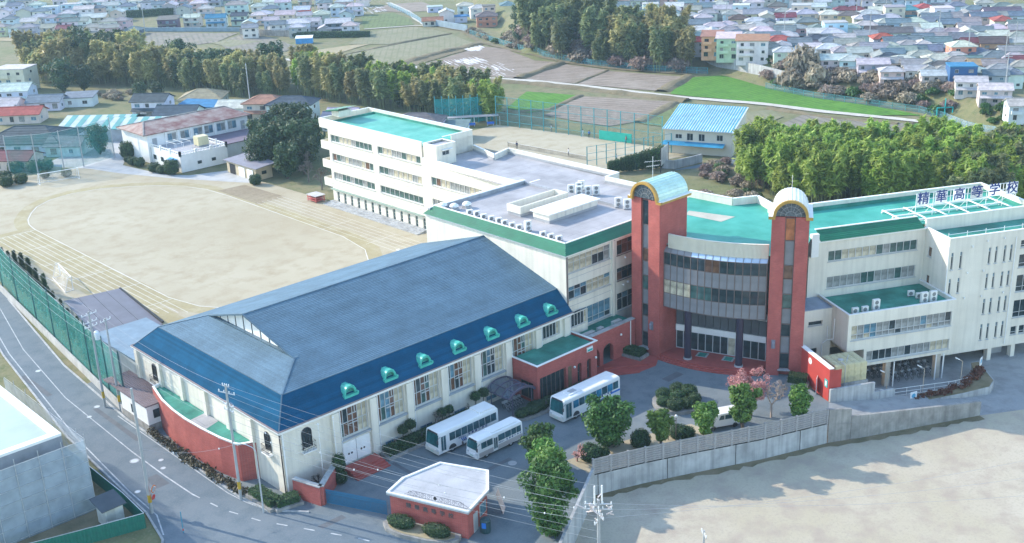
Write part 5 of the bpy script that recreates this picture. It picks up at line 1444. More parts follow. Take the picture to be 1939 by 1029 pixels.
# ---------------- the retaining wall: precast planks between posts above, cast concrete below
rt = thing('retaining_wall', 'long concrete retaining wall with precast plank fence above the sandy lot', 'retaining wall', 98, 66.5, -2.5)
b = MB()
Wp_ = WALLP[:6]
for a, c in zip(Wp_, Wp_[1:]):
    a, c = Vector(a), Vector(c); d = (c - a).normalized(); nn = Vector((-d.y, d.x)) * .35; e = nn * -.12
    b.add([(a.x + e.x, a.y + e.y, -2.6), (c.x + e.x, c.y + e.y, -2.6), (c.x, c.y, 0), (a.x, a.y, 0), (a.x + nn.x, a.y + nn.y, 0), (c.x + nn.x, c.y + nn.y, 0)], ((0, 1, 2, 3), (3, 2, 5, 4)))
b.build('cast_wall', CONC, rt)
total = 0; step = 2.0; posts = []
pts = [Vector(p) for p in Wp_[1:]]
segs = [(a, c, (c - a).length) for a, c in zip(pts, pts[1:])]
Ltot = sum(s[2] for s in segs)
def along(t):
    for a, c, L in segs:
        if t <= L + 1e-6: return a.lerp(c, t / L), (c - a).normalized()
        t -= L
    return segs[-1][1], (segs[-1][1] - segs[-1][0]).normalized()
nb = round(Ltot / 2.05); st = Ltot / nb
PLK = [M('precast_plank', (0.36, 0.35, 0.35), .9, .25, .7, streak=.5, bump=.3, bscale=6)]
b = MB(); b.box(-st / 2 + .08, .1, 0.02, st / 2 - .08, .16, .265); plank_me = b.mesh('plank', PLK)
b = MB(); b.box(-.09, .02, 0.002, .09, .24, 2.0); post_me = b.mesh('post', PLK)
for i in range(nb + 1):
    p, d = along(min(Ltot, i * st)); a = math.atan2(d.y, d.x)
    inst('post', post_me, rt, frame(p.x, p.y, 0, a))
    if i < nb:
        q, d2 = along((i + .5) * st)
        for k in range(7): inst('plank', plank_me, rt, frame(q.x, q.y, .02 + .275 * k, math.atan2(d2.y, d2.x)) @ Matrix.Rotation(R(random.uniform(9, 13)), 4, 'X'))
b = MB()
for i in range(0, nb, 4):
    p, d = along(i * st + .5); b.bar((p.x - d.y * -.06, p.y + d.x * -.06, -2.5), (p.x + d.y * .03, p.y - d.x * .03, 0), .05, .05)
b.build('movement_joint', DARKM, rt)
cwall('ramp_retaining_wall', 'taller blank concrete section where plank fence meets ramp wall', [(106.7, 63.2), (109.4, 61.9)], .35, [1.85, 1.4], -2.6, CONC2)
cwall('ramp_retaining_wall', 'long stained concrete wall sloping down beside the ramp to the lot', [(109.4, 61.85), (110.6, 61.0), (120.1, 56.15), (124.9, 53.65)], .35, [.5, .45, -.3, -.62], -2.6, CONC2)
cwall('lot_side_wall', 'concrete wall running toward the lens behind the big evergreen', [(66.3, 67.3), (79.6, 75.1)], .3, 0.9, -2.6, CONC)
# ================================================================== PLANTS
LEAF_EV = leaf_mat('evergreen_leaf', (0.03, 0.085, 0.018), (0.10, 0.20, 0.045))
LEAF_BRIGHT = leaf_mat('bright_camphor_leaf', (0.05, 0.14, 0.02), (0.20, 0.33, 0.07))
LEAF_DK = leaf_mat('dark_evergreen_leaf', (0.028, 0.062, 0.026), (0.085, 0.135, 0.055))
LEAF_BAM = leaf_mat('bamboo_leaf', (0.15, 0.25, 0.035), (0.50, 0.60, 0.13), trans=.5)
LEAF_BAMY = leaf_mat('yellowing_bamboo_leaf', (0.24, 0.23, 0.08), (0.62, 0.55, 0.26), trans=.5)
LEAF_BAMD = leaf_mat('dark_bamboo_leaf', (0.11, 0.16, 0.06), (0.38, 0.40, 0.18), trans=.45)  # duller, darker leaf tone than the plain bamboo
LEAF_BR = leaf_mat('brown_creeper', (0.17, 0.14, 0.10), (0.52, 0.43, 0.32), trans=.3)
LEAF_PK = leaf_mat('pinkish_twig', (0.20, 0.14, 0.12), (0.48, 0.37, 0.31), trans=.3)
LEAF_HG = leaf_mat('clipped_hedge_leaf', (0.022, 0.06, 0.018), (0.075, 0.14, 0.045), trans=.15)
LEAF_PLUM = leaf_mat('pink_plum_blossom', (0.45, 0.16, 0.15), (0.75, 0.48, 0.44), trans=.2)
LEAF_RED = leaf_mat('russet_planting', (0.10, 0.035, 0.02), (0.22, 0.09, 0.05), trans=.1)
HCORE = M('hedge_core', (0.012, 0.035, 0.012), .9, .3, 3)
CULM = M('bamboo_culm', (0.20, 0.24, 0.10), .5, .2, 2)

def rnd_dir(rng):
    while True:
        v = Vector((rng.uniform(-1, 1), rng.uniform(-1, 1), rng.uniform(-1, 1)))
        if .05 < v.length < 1: return v.normalized()
def leaf_quad(b, p, nrm, sz, rng, asp=1.7, m=0):
    t = nrm.orthogonal().normalized(); t = Quaternion(nrm, rng.uniform(0, 6.28)) @ t
    u = nrm.cross(t); w_, l = sz * .5, sz * asp * .5
    b.add((p - t * l, p + u * w_ * .8, p + t * l, p - u * w_ * .8), ((0, 1, 2, 3),), m)
def leaf_blob(b, c, r, n, sz, rng, squash=.8, shell=.5, up=.35, asp=1.7, m=0):
    c = Vector(c)
    for _ in range(n):
        d = rnd_dir(rng); k = rng.uniform(shell, 1.0) * (1 + .25 * rng.random() * rng.random())
        p = c + Vector((d.x * r, d.y * r, d.z * r * squash)) * k
        nn = (d + Vector((0, 0, up)) + rnd_dir(rng) * .9).normalized()
        leaf_quad(b, p, nn, sz * rng.uniform(.45, 1.6), rng, asp, m)
def limb(b, p, q, r0, r1, rng, n=4, seg=3, wob=.08):
    p, q = Vector(p), Vector(q); a = p
    for i in range(1, seg + 1):
        c = p.lerp(q, i / seg) + (rnd_dir(rng) * (q - p).length * wob if i < seg else Vector())
        b.tube(a, c, r0 + (r1 - r0) * (i - 1) / seg, r0 + (r1 - r0) * i / seg, n, caps=False); a = c
TREES = {}
def plant(name, label, cat, parts):
    t = thing(name, label, cat)
    for nm, b, mt in parts: b.build(nm, mt, t)
    return t
def broadleaf(seed, H, Rr, n, leaf, mat, bark=BARK, low=.22, sz=None, blobs=13, elong=1.0):
    rng = random.Random(seed)
    tr, cr = MB(), MB()
    top = Vector((rng.uniform(-.2, .2), rng.uniform(-.2, .2), H * .62))
    limb(tr, (0, 0, -.2), top, H * .028 + .05, H * .012 + .02, rng, 7, 4, .03)
    blobs = int(blobs * 1.9)
    for k in range(blobs):
        f = (k + .5) / blobs
        z = H * (low + (.93 - low) * f)
        prof = math.sin(math.pi * min(1, .18 + .82 * (1 - f) ** .8)) ** .6 if elong == 1 else 1 - .55 * f
        a = k * 2.4 + rng.uniform(-.4, .4)
        rad = Rr * prof * rng.uniform(.2, .92) * (0.1 if k == blobs - 1 else 1)
        r = Rr * rng.uniform(.2, .44) * (.8 + .3 * prof)
        c = Vector((math.cos(a) * rad, math.sin(a) * rad, min(z, H - r * .7)))
        limb(tr, (0, 0, max(.3, c.z * .55)), c, H * .012 + .02, .02, rng, 4, 3, .06)
        leaf_blob(cr, c, r, n // blobs, leaf, rng)
    leaf_blob(cr, (0, 0, H * (low + .42)), Rr * .75, n // 4, leaf, rng, 1.2, .2)
    return [('trunk', tr, bark), ('crown', cr, mat)]
def bamboo(seed, H, spread, culms, n, leaf, mat):
    rng = random.Random(seed); tr, cr = MB(), MB()
    for k in range(culms):
        a, d = rng.uniform(0, 6.28), spread * math.sqrt(rng.random()); x, y = d * math.cos(a), d * math.sin(a)
        h = H * rng.uniform(.72, 1.0); lean = rng.uniform(.06, .2) * h; la = rng.uniform(0, 6.28)
        pts = [Vector((x + lean * t ** 2.4 * math.cos(la), y + lean * t ** 2.4 * math.sin(la), h * (t - .06 * t ** 4))) for t in (0, .35, .6, .8, .92, 1.0)]
        for i, (p, q) in enumerate(zip(pts, pts[1:])): tr.tube(p, q, .055 - .009 * i, .046 - .009 * i, 4, caps=False)
        for j in range(n // culms):
            t = .30 + .7 * rng.random() ** .7; i = min(4, int(t * 5)); p = pts[0].lerp(pts[5], t)
            tt = t; p = Vector((x + lean * tt ** 2.4 * math.cos(la), y + lean * tt ** 2.4 * math.sin(la), h * (tt - .06 * tt ** 4)))
            rr = (.10 + 1.25 * math.sin(math.pi * min(1, (1.03 - t) * 1.25)) ** .7) * H / 10
            o = rnd_dir(rng); o.z *= .35
            dist = rr * rng.uniform(.15, 1.0)
            q = p + o * dist - Vector((0, 0, .28 * dist))
            nn = (Vector((o.x * .6, o.y * .6, .75)) + rnd_dir(rng) * .55).normalized()
            leaf_quad(cr, q, nn, leaf * rng.uniform(.5, 1.4), rng, 3.4)
    return [('culm', tr, CULM), ('crown', cr, mat)]
def bare(seed, H, spread, depth, mat, r0=None, blossom=None, nb=0, twig=.012, start=.25):
    rng = random.Random(seed); tr, cr = MB(), MB(); tips = []
    def grow(p, d, L, r, k):
        q = p + d * L
        tr.tube(p, q, r, max(twig, r * .7), 5 if k > 2 else 3, caps=False)
        if k == 0: tips.append(q); return
        for i in range(rng.choice((2, 3, 3) if k > 1 else (3, 3, 4))):
            dd = (d + rnd_dir(rng) * spread + Vector((0, 0, .12))).normalized()
            grow(p.lerp(q, rng.uniform(.6, 1)), dd, L * rng.uniform(.55, .82), max(twig, r * .6), k - 1)
    grow(Vector((0, 0, -.1)), Vector((rng.uniform(-.1, .1), rng.uniform(-.1, .1), 1)).normalized(), H * start, r0 or H * .03, depth)
    out = [('trunk', tr, mat)]
    if blossom:
        for t in tips:
            for _ in range(nb): leaf_quad(cr, t + rnd_dir(rng) * .3, rnd_dir(rng), .15 * rng.uniform(.6, 1.3), rng, 1.2)
        out.append(('blossom', cr, blossom))
    return out
def dome(seed, rx, ry, h, n, leaf, mat=None, z0=0.0, stem=0.0):
    """clipped bush: dense core, small leaves standing off it"""
    rng = random.Random(seed); core, lv = MB(), MB(); N_, K = 12, 6; vs = []
    def P(u, v, k=1.0):
        wv = 1 + .07 * pnoise(Vector((math.cos(u) * 2 + seed, math.sin(u) * 2, v * 3)))
        s, c = math.sin(v) ** .75, math.cos(v)
        return Vector((rx * s * math.cos(u) * wv * k, ry * s * math.sin(u) * wv * k, z0 + (h * (.5 + .5 * (abs(c) ** .8) * (1 if c > 0 else -1))) * k))
    rings = [[P(6.2832 * i / N_, math.pi * (.02 + .96 * j / K), .93) for i in range(N_)] for j in range(K + 1)]
    flat = [p for r_ in rings for p in r_]
    fs = [(j * N_ + i, (j + 1) * N_ + i, (j + 1) * N_ + (i + 1) % N_, j * N_ + (i + 1) % N_) for j in range(K) for i in range(N_)]
    core.add(flat, fs)
    for _ in range(n):
        u, v = rng.uniform(0, 6.2832), math.acos(rng.uniform(-.85, 1))
        p = P(u, v, rng.uniform(.93, 1.04)); nn = (Vector((p.x / rx ** 2, p.y / ry ** 2, (p.z - z0 - h / 2) / (h * h / 4))).normalized() + rnd_dir(rng) * .8).normalized()
        leaf_quad(lv, p, nn, leaf * rng.uniform(.6, 1.3), rng, 1.4)
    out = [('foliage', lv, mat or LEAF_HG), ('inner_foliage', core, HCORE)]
    if stem:
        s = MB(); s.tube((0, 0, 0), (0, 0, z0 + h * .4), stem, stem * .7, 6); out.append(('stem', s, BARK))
    return out
def hedge_box(seed, pts, w_, h, leaf=.12, dens=120, mat=None, z=0.0):
    """clipped hedge along a line"""
    rng = random.Random(seed); core, lv = MB(), MB()
    for a, c in zip(pts, pts[1:]):
        a, c = Vector((*a[:2], z)), Vector((*c[:2], z)); d = (c - a); L = d.length; d.normalize(); nn = Vector((-d.y, d.x, 0))
        core.bar(a + Vector((0, 0, h * .47)), c + Vector((0, 0, h * .47)), w_ * .9, h * .93)
        for _ in range(int(L * (w_ + 2 * h) * dens)):
            t = rng.uniform(-.1, L + .1); s = rng.uniform(-(w_ / 2 + h), w_ / 2 + h)
            if abs(s) < w_ / 2: off, zz, nv = s, h * (1 - .12 * (abs(s) / (w_ / 2)) ** 4), Vector((0, 0, 1))
            else: off, zz, nv = math.copysign(w_ / 2, s), h - (abs(s) - w_ / 2), nn * math.copysign(1, s)
            bump = .05 * pnoise(Vector((t * 1.3, s, seed)))
            p = a + d * t + nn * off + Vector((0, 0, max(.02, zz))) + nv * (bump + rng.uniform(-.02, .05))
            leaf_quad(lv, p, (nv + rnd_dir(rng) * .8).normalized(), leaf * rng.uniform(.6, 1.3), rng, 1.4)
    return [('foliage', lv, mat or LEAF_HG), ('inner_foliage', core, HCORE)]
def conifer(seed, H, Rr, n, leaf, mat=LEAF_DK):
    rng = random.Random(seed); tr, cr = MB(), MB()
    tr.tube((0, 0, -.1), (0, 0, H * .95), H * .022 + .03, .02, 6)
    for k in range(n):
        t = rng.random() ** .75; z = H * (.12 + .88 * t); r = Rr * (1 - t) ** .8 * rng.uniform(.25, 1); a = rng.uniform(0, 6.28)
        tier = .75 + .25 * math.sin(z * 7 / H * 3)
        p = Vector((r * tier * math.cos(a), r * tier * math.sin(a), z - r * .3))
        leaf_quad(cr, p, (Vector((math.cos(a) * .4, math.sin(a) * .4, 1)) + rnd_dir(rng) * .6).normalized(), leaf * rng.uniform(.6, 1.3), rng, 2.0)
    return [('trunk', tr, BARK), ('crown', cr, mat)]
USED = set()
def put(root, x, y, z, s=1.0, rot=None, label=None, group=None, sz=None):
    rot = random.uniform(0, 6.28) if rot is None else rot
    W = frame(x, y, z, rot) @ Matrix.Diagonal((s, s, s * (sz or 1), 1))
    if root.name not in USED:
        USED.add(root.name); root.matrix_world = W; WM[root.name] = W
        if label: root['label'] = label
        if group: root['group'] = group
        return root
    return dup(root, W, label, group)

# ---------------- trees of the plaza
T = plant('evergreen_tree', 'largest dense round evergreen between the parked city bus and the wall', 'tree', broadleaf(3, 6.2, 2.7, 7000, .26, LEAF_EV, low=.1, blobs=17)); put(T, 85.5, 78.4, 0, rot=1.0)
def near_tree(seed, x, y, H, Rr, label, mat=LEAF_BRIGHT, n=3400, low=.28, leaf=.22, **k):
    t = plant('evergreen_tree', label, 'tree', broadleaf(seed, H, Rr, n, leaf, mat, low=low, **k)); put(t, x, y, 0, rot=0)
near_tree(11, 88.6, 73.4, 5.2, 1.5, 'slim glossy evergreen standing between the big round tree and the lamp post', low=.3)
near_tree(12, 93.0, 70.7, 5.4, 1.5, 'glossy evergreen at the front end of the parked white van')
near_tree(13, 97.8, 69.0, 6.6, 1.9, 'tallest glossy evergreen behind the retaining wall at the rear of the white van', n=4200)
near_tree(14, 104.6, 65.9, 5.0, 1.6, 'bright yellow-green evergreen at the right end of the plank fence', low=.15)
near_tree(15, 76.6, 80.4, 5.6, 1.9, 'grey-green evergreen in the middle of the drive, upper of the stacked pair', LEAF_EV, low=.15, n=3600)
near_tree(16, 75.3, 78.2, 5.2, 2.0, 'bright evergreen just in front of the grey-green one in the drive', LEAF_BRIGHT, low=.1, n=3800)
near_tree(17, 68.2, 70.4, 8.6, 2.6, 'tall dark evergreen behind the pole at the bottom of the plaza', LEAF_EV, low=.06, n=8000, blobs=20)
near_tree(18, 69.8, 71.6, 8.2, 2.0, 'bright-topped evergreen crowded against the tall dark one at the pole', LEAF_BRIGHT, low=.5, n=3000)
t = plant('plum_tree', 'pink blossoming plum tree in front of the right brick tower', 'tree', bare(5, 9.5, .95, 6, BARKG, .18, LEAF_PLUM, 14, .024, .24)); put(t, 102.4, 71.0, 0, rot=0)
t = plant('bare_tree', 'bare pale tree between the pink plum and the yellow-green evergreen', 'tree', bare(6, 7.0, .85, 6, M('pale_twig', (0.42, 0.33, 0.27), .9), .15, None, 0, .026, .27)); put(t, 103.6, 69.0, 0, rot=0)
t = plant('plum_tree', 'small pink-budded plum beside the left end of the plank fence', 'tree', bare(7, 2.9, .7, 5, BARK, .08, LEAF_PLUM, 1, .012)); put(t, 80.6, 78.6, 0, rot=0)
for i, (x, y, s, lab) in enumerate(((89.0, 75.9, 3.0, 'thin bare sapling just right of the big round evergreen'), (91.2, 74.4, 3.2, 'thin bare sapling beside the lamp post on the sandy strip'), (96.2, 71.9, 3.6, 'bare sapling against the side of the white van'))):
    t = plant('bare_sapling', lab, 'tree', bare(30 + i, s, .5, 4, BARKG, .05, None, 0, .011)); put(t, x, y, 0, rot=i)
DOM = plant('clipped_bush', 'x', 'bush', dome(1, 1.15, 1.15, 1.5, 700, .15))
pbed = thing('round_planter', 'round stone planter with a ring of clipped domes in the turning circle', 'planter', 98.9, 79.4, 0)
b = MB(); b.lathe([(3.0, -.05), (3.0, .42), (2.8, .44)], (98.9, 79.4, 0), 28); b.build('stone_kerb', CONC2, pbed)
b = MB(); b.lathe([(2.78, .3), (2.78, .38)], (98.9, 79.4, 0), 28); b.build('soil', BANKM, pbed)
rel = ['rearmost', 'rear right', 'right', 'front right', 'front', 'front left', 'left', 'central']
for i, (x, y) in enumerate(((100.8, 80.9), (101.1, 79.3), (100.2, 77.7), (98.6, 77.4), (97.2, 78.2), (97.0, 79.9), (98.5, 81.2), (99.0, 79.4))):
    put(DOM, x, y, .35, .82 + .1 * math.sin(i * 2.1), label='%s clipped dome in the round planter of the turning circle' % rel[i], group='clipped domes in the round planter')
for x, y, s, lab in ((82.1, 78.0, 1.15, 'dark clipped ball bush at the left foot of the big round evergreen'), (88.0, 75.8, 1.0, 'tall clipped egg-shaped bush right of the big round evergreen'), (92.6, 74.0, 1.0, 'flat-topped clipped bush right of the lamp post'), (93.4, 73.4, .8, 'low dark bush at the foot of the glossy evergreen by the van'), (83.4, 77.3, .7, 'small bush tucked behind the dark clipped ball')):
    put(DOM, x, y, -.1, s, label=lab, group='clipped bushes along the plank fence', sz=1.35 if 'egg' in lab else 1.0)
stp = MB(); stp.poly([(x, y, .006) for x, y in ((79.8, 79.6), (84, 78.9), (88, 77.8), (92, 76.5), (96, 74.9), (96, 71.6), (98.3, 67.2), (89.9, 71.3), (85.2, 73.4), (79.6, 75.8))]); struct('sandy_verge', stp, SAND)
lp = thing('garden_lamp', 'slim dark garden lamp post with white head on the sandy verge', 'lamp post', 91.6, 73.6, 0)
b = MB(); b.tube((91.6, 73.6, 0), (91.6, 73.6, 3.0), .05, n=6); b.build('post', BROWNM, lp)
b = MB(); b.lathe([(.05, 0), (.14, .05), (.16, .25), (.05, .34)], (91.6, 73.6, 3.0), 8); b.build('lantern', WHITEP, lp)
# hedges
def hedge(label, pts, w_, h, seed, dens=110, kerb=True, z=0.0, cat='hedge'):
    t = thing('hedge', label, cat, pts[0][0], pts[0][1], 0)
    for nm, b, mt in hedge_box(seed, pts, w_, h, .13, dens, z=.25 if kerb else z): b.build(nm, mt, t)
    if kerb:
        b = MB()
        for a, c in zip(pts, pts[1:]):
            a, c = Vector(a), Vector(c); d = (c - a).normalized() * .35
            b.bar((*(a - d), .15), (*(c + d), .15), w_ + .5, .4)
        b.build('kerb', CONC2, t)
    return t
hedge('long clipped hedge under the tall gymnasium windows behind the coaches', [(66.6, 94.9), (79.5, 94.9)], 1.4, 1.0, 1)
hedge('low hedge wrapped round the roadside corner of the gymnasium', [(51.9, 99.0), (52.0, 94.9), (54.3, 94.4)], 1.5, .8, 2)
hedge('clipped hedge in a stone kerb before the left brick tower', [(105.9, 94.0), (106.3, 91.2)], 1.7, .9, 3)
hedge('clipped hedge at the foot of the right brick tower', [(112.8, 72.8), (113.6, 70.8)], 1.5, 1.1, 4)
t = thing('planter_hedge', 'rounded shrub bed with curved kerb between bicycle canopy and city bus', 'hedge', 85, 90.5, 0)
b = MB(); b.prism([(82.4, 91.2), (82.6, 90.2), (83.6, 89.6), (86.4, 89.3), (90.5, 89.2), (96, 89.3), (96, 91.4), (87.2, 91.5)], -.05, .32); b.build('kerb', CONC2, t)
for k, (x, y, s) in enumerate(((83.6, 90.6, .9), (85.0, 90.3, 1.0), (86.4, 90.4, 1.1), (88.0, 90.4, 1.0), (89.6, 90.3, 1.0), (91.4, 90.3, .95), (93.2, 90.3, .95), (94.9, 90.3, .9), (86.0, 91.1, .8))):
    for nm, b, mt in dome(40 + k, 1.1 * s, .85 * s, 1.0 * s, 420, .14):
        b.F = None; b.v = [(p[0] + x, p[1] + y, p[2] + .25) for p in b.v]; b.build('shrub' if nm == 'foliage' else 'inner_foliage', mt, t)
t = thing('verge_shrubs', 'dry straggling shrubs along the foot of the curved brick wall', 'shrubs', 51.2, 108, 0); rng = random.Random(9)
b = MB()
for k in range(46):
    yy = 99.8 + 21 * k / 46; x = 51.1 + .5 * abs((yy - 112) / 11) ** 2 - .1
    leaf_blob(b, (x + rng.uniform(-.3, .3) - .4, yy, .35), rng.uniform(.4, .7), 46, .2, rng)
b.build('foliage', leaf_mat('dry_verge_leaf', (0.05, 0.05, 0.025), (0.16, 0.14, 0.08)), t)
# small trained trees under the gymnasium windows
def lolly(seed):
    rng = random.Random(seed); tr, cr, co = MB(), MB(), MB()
    limb(tr, (0, 0, 0), (rng.uniform(-.15, .15), 0, 1.7), .05, .04, rng, 5, 3, .05)
    for nm, b, mt in dome(seed, .55, .55, .85, 260, .11, z0=1.4):
        (cr if nm == 'foliage' else co).add(b.v, b.f)
    return [('trunk', tr, BARK), ('crown', cr, LEAF_HG), ('inner_foliage', co, HCORE)]
LOL = plant('ball_topiary', 'x', 'topiary tree', lolly(3))
for x, y, s, lab in ((69.4, 95.4, 1.15, 'left ball-headed topiary of the pair under the second tall window'), (70.6, 95.5, 1.25, 'right ball-headed topiary of the pair under the second tall window'), (75.3, 95.5, 1.1, 'left ball-headed topiary of the pair behind the coach roof'), (76.4, 95.5, 1.1, 'right ball-headed topiary of the pair behind the coach roof'), (80.6, 95.5, 1.2, 'left ball-headed topiary before the fourth tall window'), (81.8, 95.4, 1.25, 'ball-headed topiary nearest the glazed bicycle canopy')): put(LOL, x, y, .2, s, label=lab, group='ball topiaries under the gymnasium windows')
for i, (x, y, H, lab) in enumerate(((68.2, 95.2, 2.6, 'pruned bare tree with knuckled branches by the left pair of ball topiaries'), (74.0, 95.2, 4.6, 'larger bare tree behind the coach, with several knotty limbs'), (79.6, 95.4, 2.8, 'pruned bare tree left of the topiary by the bicycle canopy'), (57.4, 95.0, 3.0, 'pruned bare tree standing behind the low brick gate wall'))):
    t = plant('pruned_bare_tree', lab, 'tree', bare(60 + i, H, .7, 5 if i in (1, 3) else 4, BARKG if i != 3 else BARK, .10, None, 0, .018)); put(t, x, y, .2, rot=i * 1.3)
COLT = plant('topiary_column', 'knobbly clipped column bush beside the red steps of the gymnasium', 'topiary', dome(77, .75, .75, 2.2, 500, .12, z0=1.4, stem=.14) + dome(78, .8, .8, 1.6, 400, .12)); put(COLT, 59.7, 94.2, 0)

# ================================================================== PLAZA FURNITURE
gs = thing('gymnasium_steps', 'red tiled flight of steps up to the gymnasium door', 'steps', 63.4, 94.6, 0)
for k in range(4):
    b = MB(); b.box(61.2 + .02 * k, 93.1 + .45 * k, -.05, 65.7 - .02 * k, 95.9, .15 * (k + 1)); b.build('step', REDTILE, gs)
gw = thing('gate_wall', 'red brick gate wall with concrete coping at the corner of the gymnasium', 'wall', 55.6, 92.2, 0)
b = MB()
for a, c in (((54.7, 95.4), (55.7, 91.8)), ((55.7, 91.8), (57.2, 93.0)), ((57.2, 93.0), (60.2, 95.2))): b.bar((*a, 1.05), (*c, 1.05), .5, 2.3)
b.build('brickwork', BRICK, gw)
b = MB()
for a, c in (((54.7, 95.4), (55.7, 91.8)), ((55.7, 91.8), (57.2, 93.0)), ((57.2, 93.0), (60.2, 95.2))): b.bar((*a, 2.26), (*c, 2.26), .62, .12)
b.build('coping', CONC, gw)
gt = thing('sliding_gate', 'long dark blue steel bar gate between gate wall and gatehouse', 'gate', 56.4, 92, 0)
g0, g1 = Vector((56.2, 91.8, 0)), Vector((59.2, 85.2, 0)); IRON = M('blue_iron', (0.03, 0.17, 0.30), .5, .2)
b = MB()
for z in (.15, 1.35, 1.6): b.bar(g0 + Vector((0, 0, z)), g1 + Vector((0, 0, z)), .06, .07)
b.build('gate_frame', IRON, gt)
bm_ = MB(); bm_.box(-.04, -.03, .15, .04, .03, 1.75); bar_me = bm_.mesh('bar', IRON)
for i in range(52): 
    p = g0.lerp(g1, (i + .5) / 52); inst('bar', bar_me, gt, frame(p.x, p.y, 0, .4))
b = MB()
for i in range(5):
    p = g0.lerp(g1, (i + .5) / 5)
    b.path([p + Vector((.25 * math.cos(a) * .4, -.25 * math.cos(a), .75 + .3 * math.sin(a))) for a in [k * .6 for k in range(12)]], .02, 4)
b.build('scrollwork', IRON, gt)
# gatehouse
gh = thing('gatehouse', 'low red brick gatehouse with flat roof, iron scrolls and school lettering', 'gatehouse', 63.5, 81, 0)
RP = [(58.7, 84.4), (61.6, 85.5), (66.4, 85.1), (68.8, 80.0), (66.2, 77.1), (62.0, 75.5)]
cxy = Vector((64, 81.4))
def inset(P, d): return [tuple(cxy + (Vector(p) - cxy) * (1 - d / (Vector(p) - cxy).length)) for p in P]
IN = inset(RP, .35)
b = MB(); n = len(IN)
for i in range(n):
    a, c = IN[i], IN[(i + 1) % n]; b.quad((*a, -.3), (*c, -.3), (*c, 3.0), (*a, 3.0))
b.build('brick_wall', BRICK, gh)
b = MB(); b.prism(RP, 3.0, 3.2); b.build('roof_slab', CONC, gh)
b = MB(); R2 = inset(RP, .3)
for i in range(n):
    j = (i + 1) % n; b.quad((*R2[i], 3.36), (*R2[j], 3.36), (*RP[j], 3.36), (*RP[i], 3.36))
    b.quad((*RP[i], 3.2), (*RP[j], 3.2), (*RP[j], 3.36), (*RP[i], 3.36)); b.quad((*R2[j], 3.2), (*R2[i], 3.2), (*R2[i], 3.36), (*R2[j], 3.36))
b.build('roof_edge', TRIMW, gh)
b = MB(); b.poly([(*p, 3.215) for p in reversed(R2)]); b.build('roof_membrane', M('gatehouse_membrane', (0.45, 0.46, 0.48), .8, .15, .4, fine=.15), gh)
A_, B_ = Vector(IN[0]), Vector(IN[5]); Lg = (B_ - A_).length; Fgh = frame(A_.x, A_.y, 0, math.atan2(B_.y - A_.y, B_.x - A_.x))
LET = M('grey_metal_letter', (0.10, 0.09, 0.09), .5)
for i, ch in enumerate('精華高等学校'):
    glyph(ch, .62, Fgh @ Matrix.Translation((2.2 + i * .98, -.03, 2.2)), 'letter', LET, gh, .015, .012)
b = MB(Fgh @ Matrix.Translation((0, .12, 3.36)))
for i in range(9):
    x = 2.4 + i * .72; r = .26 if i != 4 else .2
    b.path([(x + r * (1 - k * .06) * math.cos(k * .7), 0, .32 + r * (1 - k * .06) * math.sin(k * .7)) for k in range(13)], .018, 4)
    b.tube((x + .36, 0, 0), (x + .36, 0, .62), .015, n=4)
b.path([(2.0, 0, .05), (9.2, 0, .05)], .02, 4); b.path([(2.7, 0, .62), (8.2, 0, .62)], .02, 4); b.path([(1.7, 0, .05), (2.2, 0, .3), (2.7, 0, .62)], .018, 4); b.path([(9.4, 0, .05), (8.8, 0, .3), (8.2, 0, .62)], .018, 4)
b.tube((5.3, -.02, .33), (5.3, .02, .33), .22, n=6)
b.build('iron_scrolls', DARKM, gh)
P5, P4 = Vector(IN[5]), Vector(IN[4]); Fr = frame(P5.x, P5.y, 0, math.atan2(P4.y - P5.y, P4.x - P5.x))
b = MB(Fr); b.box(1.2, -.06, 0, 2.1, -.003, 2.1); b.build('door', SILVER, gh)
b = MB(Fr); b.box(2.6, -.06, 1.0, 4.0, -.003, 2.3); wv_ = b.build('side_window', SILVER, gh)
b = MB(Fr); b.box(2.68, -.075, 1.08, 3.92, -.062, 2.22); b.build('pane', GLASSB, wv_)
pb = thing('leaning_board', 'pale pink board leaning at the side of the gatehouse', 'board', 67.4, 77.8, 0)
b = MB(frame(67.0, 77.3, 0, R(38))); b.add([(0, -.9, .05), (1.3, -.9, .05), (1.3, -.2, 2.3), (0, -.2, 2.3), (0, -.86, .05), (1.3, -.86, .05), (1.3, -.16, 2.3), (0, -.16, 2.3)], ((0, 1, 2, 3), (7, 6, 5, 4), (0, 4, 5, 1), (1, 5, 6, 2), (2, 6, 7, 3), (3, 7, 4, 0))); b.build('panel', M('pale_pink_board', (0.62, 0.45, 0.38), .6), pb)
vm = thing('dark_bin', 'dark teal bin with a bright blue notice beside the gatehouse door', 'bin', 64.2, 75.6, 0)
b = MB(); b.lathe([(.5, 0), (.55, .2), (.55, 1.3), (.45, 1.5), (.05, 1.6)], (64.2, 75.6, 0), 14); b.build('drum', M('dark_teal', (0.02, 0.06, 0.07), .5), vm)
b = MB(frame(63.75, 75.3, 0, R(-60))); b.box(-.22, -.06, .7, .22, 0, 1.3); b.build('notice', BLUEP, vm)
gp_ = thing('gatehouse_planter', 'kidney-shaped roadside planter in front of the gatehouse', 'planter', 60.2, 83.5, 0)
b = MB(Fgh); b.prism([(.1, -.06), (-.3, -1.2), (.6, -2.1), (2.5, -2.5), (5.5, -2.4), (7.6, -1.9), (8.4, -1.0), (8.2, -.06)], -.1, .42); b.build('stone_kerb', CONC2, gp_)
b = MB(Fgh); b.prism([(.5, -.3), (.3, -1.2), (1.0, -1.9), (2.6, -2.25), (5.4, -2.15), (7.3, -1.6), (7.9, -.9), (7.6, -.3)], .4, .47); b.build('moss_bed', TAN, gp_)
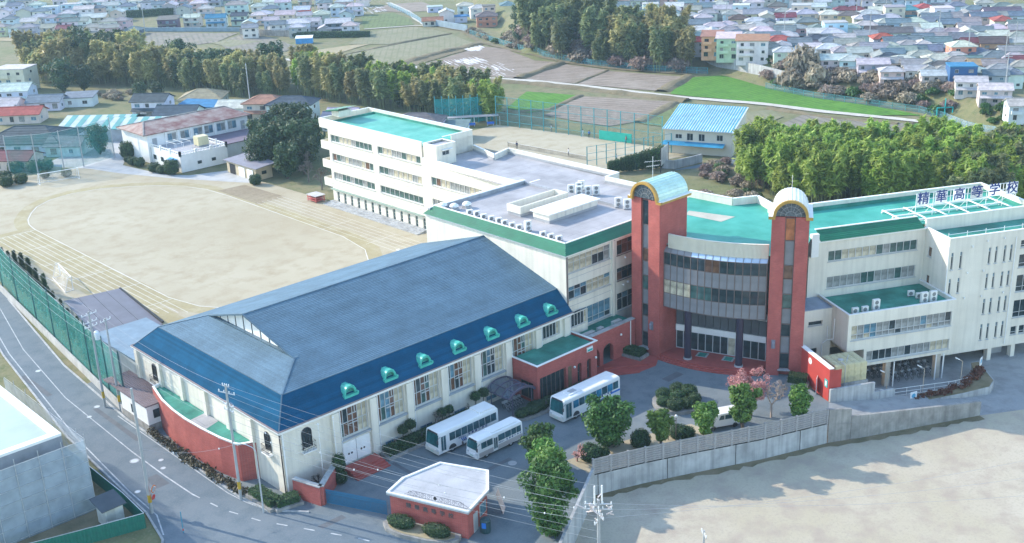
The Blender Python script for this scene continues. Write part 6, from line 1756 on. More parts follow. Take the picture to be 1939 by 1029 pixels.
for i, (x, y) in enumerate(((1.9, -1.15), (6.0, -1.15))):
    q_ = Fgh @ Vector((x, y, 0)); t = plant('clipped_bush', ['left rounded clipped bush in the roadside planter of the gatehouse', 'right rounded clipped bush in the roadside planter of the gatehouse'][i], 'bush', dome(90 + i, 1.55, .85, 1.15, 1100, .12)); put(t, q_.x, q_.y, .4, rot=Fgh.to_euler().z)
# flagpoles
for i, (x, y) in enumerate(((58.3, 95.3), (60.3, 95.4))):
    t = thing('flagpole', ['white flagpole nearer the corner of the gymnasium', 'white flagpole nearer the gymnasium door'][i], 'flagpole', x, y, 0, group='flagpoles')
    b = MB(); b.tube((x, y, 0), (x, y, 7.2), .06, .035, 6); b.build('pole', TRIMW, t)
    b = MB(); b.lathe([(.02, 0), (.1, .06), (.1, .14), (.02, .2)], (x, y, 7.2), 8); b.build('finial', WHITEP, t)
    b = MB(); b.box(x - .18, y - .18, 0, x + .18, y + .18, .5); b.build('footing', CONC, t)
# bicycle canopy
bc = thing('bicycle_canopy', 'curved smoked-acrylic canopy over bicycles at the pavilion', 'canopy', 84.6, 93.2, 0)
SMOKE = glass_mat('smoked_acrylic', (0.10, 0.13, 0.18), .1, .55)
Fc = frame(82.6, 91.6)
prof = [(0.0, 2.35), (.35, 2.75), (.95, 3.05), (1.7, 3.2), (2.5, 3.2), (3.3, 3.05), (3.9, 2.75), (4.3, 2.35)]
b = MB(Fc)
for (a, c), (e, f) in zip(prof, prof[1:]): b.quad((a, .1, c), (e, .1, f), (e, 4.1, f), (a, 4.1, c))
b.build('roof_sheet', SMOKE, bc)
VIO = M('violet_grey_aluminium', (0.14, 0.12, 0.17), .35, .1, metal=.3)
for yy in (0.05, 1.4, 2.75, 4.1):
    b = MB(Fc)
    for (a, c), (e, f) in zip(prof, prof[1:]): b.bar((a, yy, c), (e, yy, f), .1, .14 if yy > .1 else .3)
    b.build('rib', VIO, bc)
b = MB(Fc)
for a, c in (prof[0], prof[2], prof[5], prof[7]): b.bar((a, 0, c), (a, 4.15, c), .1, .12)
b.build('purlin', VIO, bc)
for x, yy in ((.6, .2), (3.8, .2), (.6, 4.0), (3.8, 4.0)):
    b = MB(Fc); b.tube((x, yy, 0), (x, yy, 2.85), .06, n=8); b.build('post', VIO, bc)
# bicycles
def bicycle():
    t = thing('bicycle', 'x', 'bicycle')
    for x in (-.52, .52):
        b = MB(); n = 16
        pts = [Vector((x + .33 * math.cos(6.2832 * i / n), 0, .34 + .33 * math.sin(6.2832 * i / n))) for i in range(n + 1)]
        b.path(pts, .02, 4)
        for i in range(0, n, 2): b.tube((x, 0, .34), pts[i], .004, n=3)
        b.build('wheel', RUBBER, t)
    b = MB(); b.path([(-.52, 0, .34), (-.1, 0, .34), (.36, 0, .8), (-.22, 0, .8), (-.1, 0, .34)], .02, 5); b.path([(.52, 0, .34), (.36, 0, .8), (.33, 0, .98)], .02, 5); b.path([(-.52, 0, .34), (-.22, 0, .8), (-.24, 0, .92)], .016, 5); b.build('bicycle_frame', M('silver_bicycle_paint', (.5, .52, .55), .35, .1, metal=.4), t)
    b = MB(); b.path([(.25, -.28, 1.0), (.36, -.1, 1.0), (.36, .1, 1.0), (.25, .28, 1.0)], .015, 5); b.build('handlebar', STEEL, t)
    b = MB(); b.box(-.36, -.07, .92, -.12, .07, .97); b.build('saddle', RUBBER, t)
    b = MB(); b.box(.45, -.17, .72, .75, .17, .95); b.build('basket', STEEL, t)
    return t
BIKE = bicycle()
k = 0
for i in range(7):
    put(BIKE, 83.6 + i * .42, 93.4, .02, rot=R(80 + 8 * math.sin(i * 3)), label='silver bicycle parked in the row under the glazed canopy', group='bicycles under the canopy')
rng = random.Random(4)
for r_ in range(4):
    for i in range(12):
        if rng.random() < .2: continue
        p = rw(77.8 + i * .95 + rng.uniform(-.1, .1), 119.6 + r_ * 1.9)
        put(BIKE, p.x, p.y, -3.42, rot=R(60 + rng.uniform(-8, 8)), label='bicycle in the packed rows under the low front wing', group='bicycles in the undercroft parking')
# buses
BUSW = M('white_bus_paint', (0.78, 0.78, 0.76), .25, .04, .7); BUSG = glass_mat('bus_window_glass', (0.03, 0.09, 0.11), .05); BUSB = glass_mat('bus_window_with_blue_curtain', (0.03, 0.20, 0.33), .1)
CREAMB = M('cream_bus_skirt', (0.66, 0.63, 0.55), .3, .05); PALEG = M('warm_grey_skirt', (0.42, 0.38, 0.37), .3, .06)
def bus(name, label, x, y, L, Wd, H, style, rot=0.0):
    t = thing(name, label, 'bus', x, y, 0, rot); F = frame(x, y, 0, rot); tilt = .22
    rr = .22; zb = .35
    sec = [(0, zb), (0, 1.25), (.04, H - rr * 1.6), (.1, H - rr * .55), (.26, H - .06), (Wd / 2, H), (Wd - .26, H - .06), (Wd - .1, H - rr * .55), (Wd - .04, H - rr * 1.6), (Wd, 1.25), (Wd, zb)]
    b = MB(F); n = len(sec)
    def rake(x_, z): return x_ + (tilt * max(0, (z - 1.15)) / (H - 1.15) if x_ < .2 else -.06 * max(0, (z - 1.3)) / (H - 1.3) if x_ > L - .2 else 0)
    rings = []
    for x_, sh in ((-.0, .06), (.1, .0), (L * .5, 0), (L - .1, 0), (L, .06)):
        rings.append([(rake(x_, z), min(max(yy, sh), Wd - sh), zb + (z - zb) * (1 - sh * .6)) for yy, z in sec])
    for A, B in zip(rings, rings[1:]):
        for i in range(n - 1): b.quad(A[i], B[i], B[i + 1], A[i + 1])
        b.quad(A[n - 1], B[n - 1], B[0], A[0])
    b.poly(rings[0]); b.poly(list(reversed(rings[-1])))
    b.build('body', BUSW, t)
    z0, z1 = (1.5, 2.45) if H > 2.8 else (1.35, 2.1)
    # windscreen and rear window
    b = MB(F); g = -.015
    zs0 = 1.2 if H > 2.8 else 1.25
    b.add([(rake(0, zs0) + g, .12, zs0), (rake(0, zs0) + g, Wd - .12, zs0), (rake(0, H - .35) + g, Wd - .2, H - .35), (rake(0, H - .35) + g, .2, H - .35)], ((3, 2, 1, 0),)); b.build('windscreen', glass_mat('teal_windscreen', (0.02, 0.12, 0.13), .05), t)
    b = MB(F); b.box(rake(0, H - .3) - .03, .35, H - .36, rake(0, H - .3) + .1, Wd - .35, H - .16); b.build('destination_board', DARKM, t)
    b = MB(F); b.add([(L + .01, .3, 1.6), (L + .01, Wd - .3, 1.6), (L - .05 + .01, Wd - .35, 2.4 if H > 2.8 else 2.1), (L - .05 + .01, .35, 2.4 if H > 2.8 else 2.1)], ((0, 1, 2, 3),)); b.build('rear_window', BUSG, t)
    # side windows (near side y=0) and far side
    doors = {'city': [(.35, 1.35)], 'coach': [(.3, 1.1)], 'micro': [(2.35, 3.0)]}[style]
    xw = 1.6 if style != 'micro' else .5
    segs_ = []
    nW = {'city': 8, 'coach': 8, 'micro': 6}[style]; xe = L - .35
    if style == 'micro': segs_ = [(.55, 1.35), (1.4, 2.25), (3.1, 4.1), (4.15, 5.05), (5.1, 5.85), (5.9, 6.6)]
    else: segs_ = [(xw + (xe - xw) * i / nW + .03, xw + (xe - xw) * (i + 1) / nW - .03) for i in range(nW)]
    for i, (a, c) in enumerate(segs_):
        for side in (0, 1):
            if side == 1 and style == 'x': continue
            yy = -.012 if side == 0 else Wd + .012
            k0, k1 = .0, .035
            q = [(a, yy + (k0 if side == 0 else -k0), z0), (c, yy + (k0 if side == 0 else -k0), z0), (c, yy + (k1 if side == 0 else -k1), z1), (a, yy + (k1 if side == 0 else -k1), z1)]
            b = MB(F); b.poly(q if side == 0 else q[::-1]); b.build('side_window', BUSB if (style == 'city' and i % 2 == 0) else BUSG, t)
    for a, c in doors:
        b = MB(F); b.box(a, -.03, .45, c, .05, H - .45); d = b.build('door', SILVER if style == 'city' else BUSW, t)
        for u, v in ((a + .06, (a + c) / 2 - .03), ((a + c) / 2 + .03, c - .06)):
            b = MB(F); b.box(u, -.04, .65, v, -.031, H - .55); b.build('door_glass', BUSG, d)
    if style == 'micro':
        b = MB(F); b.box(3.02, -.02, .4, L - .1, .03, .95); b.box(.2, -.02, .4, 2.3, .03, .95); b.box(.3, Wd - .03, .4, L - .1, Wd + .02, .95); b.build('skirt', PALEG, t)
    wx = {'city': (2.1, L - 3.3), 'coach': (2.0, L - 2.6), 'micro': (1.35, L - 1.9)}[style]; wr = .46 if H > 2.8 else .36
    for x_ in wx:
        for yy in (.16, Wd - .16):
            s = -1 if yy < 1 else 1
            b = MB(F); b.tube((x_, yy - .14, wr), (x_, yy + .14, wr), wr, n=18); w_ = b.build('wheel', RUBBER, t)
            b = MB(F); b.tube((x_, yy + s * .10, wr), (x_, yy + s * .165, wr), wr * .58, wr * .5, n=14); b.build('hub', STEEL, w_)
            b = MB(F); b.add([(x_ + (wr + .1) * math.cos(math.pi * i / 10), (-.008 if s < 0 else Wd + .008), wr + (wr + .1) * math.sin(math.pi * i / 10) * 1.0) for i in range(11)], [tuple(range(11)) if s > 0 else tuple(reversed(range(11)))]); b.build('wheel_arch', DARKM, t)
    b = MB(F); b.box(-.08, .05, .3, .14, Wd - .05, .72); b.build('front_bumper', CREAMB if style != 'micro' else BUSW, t)
    for yy in (.25, Wd - .25):
        b = MB(F); b.box(-.1, yy - .17, .74, .0, yy + .17, .92); b.build('headlight', M('headlight_lens', (.6, .62, .62), .15), t)
    b = MB(F); b.box(-.1, Wd / 2 - .25, .42, -.081, Wd / 2 + .25, .6); b.build('number_plate', M('pale_green_plate', (.5, .62, .52), .5), t)
    b = MB(F)
    for yy, s in ((-.05, -1), (Wd + .05, 1)):
        b.path([(.35, yy - s * .05, H - .5), (-.25, yy + s * .15, H - .55), (-.28, yy + s * .15, H - .75)], .025, 5); b.box(-.34, yy + s * .15 - .1, H - 1.15, -.24, yy + s * .15 + .1, H - .72)
    b.build('mirror', DARKM, t)
    b = MB(F)
    if style == 'city':
        b.box(1.6, .6, H - .05, 3.6, Wd - .5, H + .07); b.build('roof_vent', BUSW, t)
        b = MB(F); b.box(2.1, .9, H + .071, 3.1, Wd - .9, H + .12); b.build('roof_grille', GREY, t)
        b = MB(F)
        for a, c, e, f in ((4.4, 4.9, .95, 1.2), (6.9, 7.4, .95, 1.2)):
            for k in range(2): b.add([(a + k * .3, -.014, .85), (a + k * .3 + .16, -.014, .85), (a + k * .3 - .1, -.01, 1.22), (a + k * .3 - .26, -.01, 1.22)], ((0, 1, 2, 3),))
        b.add([(5.0, -.014, .85), (7.6, -.014, .85), (7.6, -.014, 1.05), (5.1, -.014, 1.05)], ((0, 1, 2, 3),)); b.add([(8.0, -.014, 1.05), (L - .1, -.014, 1.05), (L - .1, -.014, 1.3), (8.1, -.014, 1.3)], ((0, 1, 2, 3),))
        b.build('blue_stripe', BLUEP, t)
    elif style == 'coach':
        b.box(L - 2.6, .25, H - .06, L - .3, Wd - .25, H + .14); b.build('roof_unit', BUSW, t)
        b = MB(F)
        for k in range(3): b.add([(3.5 + k * .25, -.014, .7), (3.65 + k * .25, -.014, .7), (3.4 + k * .25, -.014, 1.2), (3.25 + k * .25, -.014, 1.2)], ((0, 1, 2, 3),))
        b.build('blue_stripe', BLUEP, t)
    else:
        b.box(2.4, .35, H - .05, L - .6, Wd - .35, H + .05); b.build('roof_unit', BUSW, t)
    x0t = {'city': 4.0, 'coach': 3.0, 'micro': 3.2}[style]; zt = {'city': 1.33, 'coach': 1.32, 'micro': 1.14}[style]; sz = {'city': .3, 'coach': .3, 'micro': .24}[style]
    for i, ch in enumerate('学校法人'): glyph(ch, sz * .75, F @ Matrix.Translation((x0t + i * sz * .95, -.022, zt)), 'letter', NAVY, t, .004, .02)
    for i, ch in enumerate('精華高等学校'): glyph(ch, sz, F @ Matrix.Translation((x0t + 1.5 * sz / .3 + i * sz * 1.75, -.022, zt)), 'letter', NAVY, t, .004, .03)
    return t
bus('city_bus', 'white city bus with blue stripes and roof grille beside the brick pavilion', 85.8, 85.75, 9.8, 2.45, 3.0, 'city', R(-1))
bus('coach', 'white coach with raised rear roof parked along the gymnasium hedge', 70.6, 90.5, 9.1, 2.4, 3.0, 'coach', R(-.5))
bus('microbus', 'small white microbus with grey skirt parked beside the coach', 73.0, 86.6, 6.9, 2.0, 2.55, 'micro', R(-.5))
vn = thing('white_van', 'white van half hidden behind the glossy evergreens at the wall', 'van', 95.6, 72.3, 0, R(-27)); Fv = frame(95.6, 72.3, 0, R(-27))
b = MB(Fv)
top = [(0, .9), (.25, 1.08), (.8, 1.2), (1.35, 1.92), (1.7, 2.0), (4.25, 2.0), (4.45, 1.2), (4.5, .4)]
P0 = [(0, .4)] + top
for (a, c), (e, f) in zip(P0, P0[1:]): b.quad((a, 0, c), (a, 1.7, c), (e, 1.7, f), (e, 0, f))
b.poly([(a, 0, c) for a, c in reversed(P0)]); b.poly([(a, 1.7, c) for a, c in P0]); b.build('body', BUSW, vn)
for a, c in ((1.5, 2.2), (2.3, 3.2), (3.3, 4.2)):
    b = MB(Fv); b.poly([(a, -.01, 1.25), (c, -.01, 1.25), (c, -.01, 1.8), (a + (.25 if a < 2 else 0), -.01, 1.8)]); b.build('side_window', BUSG, vn)
b = MB(Fv); b.add([(.82, .1, 1.22), (.82, 1.6, 1.22), (1.32, 1.55, 1.88), (1.32, .15, 1.88)], ((3, 2, 1, 0),)); b.v = [(p[0] - .02 * FW.x, p[1] - .02 * FW.y, p[2] + .02) for p in b.v]; b.build('windscreen', BUSG, vn)
for x_ in (.85, 3.6):
    for yy in (.1, 1.6): b = MB(Fv); b.tube((x_, yy - .1, .32), (x_, yy + .1, .32), .32, n=14); b.build('wheel', RUBBER, vn)
# manhole covers
for i, (x, y, r, lab) in enumerate(((75.4, 83.6, .5, 'white-ringed manhole cover in the drive beside the microbus'), (46.2, 115.7, .55, 'large pale manhole cover in the road beside the leaning pole'), (47.7, 111.7, .32, 'small manhole cover on the road centre line by the curved brick wall'), (48.4, 113.6, .32, 'small manhole cover right of the centre line by the curved brick wall'), (49.3, 132.4, .4, 'manhole cover near the small white hut'), (47.4, 130.4, .32, 'small manhole cover on the centre line near the white hut'), (48.5, 149.0, .4, 'farthest manhole cover up the road by the netting'), (43.3, 109, .35, 'manhole cover at the left road edge near the mirror pole'))):
    t = thing('manhole_cover', lab, 'manhole cover', x, y, 0, group='manhole covers')
    b = MB(); b.lathe([(r, .006), (r, .016)], (x, y, 0), 20); b.build('ring', CONC, t)
    b = MB(); b.lathe([(r * .72, .0165), (r * .72, .02)], (x, y, 0), 18); b.build('lid', STEEL if i else CONC, t)
# ---------------- street lamp, poles, wires
sl_ = thing('street_lamp', 'tall curved street lamp at the hedge corner of the gymnasium', 'street lamp', 50.6, 95.2, 0)
b = MB(); b.tube((50.6, 95.2, 0), (50.6, 95.2, 7.2), .1, .06, 8); b.path([(50.6, 95.2, 7.2), (50.45, 95.5, 7.6), (50.1, 96.1, 7.85), (49.6, 97.0, 7.9)], .045, 6); b.build('post', STEEL, sl_)
b = MB(); b.bar((49.75, 96.7, 7.85), (49.4, 97.4, 7.83), .22, .12); b.build('lamp_head', WHITEP, sl_)
def pole(label, x, y, h, arms, extra=None, r=.17, bands=True, name='utility_pole'):
    t = thing(name, label, 'utility pole', x, y, 0)
    b = MB(); b.tube((x, y, -.3), (x, y, h), r, r * .62, 10); b.build('shaft', POLEC, t)
    if bands:
        b = MB(); b.tube((x, y, 1.3), (x, y, 2.2), r * 1.02, r * 1.01, 10); b.build('warning_band', M('yellow_black_band', (0.5, 0.32, 0.02), .6), t)
    for z, L, a in arms:
        d = Vector((math.cos(a), math.sin(a), 0)); p, q = Vector((x, y, z)) - d * L / 2, Vector((x, y, z)) + d * L / 2
        b = MB(); b.bar(p, q, .09, .09); c = b.build('crossarm', STEEL, t)
        for k in range(4):
            e = p.lerp(q, .04 + .92 * k / 3)
            b = MB(); b.lathe([(.03, 0), (.06, .05), (.04, .1), (.07, .15), (.03, .24)], e + Vector((0, 0, .05)), 6); b.build('insulator', WHITEP, c)
    return t
t = pole('tall concrete pole with traffic mirror at the left road edge', 42.35, 103.8, 14.5, [], r=.2)
b = MB(frame(42.35, 103.8, 0, R(-60))); b.tube((.1, 0, 2.9), (.55, 0, 2.9), .03, n=5)
b.build('mirror_arm', STEEL, t)
b = MB(); c0 = Vector((42.7, 103.3, 2.95)); d = Vector((.5, -.85, -.1)).normalized(); b.tube(c0, c0 + d * .06, .42, n=20); m_ = b.build('mirror_rim', M('orange_plastic', (0.65, 0.17, 0.03), .5), t)
b = MB(); b.tube(c0 + d * .055, c0 + d * .07, .34, n=20); b.build('mirror_glass', M('mirror_silver', (.75, .78, .8), .08, .05, metal=.9), m_)
b = MB(); c1 = Vector((42.6, 103.35, 2.0)); b.tube(c1, c1 + d * .03, .3, n=18); b.build('red_sign', REDP, t)
pole('concrete pole with steel crossarms in front of the curved brick annex', 50.3, 99.2, 13.6, [(13.4, .9, 1.9), (12.6, 2.2, 1.9), (11.2, 1.8, 1.7), (10.6, 1.6, 1.7)])
t = pole('concrete pole with two blue-white transformers by the small hut', 50.0, 131.5, 13.0, [(12.6, 2.2, .2), (11.6, 2.0, .2), (11.0, 1.8, .2)])
for k, (dx, dy) in enumerate(((.55, .1), (.35, -.5))):
    b = MB(); b.lathe([(.02, 0), (.3, .03), (.3, .8), (.2, .9), (.02, .95)], (50.0 + dx, 131.5 + dy, 9.3), 12); b.build('transformer', M('pale_blue_drum', (.6, .66, .7), .4), t)
pole('slim concrete pole beside the transformer pole at the netting', 50.9, 129.0, 12.5, [(12.2, 1.6, .3)])
pR = at(1133, 955, 11.2)
t = pole('crowded utility pole with many insulators at the bottom of the plaza', pR.x, pR.y, 11.6, [(11.2, 2.4, 2.3), (10.7, 2.4, 2.3), (10.9, 2.0, .8), (10.2, 2.0, 1.2), (9.6, 1.6, .3)], r=.2)
for k in range(2):
    b = MB(); o = Vector((.25 - .5 * k, -.2 + .4 * k, 0)); b.tube(Vector((pR.x, pR.y, 11.2)) + o * 1.0, Vector((pR.x, pR.y, 13.0)) + o, .07, n=8); b.build('top_tube', TRIMW, t)
rng = random.Random(8)
for k in range(16):
    p = Vector((pR.x + rng.uniform(-1, 1), pR.y + rng.uniform(-1, 1), rng.uniform(10.1, 11.6))); d = Vector((rng.uniform(-1, 1), rng.uniform(-1, 1), rng.uniform(.1, .8))).normalized()
    b = MB(); b.tube(p, p + d * rng.uniform(.4, .9), .06, .05, 6); b.build('strain_insulator', M('pinkish_porcelain', (.66, .56, .52), .4), t)
pole('slim pole at the bottom edge of the sandy lot', at(1333, 1005, 9).x, at(1333, 1005, 9).y, 9.0, [(8.6, 1.2, 1.0)], r=.15)
t = thing('road_delineator', 'thin blue post with white cap and red band at the road junction', 'bollard', 42.8, 97.8, 0)
b = MB(); b.tube((42.8, 97.8, 0), (42.8, 97.8, 2.5), .05, n=6); b.build('post', M('teal_post', (.05, .25, .35), .5), t)
b = MB(); b.tube((42.8, 97.8, .3), (42.8, 97.8, .55), .06, n=6); b.build('red_band', REDP, t)
WIRE = M('grey_cable', (0.32, 0.34, 0.36), .5)
def wire(label, p, q, sag, r=.013, n=14, beads=0, group=None):
    p, q = Vector(p), Vector(q); t = thing('overhead_wire', label, 'wire', p.x, p.y, p.z, group=group)
    pts = [p.lerp(q, i / n) - Vector((0, 0, sag * 4 * (i / n) * (1 - i / n))) for i in range(n + 1)]
    b = MB(); b.path(pts, r, 3); b.build('cable', WIRE, t)
    for k in range(beads):
        i = int((k + .7) / beads * n) % n; b = MB(); b.lathe([(.02, -.1), (.07, -.06), (.07, .06), (.02, .1)], pts[i], 6); b.build('spacer', WHITEP, t)
PR = Vector((pR.x, pR.y, 0)); P2 = Vector((50.3, 99.2, 0)); P1 = Vector((42.35, 103.8, 0)); P3 = Vector((50.0, 131.5, 0))
gw1 = 'overhead wires crossing above the gatehouse'
lw_ = 'thin overhead wire crossing above the gatehouse roof to the crowded pole'
wire('topmost overhead wire from the annex pole to the crowded pole', P2 + Vector((0, 0, 13.5)), PR + Vector((.25, -.2, 12.9)), .8, group=gw1)
for k, (z0, z1, dx) in enumerate(((12.6, 11.3, -.9), (12.6, 11.3, .9), (11.2, 10.8, .6), (10.6, 10.3, -.6))): wire(lw_, P2 + Vector((dx * .3, dx, z0)), PR + Vector((dx * .6, dx * .5, z1)), 1.0 + .15 * k, group=gw1)
wire('heavier overhead cable with white spacers above the gatehouse roof', P2 + Vector((0, 0, 9.6)), PR + Vector((0, 0, 10.6)), 1.6, .02, 18, 6, gw1)
wire('lower overhead cable with spacers in front of the gatehouse', P2 + Vector((0, 0, 8.6)), PR + Vector((0, 0, 9.5)), 1.3, .018, 16, 4, gw1)
for k, z in enumerate((8.2, 7.4)): wire('lowest overhead wire passing the front of the gatehouse', P2 + Vector((0, 0, z)), PR + Vector((0, 0, z + .3)), .8, group=gw1)
gw2 = 'overhead wires along the road past the brick annex'
for k, (z0, z1, dx) in enumerate(((12.6, 12.6, -.9), (12.6, 12.6, .9), (11.2, 11.6, .5), (10.6, 11.0, -.5), (8.8, 9.0, 0))): wire('overhead wire along the road between the annex pole and the transformer pole', P2 + Vector((dx, 0, z0)), P3 + Vector((dx, 0, z1)), .9, group=gw2)
gw3 = 'overhead wires up the road along the netting'
for k, (z0, dx) in enumerate(((12.6, -.9), (12.6, .9), (11.6, .5), (11.0, -.5), (9.2, 0))): wire('overhead wire running up the road along the green netting', P3 + Vector((dx, 0, z0)), Vector((56.0 + dx, 190, z0)), 1.6, group=gw3)
wire('single cable from the mirror pole over the road to the annex pole', P1 + Vector((0, 0, 7.6)), P2 + Vector((0, 0, 6.6)), .7, .014, 12, 2)
gw4 = 'overhead wires from the crowded pole over the sandy lot'
for k, z in enumerate((11.3, 10.6, 9.8)): wire('thin overhead wire from the crowded pole across the sandy lot', PR + Vector((0, 0, z)), Vector((108 + 4 * k, 22 + 3 * k, 9.5)), 1.5, .012, group=gw4)

# ================================================================== ROADSIDE ON THE LEFT
sb = thing('sheeted_building', 'building under translucent scaffold sheeting with pale flat roof, bottom left', 'building', 30, 109, 0)
x0, x1, y0, y1, zt = 14.0, 37.0, 110.5, 131.0, 8.8
b = MB(); b.box(x0, y0, -1, x1, y1, zt); b.build('wall', M('pale_concrete_wall', (.22, .24, .27), .8, .2), sb)
b = MB(); b.box(x0, y0, zt + .002, x1, y0 + .9, zt + .3); b.box(x1 - .9, y0 + .9, zt + .002, x1, y1, zt + .3); b.build('parapet', TRIMW, sb)
b = MB(); b.box(x0 + .05, y0 + .95, zt + .001, x1 - .95, y1, zt + .1); b.build('roof', M('pale_blue_roof_coating', (.36, .45, .51), .7, .1, .25), sb)
SHEET = net_mat('translucent_sheeting', (.46, .55, .62), .5)
b = MB(); b.quad((x0, 108.9, -1), (38.6, 108.9, -1), (38.6, 108.9, 8.3), (x0, 108.9, 8.3)); b.quad((38.6, 108.9, -1), (38.6, 131, -1), (38.6, 131, 8.3), (38.6, 108.9, 8.3)); b.build('scaffold_sheet', SHEET, sb)
for k in range(9):
    x = 38.6 - k * 2.4; b = MB(); b.tube((x, 108.8, -1), (x, 108.8, 9.0), .035, n=5); b.build('scaffold_tube', STEEL, sb)
for k in range(6):
    yy = 111 + k * 3.4; b = MB(); b.tube((38.7, yy, -1), (38.7, yy, 8.8), .03, n=5); b.build('scaffold_tube', STEEL, sb)
for z in (0.2, 1.6, 3.0, 4.4, 5.8, 7.2, 8.3):
    b = MB(); b.tube((x0, 108.8, z), (38.6, 108.8, z), .025, n=4); b.build('scaffold_rail', STEEL, sb)
    b = MB(); b.tube((38.7, 108.9, z), (38.7, 131, z), .02, n=4); b.build('scaffold_rail', STEEL, sb)
gf = thing('green_sheet_fence', 'dark green corrugated sheet fence round the yard beside the road', 'fence', 40.8, 108, 0)
GSH = M('green_fence_sheet', (0.01, 0.15, 0.11), .5, .2, 1.5, streak=.2)
fpts = [Vector((40.9, 128)), Vector((40.9, 107)), Vector((40.6, 101.6)), Vector((36.4, 102.8)), Vector((30, 104.8))]
nb_ = MB(); nb_.add([(-.45 + .9 * i / 6, (-.03 if i % 2 else .03), 0) for i in range(7)] + [(-.45 + .9 * i / 6, (-.03 if i % 2 else .03), 1.75) for i in range(7)], [(i, i + 1, 8 + i, 7 + i) for i in range(6)]); me_s = nb_.mesh('sheet', GSH)
for a, c in zip(fpts, fpts[1:]):
    L = (c - a).length; d = (c - a) / L; n = max(1, round(L / .9))
    for i in range(n):
        p = a + d * (i + .5) * L / n; inst('sheet', me_s, gf, frame(p.x, p.y, -.05, math.atan2(d.y, d.x)) @ Matrix.Diagonal((L / n / .9, 1, 1, 1)))
b = MB()
for a, c in zip(fpts, fpts[1:]): b.bar((a.x, a.y, 1.72), (c.x, c.y, 1.72), .06, .06)
b.build('top_rail', STEEL, gf)
b = MB(); b.poly([(x, y, .02) for x, y in ((38.8, 128), (40.8, 128), (40.8, 107), (40.5, 101.8), (36.2, 103), (30, 105), (30, 108.7), (38.8, 108.8))]); struct('yard_ground', b, BANKM)
sd = thing('garden_shed', 'small pale shed with dark felt roof in the yard behind the green fence', 'shed', 38.6, 105.3, 0); Fs = frame(37.7, 104.4, 0, R(2))
b = MB(Fs); b.box(0, 0, 0, 2.0, 1.9, 2.2); b.build('wall', M('pale_shed_board', (.62, .62, .56), .7), sd)
b = MB(Fs); b.add([(-.4, -.35, 2.2), (2.3, -.35, 2.2), (2.3, 2.3, 2.75), (-.4, 2.3, 2.75), (-.4, -.35, 2.1), (2.3, -.35, 2.1), (2.3, 2.3, 2.65), (-.4, 2.3, 2.65)], ((0, 1, 2, 3), (7, 6, 5, 4), (0, 4, 5, 1), (1, 5, 6, 2), (2, 6, 7, 3), (3, 7, 4, 0))); b.build('roof', M('dark_felt', (.07, .085, .10), .8), sd)
b = MB(Fs); b.box(.2, -.02, .1, 1.1, -.003, 1.9); b.build('door', M('shed_door', (.5, .5, .45), .7), sd)
for i, (x, y, H, lab) in enumerate(((38.9, 137.5, 6.5, 'bare spreading tree behind the sheeted building at the road edge'), (41.0, 151, 6.5, 'bare tree at the far left road edge'), (54.5, 205, 7, 'leafless tree at the left corner of the sports field'))):
    t = plant('bare_tree', lab, 'tree', bare(70 + i, H, .8, 6, M('dark_twig', (.07, .06, .055), .9), .14, None, 0, .016)); put(t, x, y, 0, rot=i)
hu = thing('white_hut', 'small white hut with brown ribbed roof on concrete base by the road', 'hut', 51.3, 122, 0)
b = MB(); b.box(50.7, 120.8, -.3, 54.0, 128, .9); b.build('base', CONC2, hu)
b = MB(); b.box(50.75, 120.9, .9, 53.9, 127.9, 3.4); b.build('wall', WHITEP, hu)
b = MB(); b.box(51.5, 120.85, 1.6, 52.3, 120.899, 2.7); b.build('window', GLASS, hu); b = MB(); b.box(50.7, 124.5, 1.3, 50.749, 125.2, 2.4); b.build('window', GLASS, hu)
BRR = M('brown_ribbed_roof', (0.16, 0.12, 0.13), .5)
b = MB(); b.box(50.5, 120.6, 3.4, 54.1, 132, 3.52)
b.build('roof', BRR, hu)
for k in range(12): b = MB(); b.box(50.55 + .3 * k, 120.6, 3.522, 50.63 + .3 * k, 132, 3.6); b.build('roof_rib', BRR, hu)
rw_ = thing('roadside_wall', 'long low concrete wall between road and netting', 'wall', 50.6, 150, 0)
b = MB(); b.bar((50.9, 128, .5), (57.0, 186, .5), .25, 1.2); b.build('panel', M('pale_grey_wall', (.42, .41, .39), .85, .2, .5, streak=.3), rw_)
nf = thing('ball_net', 'tall green ball-stop netting on poles along the road side of the sports field', 'net fence', 53, 150, 0)
NETG = net_mat('green_ball_netting', (0.01, 0.22, 0.20), .55)
npz = [(51.3, 128), (51.9, 134), (52.6, 141), (53.4, 149), (54.3, 157), (55.3, 166), (56.4, 176), (58, 187), (60, 200), (62, 212)]
b = MB()
for a, c in zip(npz, npz[1:]): b.quad((*a, .3), (*c, .3), (*c, 7.8), (*a, 7.8))
b.build('netting', NETG, nf)
for a in npz: b = MB(); b.tube((*a, 0), (*a, 8.4), .13, .09, 8); b.build('pole', M('dark_green_pole', (.03, .10, .10), .6), nf)
b = MB()
for a, c in zip(npz, npz[1:]): b.tube((*a, 7.8), (*c, 7.8), .02, n=4)
b.build('top_cable', STEEL, nf)
CON = [plant('conifer', 'x', 'tree', conifer(s, 6.5, 1.3, 900, .35)) for s in (1, 2, 3)]
for i in range(17):
    y = 143 + i * 4.0; x = 51.3 + (y - 128) * .115 + 1.6 + random.uniform(-.4, .4)
    put(CON[i % 3], x, y, 0, random.uniform(.75, 1.15), label='ragged dark conifer in the row behind the green netting', group='conifers behind the netting')
ps = thing('purple_roof_shed', 'large field shed with greyish purple sheet roof behind the gymnasium', 'shed', 60, 150, 0)
c0_, c1_, c2_, c3_ = (58.9, 163.6), (67.0, 162.2), (65.0, 144.3), (56.0, 144.2)
b = MB(); P = [(59.4, 163), (66.5, 161.7), (64.6, 144.8), (56.6, 144.8)]
